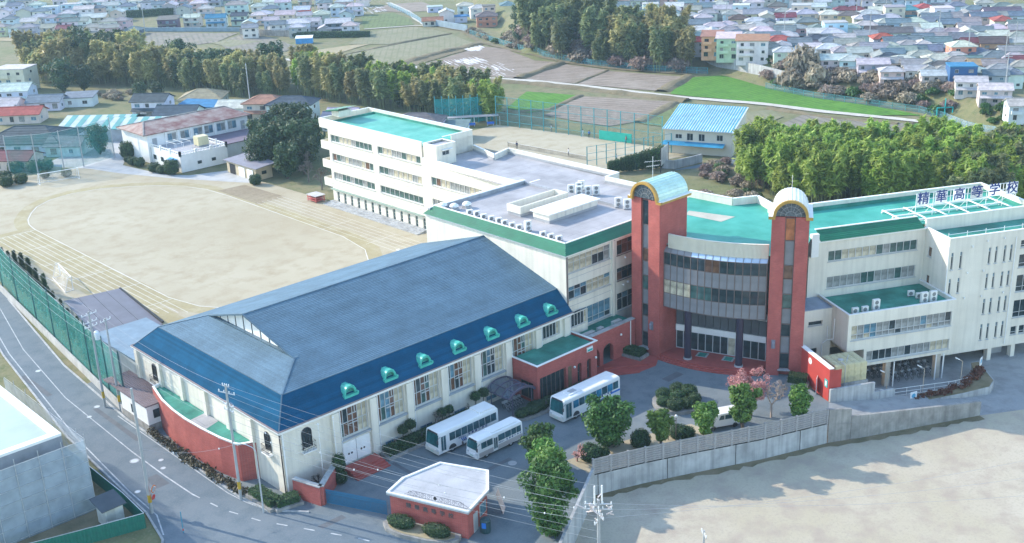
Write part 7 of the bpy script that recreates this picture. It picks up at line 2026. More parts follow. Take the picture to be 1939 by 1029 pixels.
for a, c in zip(P, P[1:] + P[:1]): b.quad((*a, 0), (*c, 0), (*c, 3.0), (*a, 3.0))
b.build('wall', M('pale_corrugated_wall', (.55, .57, .58), .6), ps)
PURP = M('purple_grey_sheet', (0.125, 0.125, 0.155), .6, .15, .4)
for k in range(4):
    u, v = k / 4, (k + 1) / 4
    q = lambda A, B, t: (A[0] + (B[0] - A[0]) * t, A[1] + (B[1] - A[1]) * t)
    a, c, e, f = q(c3_, c2_, u), q(c3_, c2_, v - .006), q(c0_, c1_, v - .006), q(c0_, c1_, u)
    b = MB(); b.add([(*a, 3.0), (*c, 3.0 + .0), (*e, 3.3), (*f, 3.3), (*a, 2.9), (*c, 2.9), (*e, 3.2), (*f, 3.2)], ((0, 1, 2, 3), (7, 6, 5, 4), (0, 4, 5, 1), (1, 5, 6, 2), (2, 6, 7, 3), (3, 7, 4, 0))); b.build('roof_sheet', PURP, ps)
b = MB()
for k in range(40):
    p = q(c1_, c2_, k / 40); b.box(p[0] - .05, p[1] - .12, 3.0, p[0] + .25, p[1] + .12, 3.38)
tag(b.build('roof_verge', DARKM, ps), kind='stuff')
sh2 = thing('tall_grey_shed', 'narrow grey corrugated shed at the field end of the gymnasium', 'shed', 57, 140, 0)
b = MB(); b.box(54.6, 131.0, 0, 62, 143, 5.0); b.build('wall', M('grey_corrugated', (.38, .42, .44), .6), sh2)
b = MB(); b.box(54.4, 130.8, 5.002, 62.2, 143.2, 5.2); b.build('roof', M('slate_sheet', (.15, .22, .28), .5), sh2)
def goal(label, p0, p1, back, h=2.44):
    t = thing('football_goal', label, 'goal', p0[0], p0[1], 0, group='football goals')
    a, c = Vector((*p0, 0)), Vector((*p1, 0)); bk = Vector((*back, 0)); u = Vector((0, 0, h))
    b = MB(); b.path([a, a + u, c + u, c], .07, 8); b.path([a + u, a + bk * .4 + u * .98, a + bk, a], .04, 6); b.path([c + u, c + bk * .4 + u * .98, c + bk, c], .04, 6); b.path([a + bk, c + bk], .04, 6); b.build('goal_frame', WHITEP, t)
    b = MB(); b.quad(a + bk * .4 + u * .98, c + bk * .4 + u * .98, c + bk, a + bk); b.quad(a + u, c + u, c + bk * .4 + u * .98, a + bk * .4 + u * .98); b.build('net', net_mat('white_goal_net', (.8, .8, .8), .22), t)
goal('white football goal at the far left corner of the sports field', (87.7, 245.0), (95.7, 243.3), (.3, 2.0))
goal('white football goal lying near the roadside lanes', (65.2, 176.2), (66.6, 184.5), (-1.4, -.2), 2.2)
goal('white football goal near the link building at the right edge of the field', (107.8, 146), (108.5, 139.5), (1.8, .2), 2.4)
tb = thing('blue_canopy_tent', 'small blue canopy at the corner of the link building', 'canopy', 110, 137, 0)
b = MB(); b.add([(112.6, 137.9, 3.0), (115.6, 137.4, 3.4), (115.6, 134.6, 3.4), (112.6, 135.2, 3.0), (114, 136.3, 3.5)], ((0, 1, 4), (1, 2, 4), (2, 3, 4), (3, 0, 4))); b.build('canopy_sheet', M('bright_blue_sheet', (.015, .12, .55), .5), tb)
for x, yy in ((112.7, 137.8), (112.7, 135.3)): b = MB(); b.tube((x, yy, 0), (x, yy, 3.0), .04, n=5); b.build('post', STEEL, tb)
rf_ = thing('red_rack', 'low red rack with pale lid at the end of the classroom wing', 'rack', 119.5, 188, 0)
b = MB()
for x in (119, 121): 
    for yy in (186.4, 189.2): b.box(x - .06, yy - .06, 0, x + .06, yy + .06, 1.3)
b.box(118.9, 186.3, .3, 121.1, 189.3, .4); b.box(118.9, 186.3, .8, 121.1, 189.3, .9); b.build('rack_frame', M('faded_red_steel', (.5, .13, .12), .6), rf_)
b = MB(); b.box(118.8, 186.2, 1.3, 121.2, 189.4, 1.4); b.build('lid', M('pale_lid', (.5, .48, .46), .6), rf_)
# parking details
for i, (x, y, lab) in enumerate(((122.0, 64.5, 'bent floodlight post at the left end of the parking railing'), (126.4, 61.9, 'bent floodlight post in the middle of the parking railing'), (131.6, 59.5, 'bent floodlight post at the right end of the parking railing'))):
    t = thing('floodlight_post', lab, 'lamp post', x, y, -2.6, group='floodlight posts at the bicycle parking')
    b = MB(); b.tube((x, y, -3), (x, y, .6), .05, n=6); b.tube((x, y, .6), (x - .45, y + .35, 1.0), .04, n=5); b.build('post', M('tan_post', (.5, .42, .32), .6), t)
    b = MB(); b.bar((x - .35, y + .28, .92), (x - .75, y + .6, 1.2), .18, .12); b.build('lamp_head', WHITEP, t)
for i, (x, y, lab) in enumerate(((122.3, 61.0, 'white notice board at the left end of the brown planter bed'), (137.2, 59.6, 'white notice board by the underpass pillar'))):
    t = thing('notice_board', lab, 'sign', x, y, -2.2, group='notice boards at the parking'); F_ = frame(x, y, -2.0, R(-20 + 30 * i))
    b = MB(F_); b.box(-.5, -.03, .1, .5, .03, 1.2); b.build('board', WHITEP, t)
    b = MB(F_); b.lathe([(.3, 0), (.3, .01)], (0, 0, 0), 14); b.v = [(F_ @ Vector(((F_.inverted() @ Vector(p)).x, -.035 - (F_.inverted() @ Vector(p)).z, .68 + (F_.inverted() @ Vector(p)).y)))[:] for p in b.v]; b.build('round_mark', M('sky_blue_mark', (.1, .4, .6), .5), t)
    b = MB(F_); b.tube((-.4, 0, -.8), (-.4, 0, .1), .03, n=5); b.tube((.4, 0, -.8), (.4, 0, .1), .03, n=5); b.build('leg', STEEL, t)
t = thing('bed_planting', 'russet winter shrubs filling the long planter by the ramp', 'shrubs', 126, 59, -2)
b = MB(); rng = random.Random(5)
for k in range(70):
    u = rng.random(); p = Vector((122.5, 61.2)).lerp(Vector((136.6, 59.2)), u) + Vector((0, -1.6 * math.sin(math.pi * u) + rng.uniform(-.5, .5)))
    leaf_blob(b, (p.x, p.y, -1.75), rng.uniform(.3, .5), 40, .16, rng, m=0)
b.build('foliage', LEAF_RED, t)
# ================================================================== THE OLD BUILDING BEYOND THE FIELD
kg = thing('old_school_annex', 'old white two-storey building with rusty red roof and roof terrace beyond the field', 'building', 114, 248, 0)
RUST = M('rusty_red_roof', (0.30, 0.11, 0.09), .7, .4, .35, alt=(.36, .30, .26))
b = MB(); b.box(112.4, 243.2, 0, 138.4, 256, 6.6); b.build('wall', WHITEP, kg)
b = MB()
b.add([(111.4, 242.6, 6.7), (139, 242.6, 6.7), (139, 256.5, 6.7), (111.4, 256.5, 6.7), (115, 249.5, 8.3), (136, 249.5, 8.3), (111.4, 242.6, 6.5), (139, 242.6, 6.5), (139, 256.5, 6.5), (111.4, 256.5, 6.5)], ((0, 1, 5, 4), (1, 2, 5), (2, 3, 4, 5), (3, 0, 4), (6, 7, 1, 0), (7, 8, 2, 1), (8, 9, 3, 2), (9, 6, 0, 3), (9, 8, 7, 6))); b.build('roof', RUST, kg)
b = MB(); b.bar((115, 249.5, 8.35), (136, 249.5, 8.35), .3, .14)
for p in ((111.4, 242.6, 6.75), (111.4, 256.5, 6.75)): b.bar(p, (115, 249.5, 8.35), .25, .12)
for p in ((139, 242.6, 6.75), (139, 256.5, 6.75)): b.bar(p, (136, 249.5, 8.35), .25, .12)
b.build('ridge_cap', CONC2, kg)
F = frame(112.4, 243.2)
for x in (5.0, 8.2, 11.6, 14.4, 17.6, 20.6):
    b = MB(F); b.box(x, -.06, 4.1, x + 2.2, -.003, 6.0); w_ = b.build('window', SILVER, kg)
    for k in range(2): b = MB(F); b.box(x + .08 + 1.06 * k, -.08, 4.2, x + 1.08 + 1.06 * k, -.065, 5.9); b.build('pane', GLASSB if (int(x) + k) % 2 else CURTG, w_)
for x in (1.2, 24.0): b = MB(F); b.box(x, -.05, 3.5, x + 1.1, -.003, 5.5); b.build('door', GREY, kg)
for x in (4.5, 7.6, 10.9, 14.0, 17.1, 20.1): b = MB(F); b.box(x - .2, -.35, 3.5, x + .2, -.003, 6.6); b.build('pilaster', WHITEP, kg)
b = MB(); b.box(113.0, 229.5, 0, 124.6, 243.1, 3.6); b.build('lower_wall', WHITEP, kg)
b = MB(); b.box(113.3, 229.8, 3.602, 124.3, 243.1, 3.7); b.build('terrace', GREYROOF, kg)
b = MB()
for p, q in (((113.1, 229.6), (113.1, 243)), ((113.1, 229.6), (124.5, 229.6)), ((124.5, 229.6), (124.5, 243))):
    b.bar((*p, 4.45), (*q, 4.45), .22, .16); b.bar((*p, 3.8), (*q, 3.8), .22, .36)
    n = 14
    for i in range(n + 1): u = i / n; x, y = p[0] + (q[0] - p[0]) * u, p[1] + (q[1] - p[1]) * u; b.box(x - .07, y - .07, 3.9, x + .07, y + .07, 4.4)
    for i in range(4): u = i / 3; x, y = p[0] + (q[0] - p[0]) * u, p[1] + (q[1] - p[1]) * u; b.box(x - .22, y - .22, 3.6, x + .22, y + .22, 4.75)
b.build('balustrade', TRIMW, kg)
b = MB(); b.box(112.8, 231.2, .1, 112.99, 233.8, 2.4); b.build('shutter', GREY, kg)
b = MB(); b.add([(112.0, 230.9, 2.5), (112.0, 234.2, 2.5), (113, 234.2, 2.9), (113, 230.9, 2.9)], ((0, 3, 2, 1),)); b.build('blue_awning', M('blue_awning', (.05, .30, .62), .5), kg)
for y, z in ((237.5, 1.2), (241, 1.2)): b = MB(); b.box(112.9, y, z, 112.99, y + 1.2, z + 1); b.build('window', GLASS, kg)
for x in (117.0, 120.5): b = MB(); b.box(x, 229.44, 1.2, x + 1, 229.49, 1.9); b.build('window', GLASS, kg)
b = MB(); b.box(120.0, 233.8, 4.0, 122.6, 236.0, 6.0); tk2 = b.build('roof_tank', TAN_, kg)
b = MB(); b.box(120.1, 233.9, 3.7, 122.5, 235.9, 3.999); b.build('tank_base', CONC, tk2)
b = MB()
for x in (114.4, 116.2, 118): 
    for y in (233.5, 238): b.tube((x, y, 3.7), (x, y, 5.6), .04, n=5)
    b.tube((x, 233.5, 5.6), (x, 238, 5.6), .04, n=5)
for y in (233.5, 238): b.tube((114.4, y, 5.6), (118, y, 5.6), .04, n=5)
b.build('steel_rack', TRIMW, kg)
b = MB(); b.box(124.65, 233, 0, 138, 243, 3.2); b.build('side_wall', WHITEP, kg)
b = MB(); b.box(124.7, 232.8, 3.201, 138.2, 243.1, 3.35); b.build('side_roof', M('purple_brown_roof', (.17, .13, .17), .7), kg)
ts = thing('tan_storehouse', 'low tan storehouse with grey sheet roof and open bay beside the field', 'storehouse', 122, 216, 0)
b = MB(); P = [(120.0, 222), (120.1, 210.2), (124.3, 210.6), (126, 222.5)]
b.prism(P, 0, 2.7); b.build('wall', M('tan_wall', (.55, .45, .30), .8, .12), ts)
b = MB(); b.add([(119.5, 222.6, 2.85), (119.6, 209.4, 2.85), (124.9, 209.8, 3.2), (126.7, 223, 3.2), (119.5, 222.6, 2.7), (119.6, 209.4, 2.7), (124.9, 209.8, 3.05), (126.7, 223, 3.05)], ((0, 1, 2, 3), (7, 6, 5, 4), (0, 4, 5, 1), (1, 5, 6, 2), (2, 6, 7, 3), (3, 7, 4, 0))); b.build('roof', M('grey_violet_sheet', (.24, .23, .27), .6), ts)
b = MB(); b.box(119.93, 218.6, 0, 119.98, 220.8, 2.2); b.build('open_bay', DARKHOLE, ts)
for y in (211.2, 214.6): b = MB(); b.box(119.93, y, 0, 119.99, y + 2.4, 2.2); b.build('shutter', TRIMW, ts)
b = MB(); b.box(121.5, 210.1, 1.2, 122.6, 210.2, 1.9); b.build('window', GLASS, ts)
BALL = plant('clipped_bush', 'x', 'bush', dome(21, 1.3, 1.3, 2.0, 500, .2))
for x, y, s, lab in ((82.5, 250.2, 1.2, 'nearest clipped dome bush behind the far goal'), (85.6, 250.0, 1.1, 'second clipped dome bush behind the far goal'), (83.8, 254.5, 1.2, 'clipped dome bush behind the nearest two at the left edge'), (88.5, 260.5, 1.3, 'rounded bush at the back of the group left of the goal'), (91.5, 257.5, 1.3, 'rounded bush under the netting poles left of the goal'), (94.0, 257, 1.25, 'rounded bush between the netting poles behind the goal'), (94.7, 247.6, .9, 'low rounded bush right behind the goal net'), (91.0, 250.4, .8, 'low bush at the left inside of the goal net')): put(BALL, x, y, 0, s, label=lab, group='clipped bushes behind the far goal')
for x, y, s, z, lab in ((111.6, 252.5, 1.4, 1.4, 'tall clipped block bush at the left corner of the old annex'), (109.6, 248.5, .75, 1, 'low bush below the tall clipped block'), (109.2, 245.3, .9, 1, 'rounded bush left of the annex porch'), (109.6, 242.8, 1.0, 1, 'rounded bush right of the annex porch'), (109.5, 235.4, 1.05, 1, 'rounded bush by the flagpole of the annex'), (110.0, 233.0, .9, 1, 'low bush beside the big clipped dome'), (111.0, 230.4, 1.25, 1.35, 'big clipped dome at the corner of the annex under the blue awning'), (118.6, 208.2, 1.0, 1.1, 'clipped bush at the near end of the tan storehouse')): put(BALL, x, y, 0, s, label=lab, group='clipped bushes along the old annex', sz=z)
nf2 = thing('tall_net_poles', 'tall bare netting poles with green net behind the far goal', 'net fence', 95, 253, 0)
pz = [(86, 257.0), (90.8, 253.6), (96.0, 251.8), (101.0, 253.0), (109.5, 255.3)]
for x, y in pz: b = MB(); b.tube((x, y, 0), (x, y, 9.5), .15, .1, 8); b.build('pole', POLEC, nf2)
b = MB()
for a, c in zip(pz, pz[1:]): b.quad((*a, .2), (*c, .2), (*c, 9.2), (*a, 9.2))
b.build('netting', net_mat('thin_green_netting', (0.02, 0.25, 0.23), .32), nf2)
b = MB()
for a, c in zip(pz, pz[1:]): b.tube((*a, 9.2), (*c, 9.2), .03, n=4)
b.build('top_cable', STEEL, nf2)
pole('far concrete pole with many crossarms behind the old annex', at(476, 215).x, at(476, 215).y, 13.5, [(13, 2, 1), (12, 2, 1), (11, 1.6, 1)], bands=False)
pole('pale pole in front of the dark bamboo at the upper left', at(92, 140).x, at(92, 140).y, 10, [(9.6, 2, .3)], bands=False)
# ================================================================== TENNIS COURT
tn = thing('court_fence', 'tall blue-green post fence round the far sides of the tennis court', 'fence', 191, 185, 0)
TPOST = M('blue_green_post', (.06, .30, .32), .5)
far = [(187.6, 208.6), (194.8, 161.5)]; 
b = MB(); b.tube((0, 0, 0), (0, 0, 7.2), .12, n=6); pm_ = b.mesh('post', TPOST)
for i in range(14):
    u = i / 13; x, y = far[0][0] + (far[1][0] - far[0][0]) * u, far[0][1] + (far[1][1] - far[0][1]) * u; inst('post', pm_, tn, frame(x, y))
b = MB()
for z in (1.2, 3.2, 5.2, 7.1): b.tube((*far[0], z), (*far[1], z), .05, n=4)
b.build('rail', TPOST, tn)
b = MB(); b.quad((*far[0], .1), (*far[1], .1), (*far[1], 7.1), (*far[0], 7.1)); b.build('mesh_panel', net_mat('faint_court_mesh', (.10, .22, .22), .16), tn)
tn2 = thing('court_side_fence', 'lower blue-green post fence along the right side of the tennis court', 'fence', 183, 159, 0)
sd_ = [(172.5, 163.5), (195.0, 156.5)]
b = MB(); b.tube((0, 0, 0), (0, 0, 4.4), .11, n=6); pm2 = b.mesh('post', TPOST)
for i in range(11):
    u = i / 10; inst('post', pm2, tn2, frame(sd_[0][0] + (sd_[1][0] - sd_[0][0]) * u, sd_[0][1] + (sd_[1][1] - sd_[0][1]) * u))
b = MB()
for z in (1.3, 2.8, 4.3): b.tube((*sd_[0], z), (*sd_[1], z), .045, n=4)
b.build('rail', TPOST, tn2)
tn3 = thing('green_net_cage', 'dense green netting fence at the left end of the tennis court', 'net fence', 185, 214, 0)
lf = [(178, 220.5), (183, 215.5), (190, 212.5)]
b = MB()
for a, c in zip(lf, lf[1:]): b.quad((*a, .2), (*c, .2), (*c, 6.5), (*a, 6.5))
b.build('netting', net_mat('bright_teal_netting', (.01, .30, .30), .6), tn3)
for i in range(9):
    u = i / 8 * 1.999; k = int(u); x, y = lf[k][0] + (lf[k + 1][0] - lf[k][0]) * (u - k), lf[k][1] + (lf[k + 1][1] - lf[k][1]) * (u - k); inst('post', pm_, tn3, frame(x, y))
b = MB(); b.bar((178.5, 216.5, 2.3), (188.5, 208.7, 2.3), 2.2, .12); b.build('shelter_roof', GREYROOF, tn3)
for i in range(5): u = i / 4; b = MB(); b.tube((178 + 10 * u, 215.5 - 7.8 * u, 0), (178 + 10 * u, 215.5 - 7.8 * u, 2.25), .06, n=5); b.build('shelter_post', TRIMW, tn3)
for i, (x, y) in enumerate(((182.3, 211.8), (186, 208.9))):
    t = thing('blue_bench', ['blue bench nearer the corner of the court shelter', 'blue bench at the far end of the court shelter'][1 - i], 'bench', x, y, 0, group='blue benches'); b = MB(frame(x, y, 0, R(-38))); b.box(-.9, -.2, .38, .9, .2, .46); b.build('seat', BLUEP, t); b = MB(frame(x, y, 0, R(-38))); b.box(-.9, .2, .5, .9, .26, .95); b.build('backrest', BLUEP, t)
    for s in (-.7, .7): b = MB(frame(x, y, 0, R(-38))); b.box(s - .04, -.18, 0, s + .04, .18, .38); b.build('leg', STEEL, t)
scn = thing('green_screen', 'bright turquoise wind screen at the far side of the tennis court', 'screen', 193, 174, 0)
b = MB(); b.bar((192.0, 178.0, 1.15), (193.6, 169.5, 1.15), .08, 2.1); b.build('sheet', M('turquoise_screen', (.01, .40, .30), .6, .1), scn)
for u in (0, .33, .66, 1): b = MB(); b.tube((192.15 + 1.6 * u, 178 - 8.5 * u, 0), (192.15 + 1.6 * u, 178 - 8.5 * u, 2.3), .06, n=5); b.build('post', TPOST, scn)
tnet = thing('tennis_net', 'low dark tennis net across the near half of the court', 'tennis net', 176, 178, 0)
b = MB(); b.quad((174.2, 190, .05), (176.2, 167, .05), (176.2, 167, 1.0), (174.2, 190, 1.0)); b.build('mesh', net_mat('tennis_net_mesh', (.10, .09, .07), .4), tnet)
b = MB(); b.tube((174.2, 190, 1.0), (176.2, 167, 1.0), .03, n=4); b.build('tape', WHITEP, tnet)
for p in ((174.2, 190), (176.2, 167)): b = MB(); b.tube((*p, 0), (*p, 1.1), .05, n=6); b.build('post', DARKM, tnet)
# people on the court: one continuous body each, hair and shirt as children
def person(label, x, y, face, pose, shirt, legs):
    t = thing('person', label, 'person', x, y, 0, face)
    me = bpy.data.meshes.new('body'); al, ar = pose
    vs = [(0, 0, .95), (0, 0, 1.15), (0, 0, 1.38), (0, 0, 1.50), (0, .02, 1.66), (.1, 0, .9), (.13, .06, .5), (.13, 0, .08), (.13, .14, .04), (-.1, 0, .9), (-.13, -.02, .5), (-.14, -.1, .08), (-.14, .04, .04), (.19, 0, 1.40), (*al[0],), (*al[1],), (-.19, 0, 1.40), (*ar[0],), (*ar[1],)]
    rs = [.14, .13, .15, .06, .105, .09, .065, .045, .04, .09, .065, .045, .04, .06, .045, .04, .06, .045, .04]
    es = [(0, 1), (1, 2), (2, 3), (3, 4), (0, 5), (5, 6), (6, 7), (7, 8), (0, 9), (9, 10), (10, 11), (11, 12), (2, 13), (13, 14), (14, 15), (2, 16), (16, 17), (17, 18)]
    me.from_pydata(vs, es, []); tmp = bpy.data.objects.new('body', me); COL.objects.link(tmp)
    md = tmp.modifiers.new('skin', 'SKIN'); md.use_smooth_shade = True
    for i, r in enumerate(rs): me.skin_vertices[0].data[i].radius = (r, r * .8 if i < 3 else r)
    me.skin_vertices[0].data[0].use_root = True
    sb_ = tmp.modifiers.new('sub', 'SUBSURF'); sb_.levels = 1; sb_.render_levels = 1
    me2 = bpy.data.meshes.new_from_object(tmp.evaluated_get(bpy.context.evaluated_depsgraph_get())); bpy.data.objects.remove(tmp)
    for mt in (shirt, legs, M('skin', (.45, .28, .20), .6)): me2.materials.append(mt)
    for p in me2.polygons: p.material_index = 1 if p.center.z < .98 and abs(p.center.x) < .24 else (2 if p.center.z > 1.5 or abs(p.center.x) > .3 else 0)
    o = inst('body', me2, t, WM[t.name])
    b = MB(WM[t.name]); b.lathe([(.02, .13), (.09, .1), (.115, .03), (.11, -.03)], (0, -.01, 1.68), 10); b.build('hair', M('black_hair', (.012, .01, .01), .6), t)
    return t
NV = M('navy_sportswear', (.02, .035, .10), .7); BL_ = M('blue_sportswear', (.03, .16, .5), .7); WH = M('white_sportswear', (.72, .72, .72), .7); BK = M('black_sportswear', (.02, .02, .025), .7); RD = M('pink_sportswear', (.5, .12, .13), .7)
down = (((.26, .03, 1.1), (.26, .12, .88)), ((-.26, .03, 1.1), (-.26, .12, .88))); swing = (((.42, .15, 1.3), (.62, .3, 1.45)), ((-.28, .1, 1.15), (-.22, .3, 1.1))); bend = (((.24, .2, 1.15), (.12, .38, 1.0)), ((-.24, .2, 1.15), (-.12, .38, 1.0)))
for a in (('person in dark sportswear standing at the left post of the tennis net', 173.8, 186.6, 2.0, down, NV, BK), ('person in a bright blue top by the far court fence', 191.8, 181.0, 2.6, bend, BL_, BK), ('person in white crouched forward beside the one in blue', 191.6, 182.9, -1.0, bend, WH, WH), ('person in white swinging a racket near the middle of the net', 176.6, 173.0, 1.0, swing, WH, BK), ('person in white and navy near the side fence of the court', 179.4, 161.4, 2.2, swing, WH, NV), ('person in pale clothes by the far fence left of the others', 190.6, 192.3, .5, down, WH, NV), ('person in pink beside the right end of the turquoise screen', 193.0, 170.6, .2, down, RD, BK)): person(*a)
TOPI = plant('clipped_conifer', 'x', 'tree', dome(31, 1.0, 1.0, 4.2, 700, .22))
for i in range(14):
    u = i / 13; put(TOPI, 172.0 + 9.5 * u + .4 * math.sin(i * 5), 156.5 - 5.5 * u, 0, .62 + .5 * u, label='tall clipped evergreen in the row below the tennis court fence', group='clipped evergreens below the court fence')
# clubhouse with blue-striped roof
ch_ = thing('clubhouse', 'cream two-storey clubhouse with blue and white striped sheet roof by the tennis court', 'clubhouse', 200, 153, 0)
Fc2 = frame(192.2, 158.6, 0, math.atan2(-14.6, 5.9)); Lc = 15.0; Dc = 12.0
b = MB(); wall(b, Fc2, Lc, 0, 5.6, [(2.4, 3.3, 3.9, 4.3), (5.0, 3.0, 6.4, 4.6), (7.6, 3.0, 9.0, 4.6), (11.6, 3.3, 13.0, 4.6)], .15); b.F = Fc2; b.quad((Lc, 0, 0), (Lc, Dc, 0), (Lc, Dc, 8.2), (Lc, 0, 5.6)); b.quad((0, Dc, 0), (0, 0, 0), (0, 0, 5.6), (0, Dc, 8.2)); b.quad((Lc, Dc, 0), (0, Dc, 0), (0, Dc, 8.2), (Lc, Dc, 8.2)); b.build('wall', M('cream_clubhouse_wall', (.66, .60, .48), .8, .06), ch_)
for h_ in ((2.4, 3.3, 3.9, 4.3), (5.0, 3.0, 6.4, 4.6), (7.6, 3.0, 9.0, 4.6), (11.6, 3.3, 13.0, 4.6)): window(ch_, Fc2, *h_, 2, depth=.15)
b = MB(Fc2); b.add([(-.4, -.7, 5.5), (Lc + .4, -.7, 5.5), (Lc + .4, Dc + .4, 8.3), (-.4, Dc + .4, 8.3), (-.4, -.7, 5.35), (Lc + .4, -.7, 5.35), (Lc + .4, Dc + .4, 8.15), (-.4, Dc + .4, 8.15)], ((0, 1, 2, 3), (7, 6, 5, 4), (0, 4, 5, 1), (1, 5, 6, 2), (2, 6, 7, 3), (3, 7, 4, 0))); b.build('roof', M('white_roof_sheet', (.62, .68, .70), .45), ch_)
for k in range(26): x = -.3 + k * .6; b = MB(Fc2); b.add([(x, -.71, 5.51), (x + .34, -.71, 5.51), (x + .34, Dc + .41, 8.33), (x, Dc + .41, 8.33), (x + .05, -.71, 5.57), (x + .29, -.71, 5.57), (x + .29, Dc + .41, 8.39), (x + .05, Dc + .41, 8.39)], ((4, 5, 6, 7), (0, 4, 7, 3), (1, 2, 6, 5), (0, 1, 5, 4))); b.build('blue_roof_rib', M('blue_roof_rib', (.06, .34, .42), .45), ch_)
b = MB(Fc2); b.add([(-.2, -1.8, 2.2), (Lc - 1.5, -1.8, 2.2), (Lc - 1.5, -.01, 2.75), (-.2, -.01, 2.75)], ((0, 1, 2, 3),)); b.build('lean_to_roof', M('sea_blue_sheet', (.03, .24, .42), .5), ch_)
bf = thing('block_wall', 'grey block wall and store in front of the clubhouse', 'wall', 185, 148, 0)
b = MB(); b.bar((182.6, 148.2, .9), (190.5, 147.0, .9), .3, 1.8); b.bar((182.6, 148.2, .9), (181.6, 150.5, .9), .3, 1.8); b.build('blockwork', CONC, bf)
t = thing('roof_sign_board', 'tall pale lattice board standing behind the left brick tower', 'board', 180, 148.5, 0)
b = MB(); b.bar((178.6, 148.4, 3.2), (183.2, 150.2, 3.2), .1, 3.6); b.build('panel', net_mat('pale_lattice', (.6, .6, .58), .6), t)
for p in ((178.6, 148.4), (183.2, 150.2)): b = MB(); b.tube((*p, 0), (*p, 5.4), .1, n=6); b.build('post', DARKM, t)
b = MB(); b.poly([(x, y, -.02) for x, y in ((181, 148), (200, 144), (202, 138), (196, 138), (186, 145))]); struct('clubhouse_drive', b, MATS['worn_asphalt'])
# ================================================================== WOODS
EV = [plant('broadleaf_tree', 'x', 'tree', broadleaf(100 + i, 9, 3.6, 2600, .42, LEAF_DK, low=.12, blobs=14)) for i in range(2)]
BAM = [plant('bamboo_clump', 'x', 'bamboo', bamboo(200 + i, 10.5, 2.2, 14, 3600, .4, LEAF_BAM)) for i in range(3)]
BAMY = [plant('bamboo_clump', 'x', 'bamboo', bamboo(210 + i, 11, 2.4, 13, 3000, .44, LEAF_BAMY)) for i in range(2)]
BAMD = [plant('bamboo_clump', 'x', 'bamboo', bamboo(220 + i, 10, 2.4, 13, 3000, .44, LEAF_BAMD)) for i in range(2)]
def shrub(seed, rx, h, n, leaf, mat):
    rng = random.Random(seed); b = MB(); s = MB()
    for k in range(7):
        a = k * 2.4; r = rx * .55 * math.sqrt(k / 7); z = h * (.55 - .25 * k / 7)
        leaf_blob(b, (r * math.cos(a), r * math.sin(a), z), rx * .5, n // 7, leaf, rng, .9 * h / rx * .6, .35, .2, 2.2)
        limb(s, (0, 0, -.1), (r * math.cos(a) * 1.3, r * math.sin(a) * 1.3, z), .06, .03, rng, 4, 2)
    return [('foliage', b, mat), ('stem', s, BARK)]
VIN = [plant('creeper_shrub', 'x', 'shrub', shrub(300 + i, 3.2, 3.4, 900, .42, LEAF_BR)) for i in range(2)]
PKS = [plant('bare_shrub', 'x', 'shrub', shrub(310, 2.8, 3.4, 800, .38, LEAF_PK))]
GRS = [plant('green_shrub', 'x', 'shrub', shrub(320, 2.4, 2.6, 700, .4, LEAF_EV))]
BAR = [plant('bare_tree', 'x', 'tree', bare(80 + i, 8, .75, 6, BARKG, .2, None, 0, .03)) for i in range(2)]
rng = random.Random(21)
def grove(kinds, label, group, poly, n, z=0.0, smin=.75, smax=1.2, sep=2.6):
    """individual plants spread through a pixel outline of their feet"""
    P = [at(*p, z)[:2] for p in poly]; xs = [p[0] for p in P]; ys = [p[1] for p in P]; done = []; tries = 0
    while len(done) < n and tries < n * 60:
        tries += 1
        x, y = rng.uniform(min(xs), max(xs)), rng.uniform(min(ys), max(ys))
        if not in_poly(x, y, P) or any((x - a) ** 2 + (y - c) ** 2 < sep * sep for a, c in done): continue
        done.append((x, y)); k = rng.choice(kinds)
        put(k, x, y, rise(x, y), rng.uniform(smin, smax), rng.uniform(0, 6.28), label, group)
# right grove below the farm track
G = 'bright bamboo of the grove behind the right wing'
grove(BAM, 'tall bright green bamboo clump in the grove behind the right wing', G, [(1400, 340), (1430, 315), (1560, 320), (1700, 322), (1860, 330), (1939, 335), (1939, 405), (1720, 395), (1560, 400), (1440, 370)], 120, smin=.75, smax=1.2, sep=1.9)
grove(BAMD, 'dark bamboo clump at the right edge of the grove behind the sign', 'dark bamboo at the right edge', [(1780, 330), (1939, 320), (1939, 420), (1800, 410)], 26, smin=.8, smax=1.1, sep=2)
grove(VIN + PKS, 'dry brown thicket shrub on the slope between the towers', 'dry shrubs on the slope behind the rotunda', [(1310, 330), (1400, 300), (1450, 330), (1470, 385), (1330, 385)], 18, smin=.4, smax=.8)
grove(GRS, 'green shrub on the slope behind the rotunda roof', 'green shrubs on the slope behind the rotunda', [(1330, 320), (1440, 320), (1450, 380), (1340, 380)], 5, smin=.5, smax=.8)
# centre belt beyond the classroom wing
grove(BAMD + BAMY + BAM[:1], 'tall bamboo clump in the belt beyond the classroom wing', 'bamboo belt beyond the classroom wing', [(560, 182), (640, 196), (760, 212), (930, 232), (930, 205), (800, 192), (650, 172), (570, 160)], 50, smin=.85, smax=1.25)
grove(EV, 'dark evergreen in the belt beyond the classroom wing', 'evergreens in the belt beyond the classroom wing', [(730, 205), (920, 228), (930, 205), (760, 192)], 7, smin=.6, smax=.9)
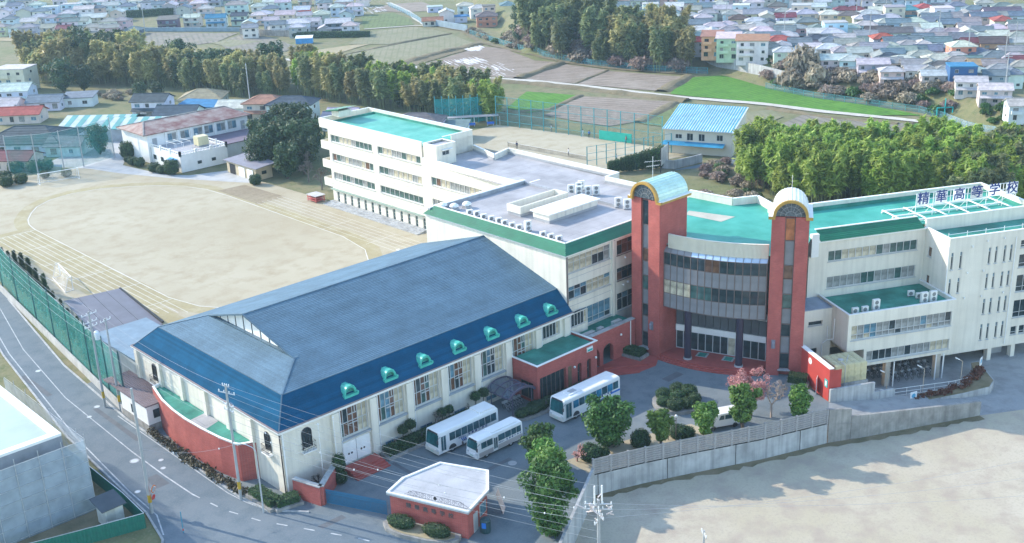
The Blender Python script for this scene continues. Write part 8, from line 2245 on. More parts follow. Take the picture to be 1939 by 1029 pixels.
# left woods
grove(BAMY + BAMY + BAMD, 'tall yellowing bamboo clump in the wood at the upper left', 'yellowing bamboo in the upper left wood', [(60, 158), (270, 166), (270, 130), (120, 122), (60, 130)], 46, smin=.85, smax=1.4)
grove(EV, 'dark broadleaf tree in the wood at the upper left', 'dark trees in the upper left wood', [(150, 120), (260, 140), (250, 160), (120, 160)], 7, smin=1.3, smax=1.7)
grove(BAMY + BAMY + BAMD, 'bamboo clump in the long wood left of the farm track', 'bamboo in the wood left of the farm track', [(270, 166), (470, 185), (560, 190), (560, 166), (440, 152), (270, 146)], 46, smin=.75, smax=1.15)
grove(EV, 'dark tree in the long wood left of the farm track', 'dark trees in the wood left of the farm track', [(330, 168), (430, 175), (440, 155), (340, 150)], 6, smin=1.0, smax=1.3)
for px, py, s, k, lab in ((345, 140, 1.25, 0, 'tall round-headed dark tree rising above the long wood'), (520, 150, 1.3, 1, 'broad dark evergreen beside the farm track'), (120, 175, 1.15, 0, 'grey-green evergreen in front of the upper left wood'), (160, 172, .9, 1, 'smaller grey-green evergreen right of the one before the upper left wood'), (190, 292, .8, 0, 'dark pine-like tree among the netting poles by the striped sheds'), (268, 190, .6, 1, 'dark garden tree behind the striped sheds'), (300, 188, .55, 0, 'round garden tree beyond the white two-storey house')):
    p = at(px, py); put(EV[k], p.x, p.y, 0, s, label=lab)
grove(EV, 'dense dark evergreen in the clump beside the classroom wing', 'dark evergreens beside the classroom wing', [(488, 330), (600, 352), (605, 290), (560, 262), (500, 280)], 15, smin=.85, smax=1.25, sep=3)
grove(BAR, 'bare grey tree at the corner of the classroom wing', 'bare trees at the classroom wing', [(570, 350), (610, 360), (615, 330), (580, 320)], 4, smin=.8, smax=1.1)
grove(VIN, 'low dry shrub between the houses and the long wood', 'dry shrubs below the long wood', [(150, 186), (260, 172), (330, 190), (250, 205)], 12, smin=.4, smax=.7)
# upper middle grove and the bank below the right-hand town
grove(BAMD + PKS + PKS + VIN, 'grey-brown winter tree in the grove above the ploughed fields', 'winter trees in the upper middle grove', [(985, 98), (1080, 118), (1180, 130), (1300, 140), (1295, 120), (1180, 108), (1080, 85), (1000, 75)], 80, smin=.9, smax=1.7)
grove(BAMY, 'olive bamboo clump in the grove above the ploughed fields', 'olive bamboo in the upper middle grove', [(1150, 120), (1300, 138), (1300, 118), (1160, 105)], 14, smin=1.0, smax=1.4)
grove(EV, 'dark evergreen at the left edge of the upper middle grove', 'evergreens at the edge of the upper middle grove', [(975, 92), (1010, 100), (1020, 70), (985, 70)], 4, smin=.6, smax=.9)
grove(VIN + PKS + GRS, 'tangled brown creeper shrub on the bank below the town', 'creeper shrubs on the bank below the town', [(1440, 158), (1560, 185), (1700, 205), (1790, 222), (1830, 214), (1780, 190), (1640, 168), (1530, 160), (1450, 140)], 62, smin=.7, smax=1.1, sep=2.2)
for px, py, s, lab in ((1520, 166, 2.0, 'huge creeper-draped mound on the bank below the town'), (1500, 172, 1.5, 'left shoulder of the creeper-draped mound on the bank'), (1545, 176, 1.3, 'right shoulder of the creeper-draped mound on the bank')):
    p = at(px, py); put(VIN[0], p.x, p.y, rise(p.x, p.y), s, label=lab, sz=1.5)
grove(GRS, 'dark green shrub on the slope by the white fence', 'green shrubs by the white fence', [(1860, 225), (1910, 240), (1900, 255), (1850, 240)], 8, smin=.5, smax=.8)
grove(GRS + VIN, 'low shrub among the fence and the coral house', 'shrubs below the coral house', [(890, 62), (985, 72), (985, 95), (930, 84)], 16, smin=.5, smax=.9)
# ================================================================== FENCES AND WALLS OF THE VALLEY
def far_fence(name, label, pts, h, mat, st=3.0, netcover=None, z=None):
    P = subdiv([at(*p)[:2] for p in pts], st); t = thing(name, label, 'fence', P[0].x, P[0].y, 0)
    Z = [rise(p.x, p.y) for p in P]
    b = MB(); b.box(-.05, -.05, 0, .05, .05, h); pm = b.mesh('post', mat)
    for p, z_ in zip(P[:290], Z): inst('post', pm, t, frame(p.x, p.y, z_))
    b = MB()
    for k in (.5, .98):
        for (p, z0), (q, z1) in zip(zip(P, Z), zip(P[1:], Z[1:])): b.bar((p.x, p.y, z0 + h * k), (q.x, q.y, z1 + h * k), .05, .06)
    b.build('rail', mat, t)
    if netcover:
        b = MB()
        for (p, z0), (q, z1) in zip(zip(P, Z), zip(P[1:], Z[1:])): b.quad((p.x, p.y, z0), (q.x, q.y, z1), (q.x, q.y, z1 + h), (p.x, p.y, z0 + h))
        b.build('mesh_panel', netcover, t)
BMESH = net_mat('blue_green_mesh', (.08, .20, .24), .45)
far_fence('mesh_fence', 'blue-green mesh fence along the foot of the upper middle grove', [(890, 66), (960, 88), (1030, 108), (1120, 124), (1240, 136), (1340, 140)], 1.8, TPOST, 3, BMESH)
far_fence('mesh_fence', 'blue-green mesh fence along the green crop below the creeper bank', [(1450, 168), (1540, 186), (1640, 200), (1740, 214), (1790, 226)], 1.6, TPOST, 3, BMESH)
far_fence('white_panel_fence', 'white panel fence curving down past the town at the right edge', [(1838, 190), (1842, 208), (1870, 212), (1905, 226), (1930, 246), (1945, 262)], 2.0, TRIMW, 2.4, net_mat('white_fence_panel', (.7, .72, .72), .7))
far_fence('blue_guard_fence', 'pale blue guard fence beside the farm track at the right', [(1792, 228), (1830, 243), (1880, 256), (1905, 266)], 1.6, M('pale_blue_steel', (.2, .36, .44), .5), 2, net_mat('pale_blue_mesh', (.3, .42, .48), .4))
far_fence('blue_guard_fence', 'blue guard fence at the bend below the top middle houses', [(735, 12), (762, 24), (790, 38), (800, 46)], 1.8, M('pale_blue_steel', (.2, .36, .44), .5), 3, BMESH)
t = thing('turquoise_sluice', 'bright turquoise sluice gate frame beside the farm track', 'sluice gate', at(1788, 222).x, at(1788, 222).y, 0); p = at(1788, 222)
b = MB(frame(p.x, p.y, 0, R(-40))); b.box(-2, -.1, 0, -1.8, .1, 2.2); b.box(1.8, -.1, 0, 2, .1, 2.2); b.box(-2, -.1, 2.2, 2, .1, 2.4); b.box(-.1, -.1, .5, .1, .1, 4.5); b.build('gate_frame', M('bright_turquoise', (.01, .42, .42), .5), t)
def far_wall(label, pts, h, mat=CONC, z=0.0):
    P = [at(*p)[:2] for p in pts]; t = thing('boundary_wall', label, 'wall', P[0][0], P[0][1], 0); b = MB()
    for a, c in zip(P, P[1:]): b.bar((a[0], a[1], z + h / 2), (c[0], c[1], z + h / 2), .4, h)
    b.build('panel', mat, t)
far_wall('tall pale concrete retaining wall under the orange, green and grey houses', [(1335, 128), (1380, 138), (1440, 152), (1500, 168)], 4.2)
far_wall('long low bluish wall under the small houses at the top left', [(275, 60), (455, 60)], 1.6, M('bluish_block', (.22, .30, .36), .8))
far_wall('stone-grey garden wall under the white-roofed houses at the top', [(455, 65), (550, 70)], 2.2, CONC2)
far_wall('bluish wall along the lane below the white house in the top middle', [(805, 46), (885, 60)], 2.4, M('bluish_block', (.22, .30, .36), .8))
far_wall('long pale wall behind the field at the top, left of the town', [(940, 8), (1085, 22)], 3.0)
far_wall('white roadside wall at the upper left edge', [(0, 62), (95, 68)], 1.2, M('bluish_block', (.22, .30, .36), .8))
t = thing('clipped_hedge_row', 'long dark clipped hedge in front of the dark-walled house at the top', 'hedge', at(640, 74).x, at(640, 74).y, 0)
for nm, b, mt in hedge_box(55, [at(558, 72)[:2], at(700, 70)[:2]], 2.0, 2.2, .35, 10): b.build(nm, mt, t)
t = thing('clipped_hedge_row', 'long dark hedge at the back of the field at the top left', 'hedge', at(300, 25).x, at(300, 25).y, 0)
for nm, b, mt in hedge_box(56, [at(240, 34)[:2], at(333, 27)[:2]], 2.0, 3.0, .4, 10): b.build(nm, mt, t)
# ================================================================== HOUSES
HW = {'c': (.66, .60, .48), 'w': (.74, .74, .72), 'b': (.56, .66, .74), 'g': (.42, .44, .45), 'y': (.66, .54, .28), 'o': (.68, .42, .24), 'p': (.62, .46, .44), 'r': (.33, .10, .07), 'n': (.50, .36, .22), 'u': (.03, .10, .28), 'v': (.13, .09, .16), 'e': (.50, .60, .42), 'R': (.75, .06, .04), 'k': (.62, .24, .16), 't': (.52, .42, .26), 'd': (.10, .13, .19)}
HN = {'c': 'cream', 'w': 'white', 'b': 'pale blue', 'g': 'grey', 'y': 'yellow', 'o': 'orange', 'p': 'pinkish', 'r': 'brick-red', 'n': 'tan', 'u': 'vivid blue', 'v': 'dark purple', 'e': 'pale green', 'R': 'bright red', 'k': 'coral', 't': 'ochre', 'd': 'dark slate'}
RC = {'w': (.76, .75, .72), 'l': (.62, .62, .60), 'g': (.43, .43, .42), 's': (.23, .29, .33), 'k': (.09, .12, .15), 'r': (.55, .14, .12), 'm': (.28, .10, .12), 'b': (.17, .13, .13), 'B': (.06, .26, .50), 'T': (.12, .40, .40), 'p': (.22, .19, .20), 'o': (.52, .26, .18), 'y': (.50, .44, .28)}
RN = {'w': 'white', 'l': 'pale grey', 'g': 'grey', 's': 'slate-blue', 'k': 'dark', 'r': 'red', 'm': 'maroon', 'b': 'brown', 'B': 'blue', 'T': 'turquoise', 'p': 'purple-grey', 'o': 'orange tiled', 'y': 'straw-coloured'}
SN = {'G': 'gabled', 'H': 'hipped', 'F': 'flat', 'M': 'sloping'}
HM = {}
def hmesh(kind, *k):
    key = (kind, *k)
    if key in HM: return HM[key]
    b = MB()
    if kind == 'wall':
        W_, D_, h, rf = k; b.box(-W_ / 2, -D_ / 2, -1, W_ / 2, D_ / 2, h)
        if rf == 'G':
            for s in (-1, 1): x = s * W_ / 2; q = [(x, -D_ / 2, h), (x, D_ / 2, h), (x, 0, h + D_ * .19)]; b.poly(q if s > 0 else q[::-1])
        HM[key] = b.mesh('wall', HWALL)
    elif kind == 'roof':
        W_, D_, h, rf = k; o = .55; x, y = W_ / 2 + o, D_ / 2 + o; th = .18
        if rf == 'G':
            rz = h + y * .38; e = h - .1
            for s in (-1, 1):
                courses(b, *((-x, -y, e), (x, -y, e), (x, 0, rz), (-x, 0, rz)) if s < 0 else ((x, y, e), (-x, y, e), (-x, 0, rz), (x, 0, rz)), 7, .05)
                b.quad((-x, s * y, e - th), (-x, 0, rz - th), (x, 0, rz - th), (x, s * y, e - th))
                for xx in (-x, x): b.quad((xx, s * y, e - th), (xx, s * y, e), (xx, 0, rz), (xx, 0, rz - th))
                b.quad((-x, s * y, e - th), (x, s * y, e - th), (x, s * y, e), (-x, s * y, e))
            b.bar((-x, 0, rz + .05), (x, 0, rz + .05), .35, .2)
        elif rf == 'H':
            rl_ = max(.3, W_ / 2 - D_ / 2 * .9); rz = h + y * .36; e = h - .05
            for q in (((-x, -y, e), (x, -y, e), (rl_, 0, rz), (-rl_, 0, rz)), ((x, y, e), (-x, y, e), (-rl_, 0, rz), (rl_, 0, rz)), ((x, -y, e), (x, y, e), (rl_, .02, rz), (rl_, -.02, rz)), ((-x, y, e), (-x, -y, e), (-rl_, -.02, rz), (-rl_, .02, rz))): courses(b, *q, 7, .05)
            b.box(-x, -y, e - th, x, y, e - .01); b.bar((-rl_, 0, rz + .05), (rl_, 0, rz + .05), .35, .2)
            for sx in (-1, 1):
                for sy in (-1, 1): b.bar((sx * x, sy * y, e + .06), (sx * rl_, 0, rz + .06), .25, .14)
        elif rf == 'F':
            b.box(-W_ / 2 - .15, -D_ / 2 - .15, h, W_ / 2 + .15, D_ / 2 + .15, h + .35)
        else:
            b.add([(-x, -y, h - .02), (x, -y, h - .02), (x, y, h + D_ * .16), (-x, y, h + D_ * .16), (-x, -y, h + .2), (x, -y, h + .2), (x, y, h + D_ * .16 + .2), (-x, y, h + D_ * .16 + .2)], ((0, 3, 2, 1), (4, 5, 6, 7), (0, 1, 5, 4), (1, 2, 6, 5), (2, 3, 7, 6), (3, 0, 4, 7)))
        HM[key] = b.mesh('roof', HROOF)
    elif kind == 'win':
        w_, h_, mt = k; b.box(-w_ / 2, -.06, -h_ / 2, w_ / 2, .0, h_ / 2, 0); b.box(-w_ / 2 + .07, -.075, -h_ / 2 + .07, -.03, -.061, h_ / 2 - .07, 1); b.box(.03, -.075, -h_ / 2 + .07, w_ / 2 - .07, -.061, h_ / 2 - .07, 1); HM[key] = b.mesh('window', [SILVER if mt % 2 else BROWNM, [GLASS, GLASSB, CURTG, GLASS][mt]])
    elif kind == 'eave':
        W_, = k; b.add([(-W_ / 2, -1.5, 0), (W_ / 2, -1.5, 0), (W_ / 2, 0, .7), (-W_ / 2, 0, .7), (-W_ / 2, -1.5, -.15), (W_ / 2, -1.5, -.15), (W_ / 2, 0, .55), (-W_ / 2, 0, .55)], ((0, 1, 2, 3), (7, 6, 5, 4), (0, 4, 5, 1), (1, 5, 6, 2), (3, 7, 4, 0))); HM[key] = b.mesh('lower_roof', HROOF)
    elif kind == 'balc':
        W_, = k; b.box(-W_ / 2, -1.2, 0, W_ / 2, -1.1, 1.1); b.box(-W_ / 2, -1.1, 0, W_ / 2, 0, .12); b.box(-W_ / 2, -1.1, .12, -W_ / 2 + .1, 0, 1.1); b.box(W_ / 2 - .1, -1.1, .12, W_ / 2, 0, 1.1); HM[key] = b.mesh('balcony', HWALL)
    return HM[key]
hr_ = random.Random(77)
def house(px, py, W_, D_, st, rf, rc, wc, rot, label, group, z=None, base=False, extra='', sc=1.0):
    h = {1: 3.0, 2: 5.6, 3: 8.4}[st]
    p = at(px, py, (0 if z is None else z) + (0 if base else (h + D_ * .2) * sc)); zz = rise(p.x, p.y) if z is None else z
    t = thing('house', label, 'house', p.x, p.y, zz, rot, group); W = WM[t.name] @ Matrix.Scale(sc, 4)
    t.matrix_world = WM[t.name] = W
    j = lambda c: tuple(min(1, max(0, v * hr_.uniform(.88, 1.1))) for v in c) + (1,)
    a = inst('wall', hmesh('wall', W_, D_, h, rf), t, W); a.color = j(HW[wc]); wcol = a.color[:]
    a = inst('roof', hmesh('roof', W_, D_, h, rf), t, W); a.color = j(RC[rc]); rcol = a.color[:]
    Ry = lambda k: Matrix.Rotation(k, 4, 'Z')
    for s in range(1, st + 1):
        zc = 1.5 + (s - 1) * 2.75
        n = max(1, int(W_ / 3.4))
        for i in range(n):
            x = -W_ / 2 + W_ * (i + .5) / n + hr_.uniform(-.3, .3)
            inst('window', hmesh('win', hr_.choice((1.2, 1.7, 1.7)), hr_.choice((1.0, 1.2) if s > 1 else (1.2, 1.7)), hr_.randrange(4)), t, W @ Matrix.Translation((x, -D_ / 2 - .003, zc)))
        for sg_, ry in ((-1, R(-90)), (1, R(90))):
            if hr_.random() < .75: inst('window', hmesh('win', 1.2, 1.0, hr_.randrange(4)), t, W @ Matrix.Translation((sg_ * (W_ / 2 + .003), hr_.uniform(-D_ / 4, D_ / 4), zc)) @ Ry(ry))
    if 'e' in extra: a = inst('lower_roof', hmesh('eave', W_ * .98), t, W @ Matrix.Translation((0, -D_ / 2 - .003, 2.75))); a.color = rcol
    if 'b' in extra:
        for k in range(1, st): a = inst('balcony', hmesh('balc', round(W_ * .45, 1)), t, W @ Matrix.Translation((-W_ * .2, -D_ / 2 - .003, 2.75 * k))); a.color = wcol
    return t
def words_of(rf, rc, wc, st, extra=''):
    return '%s %s with %s %s roof' % (HN[wc], {1: 'single-storey house', 2: 'house', 3: 'three-storey house'}[st], RN[rc], SN[rf])
TOWN = '''1158,4,18,9,2,G,s,w 1141,19,9,8,2,H,w,c 1191,12,9,8,2,H,l,c 1211,19,8,7,2,G,s,b 1181,32,9,7,2,H,o,p 1210,27,8,8,2,H,l,b 1247,25,11,9,2,H,w,c 1136,38,9,7,2,G,k,b 1171,39,7,6,2,G,g,w 1224,45,9,7,2,H,l,w 1262,42,11,8,2,H,l,w 1199,51,8,6,1,G,b,n 1262,53,9,7,2,G,w,c 1237,63,9,7,2,H,m,c 1294,66,10,9,2,H,w,w 1232,2,8,7,3,F,l,w 1277,5,9,8,2,G,w,v
1312,11,8,8,2,G,g,y 1341,18,9,7,2,H,g,w 1371,10,10,7,2,G,l,w 1404,4,8,7,3,F,w,b 1428,18,10,8,2,G,g,c 1473,4,9,8,2,H,p,p 1453,23,9,7,2,G,l,c 1487,25,9,7,2,G,m,b 1399,28,9,8,2,H,b,c 1323,37,11,8,2,G,s,c 1431,33,9,7,2,H,w,w 1457,37,8,7,2,G,k,w 1486,37,9,8,2,F,l,c 1356,42,11,8,2,H,l,w 1409,47,9,7,2,G,l,w 1299,52,10,8,1,H,s,b 1348,54,10,7,2,G,l,w 1444,50,10,8,2,H,w,w 1396,57,10,8,2,H,s,b 1320,70,8,7,2,H,r,w 1476,67,10,8,2,H,r,p 1485,59,11,8,2,H,l,p 1487,88,9,8,2,H,l,w 1514,72,9,7,2,G,s,b
1518,3,9,8,3,F,l,c 1526,18,10,8,2,H,l,c 1571,19,9,8,2,H,w,c 1609,21,10,8,2,H,p,y 1596,12,8,7,2,H,m,w 1619,12,9,7,2,H,m,w 1633,28,8,7,2,H,w,c 1669,13,11,7,2,G,w,b 1720,11,9,8,2,H,T,t 1528,33,10,8,2,H,s,n 1581,36,10,7,3,F,l,b 1574,53,10,8,2,H,w,g 1548,46,9,7,2,H,s,c 1639,58,9,7,2,G,g,w 1662,50,10,7,2,G,b,g 1694,52,14,8,2,G,p,w 1672,63,9,8,2,H,r,w 1694,70,9,8,2,G,s,r 1722,68,9,8,2,G,s,r 1608,73,11,8,2,G,g,c 1570,82,10,8,2,H,w,c 1655,81,10,8,2,G,g,c 1626,90,9,7,2,G,l,c 1582,103,11,7,2,G,w,p 1653,111,11,7,2,G,w,g 1682,100,9,8,2,H,k,w 1708,88,10,8,2,G,g,w 1709,105,10,8,2,H,w,p 1731,112,9,7,2,G,g,c 1734,33,10,9,2,H,l,b
1750,7,9,8,2,H,r,w 1771,25,12,8,2,G,s,g 1798,24,10,8,2,G,g,g 1830,20,9,8,2,G,g,b 1845,10,10,8,2,H,s,b 1861,23,11,8,2,G,s,c 1898,30,9,8,2,H,r,c 1897,14,16,8,2,G,p,w 1930,22,9,7,2,G,s,b 1930,38,9,8,2,G,s,w 1771,62,12,8,2,G,g,c 1820,63,9,8,2,G,s,b 1821,77,9,8,3,H,w,k 1843,72,9,6,2,G,m,p 1881,70,10,9,2,G,b,n 1786,81,9,7,2,H,s,g 1747,95,10,8,2,H,g,w 1778,102,11,8,2,H,l,b 1761,112,9,7,2,G,g,w 1822,115,9,8,3,F,B,u 1782,116,9,7,2,H,p,c 1855,91,9,8,2,H,s,p 1887,96,11,9,2,H,s,b 1915,87,9,7,2,G,g,b 1921,100,9,7,2,H,l,w 1895,121,10,8,2,H,g,w 1858,112,9,7,2,G,y,c 1934,106,8,7,2,G,m,p 1849,126,10,8,2,H,l,w
1772,133,11,7,2,G,w,p 1839,145,11,7,2,G,w,w 1885,158,11,8,2,G,w,c 1885,133,9,7,2,G,s,g 1916,130,9,7,2,H,s,w 1931,187,8,8,2,G,l,b 1907,112,9,7,2,H,s,b 1684,26,9,7,2,H,l,b 1690,92,8,7,2,G,s,w 1668,99,8,6,2,G,g,p 1808,98,9,7,2,H,l,w 1795,44,9,7,1,H,l,g 1640,40,9,7,2,H,l,b 1655,30,9,7,2,G,s,g 1700,36,10,7,2,G,s,b 1785,8,9,8,3,F,w,w 1812,4,9,7,2,H,s,b 1545,66,8,7,2,H,k,w 1362,26,8,7,1,H,g,g 1378,40,8,7,2,H,l,c 1510,46,8,7,2,H,g,p 1548,6,8,7,2,G,w,w 1694,6,9,8,3,F,g,c'''
LEFT = '''48,15,11,9,2,G,g,c,e 95,8,10,8,2,F,l,b 129,19,10,9,2,H,l,d,e 177,26,16,8,1,G,w,c 160,11,12,8,2,G,w,w 210,4,10,8,2,G,l,b 240,6,10,8,2,H,s,b,e 88,46,11,7,1,G,g,w 122,48,8,6,1,G,m,p 252,50,9,8,1,H,s,d 318,31,11,8,2,M,p,v 364,27,9,7,2,G,w,c 409,27,11,8,2,G,B,b,e 454,24,9,7,2,G,k,w,e 447,2,13,9,2,H,g,b 490,22,9,8,2,H,w,c,e 272,7,8,7,1,G,l,w 322,4,10,8,2,G,w,g 500,20,9,8,2,H,w,c,e 541,20,11,9,2,G,l,c 572,12,9,8,2,G,w,R,e 608,19,11,9,2,H,l,g 560,36,15,9,2,H,w,w,e 521,50,7,6,1,G,l,g 593,34,8,7,2,G,l,w 640,35,13,9,2,G,w,d,e 616,47,10,7,1,G,w,g 490,6,9,8,2,H,l,w 512,10,9,8,2,H,s,c 28,5,9,8,2,G,s,b 70,3,9,8,2,H,l,b 135,3,12,8,2,F,l,b 300,3,8,7,2,G,s,b 18,30,8,8,2,H,s,b
845,17,8,8,2,G,w,w 872,26,8,7,1,F,B,b 819,33,11,7,1,G,o,c 906,9,10,8,2,H,w,w 921,22,11,10,2,H,p,k 925,6,7,7,3,F,p,p 823,8,9,7,1,F,l,b 880,4,9,8,2,H,l,b 960,3,12,8,2,H,s,b 1000,4,9,8,2,G,l,b 1030,8,14,8,2,F,w,c 1086,4,9,7,2,G,l,n 1050,2,9,8,2,G,o,p'''
def nth(i): return ordw[i] if i < 12 else '%d%s' % (i + 1, {1: 'st', 2: 'nd', 3: 'rd'}.get((i + 1) % 10 if i > 19 else 0, 'th'))
def town(text, group, where, dz, rot0, sc, xr, ylim, okf):
    rec = []
    for tok in text.split():
        f = tok.split(','); rec.append((int(f[0]), int(f[1]), int(f[2]), int(f[3]), int(f[4]), f[5], f[6], f[7], f[8] if len(f) > 8 else hr_.choice(('', 'e', 'b', 'e'))))
    k0 = len(rec)
    for gy_ in range(-11, ylim, 9):
        for gx_ in range(*xr, 25):
            x, y = gx_ + hr_.randint(-9, 9), gy_ + hr_.randint(-3, 3)
            if any(abs(x - r[0]) < 21 and abs(y - r[1]) < 8 for r in rec) or not okf(x, y): continue
            rec.append((x, y, hr_.choice((8, 9, 10)), hr_.choice((7, 8)), 2, hr_.choice('GGHH'), hr_.choice('wllggss'), hr_.choice('wwcbgp'), hr_.choice(('', 'e', 'b'))))
    seen = {}
    for r in rec: seen.setdefault(words_of(r[5], r[6], r[7], r[4]), []).append(r)
    names = {}
    for wd, L in seen.items():
        if len(L) == 1: names[L[0]] = wd + ' in ' + where; continue
        byx = sorted(L)
        for i, r in enumerate(byx):
            names[r] = '%s, %s in %s' % (wd, 'leftmost such' if i == 0 else 'rightmost such' if i == len(L) - 1 else '%s such from left' % nth(i), where)
    for r in rec:
        house(r[0], r[1], r[2], r[3], r[4], r[5], r[6], r[7], R(rot0 + hr_.choice((0, 0, 0, -6, 5, 90))) if r[2] < 13 else R(rot0), names[r], group, 4.0 if r[0] > 990 else dz, extra=r[8], sc=sc * (.9 if r[1] > 118 else 1))
town(TOWN, 'houses of the town on the right', 'the right-hand town', 4.0, -52, .71, (1105, 1940), 128, lambda x, y: y < 46 + (x - 1240) * .18 and y > (x - 1840) * .2 - 12)
town(LEFT, 'houses along the top of the valley', 'the top settlement', 0.0, -40, .72, (5, 690), 58, lambda x, y: (x < 245 and y < 52) or y < 13 or (x > 470 and y < 48 and x < 670))
house(1348, 107, 8, 8, 3, 'M', 'o', 'o', R(-56), 'orange three-storey house with two balconies above the tall retaining wall', 'houses above the tall retaining wall', 4.0, True, 'b', .74)
house(1379, 111, 9, 8, 3, 'M', 'w', 'e', R(-56), 'pale green three-storey house with white roof above the tall retaining wall', 'houses above the tall retaining wall', 4.0, True, 'b', .74)
house(1424, 116, 12, 8, 3, 'M', 'o', 'w', R(-56), 'broad pale grey three-storey house right of the green one', 'houses above the tall retaining wall', 4.0, True, 'b', .74)
NEARH = '''25,158,12,9,2,G,w,b,0,white-blue two-storey house with frosted roof at the left edge below the wood
11,186,9,8,1,G,l,w,0,low house with frosted roof below the two-storey one at the left edge
38,203,14,8,1,G,r,c,0,long low cream house with rusty red roof at the left edge
87,180,11,8,1,G,s,w,0,low white house with dark roof left of the corrugated store
150,176,10,6,1,M,s,w,0,white corrugated store with sloping slate roof below the grey-green evergreens
55,238,20,14,1,H,k,b,-5,large dark hipped hall at the left edge behind the netting poles
128,258,10,9,1,G,s,b,-5,lower gabled end of the dark hall behind the netting poles
29,286,11,8,1,G,m,c,-10,cream house with maroon roof behind the clipped bushes at the left edge
287,178,11,8,2,G,k,w,-8,white two-storey house with dark gabled roof beyond the striped sheds
337,200,13,9,1,G,k,w,-8,low dark-roofed wing in front of the white two-storey house
383,168,14,12,1,H,y,g,0,low house with pale patched roof beyond the blue store
381,192,14,6,1,M,B,b,-20,long light blue store with bright blue sheet roof
450,190,12,8,1,G,w,b,-10,low pale blue house with white sheet roof by the far pole
503,180,12,9,2,H,o,c,-10,cream two-storey house with orange tiled roof behind the far pole
553,182,14,9,2,H,k,b,-10,pale blue two-storey house with dark hipped roof beside the orange-roofed one
648,212,11,9,1,G,s,w,-10,house with dark solar-panelled roof just beyond the classroom wing
650,205,9,7,1,G,l,w,-10,small pale-roofed house beyond the classroom wing
790,214,14,10,2,H,p,g,-10,grey hipped house beyond the teal wing roof
850,232,10,8,1,M,s,b,-10,blue-grey store beside the green net cage
25,118,12,10,3,F,w,c,-8,cream apartment block with red balcony bands at the left edge'''
for L in NEARH.split('\n'):
    f = L.split(',', 9); house(int(f[0]), int(f[1]), int(f[2]), int(f[3]), int(f[4]), f[5], f[6], f[7], R(-42 + float(f[8])), f[9], 'houses between the field and the wood', 0.0, False, 'b' if 'apartment' in f[9] else 'e' if 'two-storey' in f[9] else '', .84 if int(f[2]) < 16 else 1)
# striped market-garden sheds
for i, (px, py, lab) in enumerate(((195, 222, 'left turquoise and white striped shed roof beyond the netting'), (262, 226, 'right turquoise and white striped shed roof beyond the old annex'))):
    p = at(px, py, 4); t = thing('striped_shed', lab, 'shed', p.x, p.y, 0, R(-48), group='striped sheds'); F_ = frame(p.x, p.y, 0, R(-48))
    b = MB(F_); b.box(-9, -6, 0, 9, 6, 3); b.build('wall', M('grey_corrugated', (.38, .42, .44), .6), t)
    for k in range(12):
        x = -9.3 + k * 1.55
        for s in (-1, 1):
            b = MB(F_); z_ = .03 * (k % 2); q = [(x, s * 6.4, 3 + z_), (x + 1.54, s * 6.4, 3 + z_), (x + 1.54, 0, 4.6 + z_), (x, 0, 4.6 + z_)]; q2 = [(a, c, e - .12) for a, c, e in q]; b.add(q + q2, ((0, 1, 2, 3) if s < 0 else (3, 2, 1, 0), (4, 5, 1, 0), (7, 6, 5, 4))); b.build('roof_sheet', M('turquoise_sheet', (.10, .32, .29), .5) if k % 2 else M('frosted_sheet', (.46, .52, .50), .5), t)
t = thing('blue_tarp_store', 'small store with white roof and blue tarpaulin sides in the field', 'store', at(577, 82).x, at(577, 82).y, 0, R(-42)); F_ = frame(at(577, 82).x, at(577, 82).y, 0, R(-42))
b = MB(F_); b.box(-3, -1.5, 0, 3, 1.5, 2.0); b.build('tarp_side', M('blue_awning', (.05, .30, .62), .5), t)
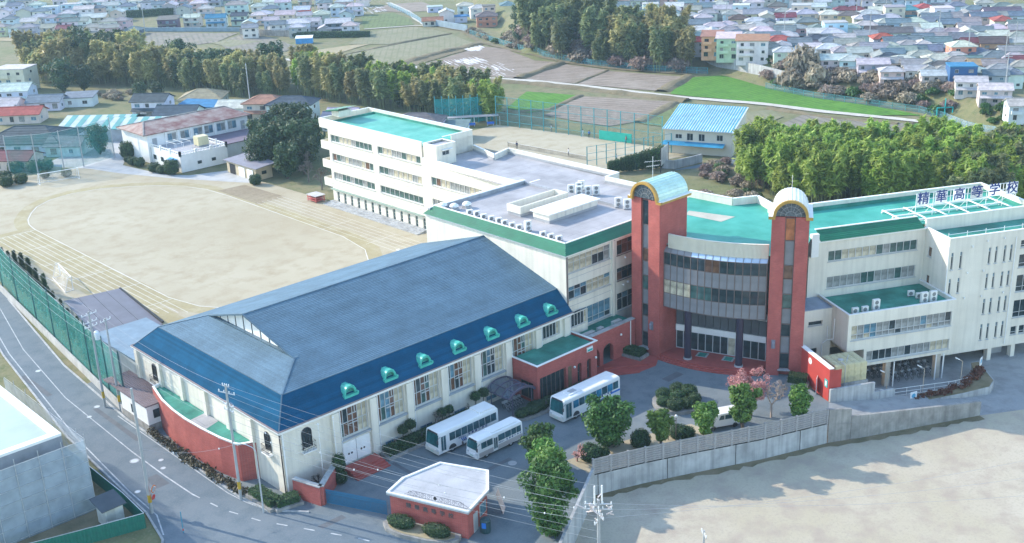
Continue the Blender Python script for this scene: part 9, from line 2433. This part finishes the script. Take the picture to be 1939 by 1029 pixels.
b = MB(F_); b.add([(-3.2, -1.8, 2.02), (3.2, -1.8, 2.02), (3.2, 1.8, 2.6), (-3.2, 1.8, 2.6)], ((0, 1, 2, 3),)); b.build('roof', WHITEP, t)
for i, (px, py, lab) in enumerate(((275, 60, 'slim pole at the left end of the bluish wall at the top'), (364, 58, 'slim pole before the cream gabled house at the top left'), (420, 30, 'slim pole behind the blue-roofed house at the top'), (598, 30, 'slim pole beside the bright red house'), (672, 36, 'slim pole beside the dark-walled house at the top'), (1226, 42, 'slim pole among the houses at the left of the town'), (1375, 60, 'slim pole above the green three-storey house'), (1484, 90, 'slim pole behind the white house near the wall'), (1620, 50, 'slim pole in the middle of the town'), (1645, 92, 'slim pole between the cream gabled houses'), (1676, 44, 'slim pole beside the long purple-roofed house'), (1775, 90, 'slim pole in front of the cream house on the right'), (1830, 130, 'slim pole before the vivid blue house'), (1900, 140, 'slim pole behind the cream house by the white fence'), (1919, 118, 'slim pole near the right edge of the town'), (1901, 190, 'slim pole beside the cream house above the white fence'))):
    p = at(px, py, 0 if i < 5 else 4); t = thing('utility_pole', lab, 'utility pole', p.x, p.y, p.z, group='slim poles of the settlements')
    b = MB(); b.tube(p, p + Vector((0, 0, 11)), .16, .1, 6); b.build('shaft', POLEC, t); b = MB(); b.bar(p + Vector((-.7, .6, 10.3)), p + Vector((.7, -.6, 10.3)), .12, .12); b.build('crossarm', STEEL, t)
# ================================================================== THE AIR
hz = MB(); hz.box(-1120, -1120, -9, 1800, 1820, 68)
HZ = bpy.data.materials.new('thin_blue_haze'); HZ.use_nodes = True; n = HZ.node_tree; n.nodes.remove(n.nodes['Principled BSDF'])
pv_ = n.nodes.new('ShaderNodeVolumePrincipled'); pv_.inputs['Color'].default_value = (0.55, 0.80, 1.0, 1); pv_.inputs['Density'].default_value = 0.00018; pv_.inputs['Anisotropy'].default_value = 0.2
n.links.new(pv_.outputs[0], n.nodes['Material Output'].inputs['Volume'])
tag(hz.build('haze', HZ), kind='stuff')
for o in [o for o in COL.objects if o.get('label') == 'x']:      # prototypes that found no place
    for c in children_of(o): bpy.data.objects.remove(c)
    bpy.data.objects.remove(o)
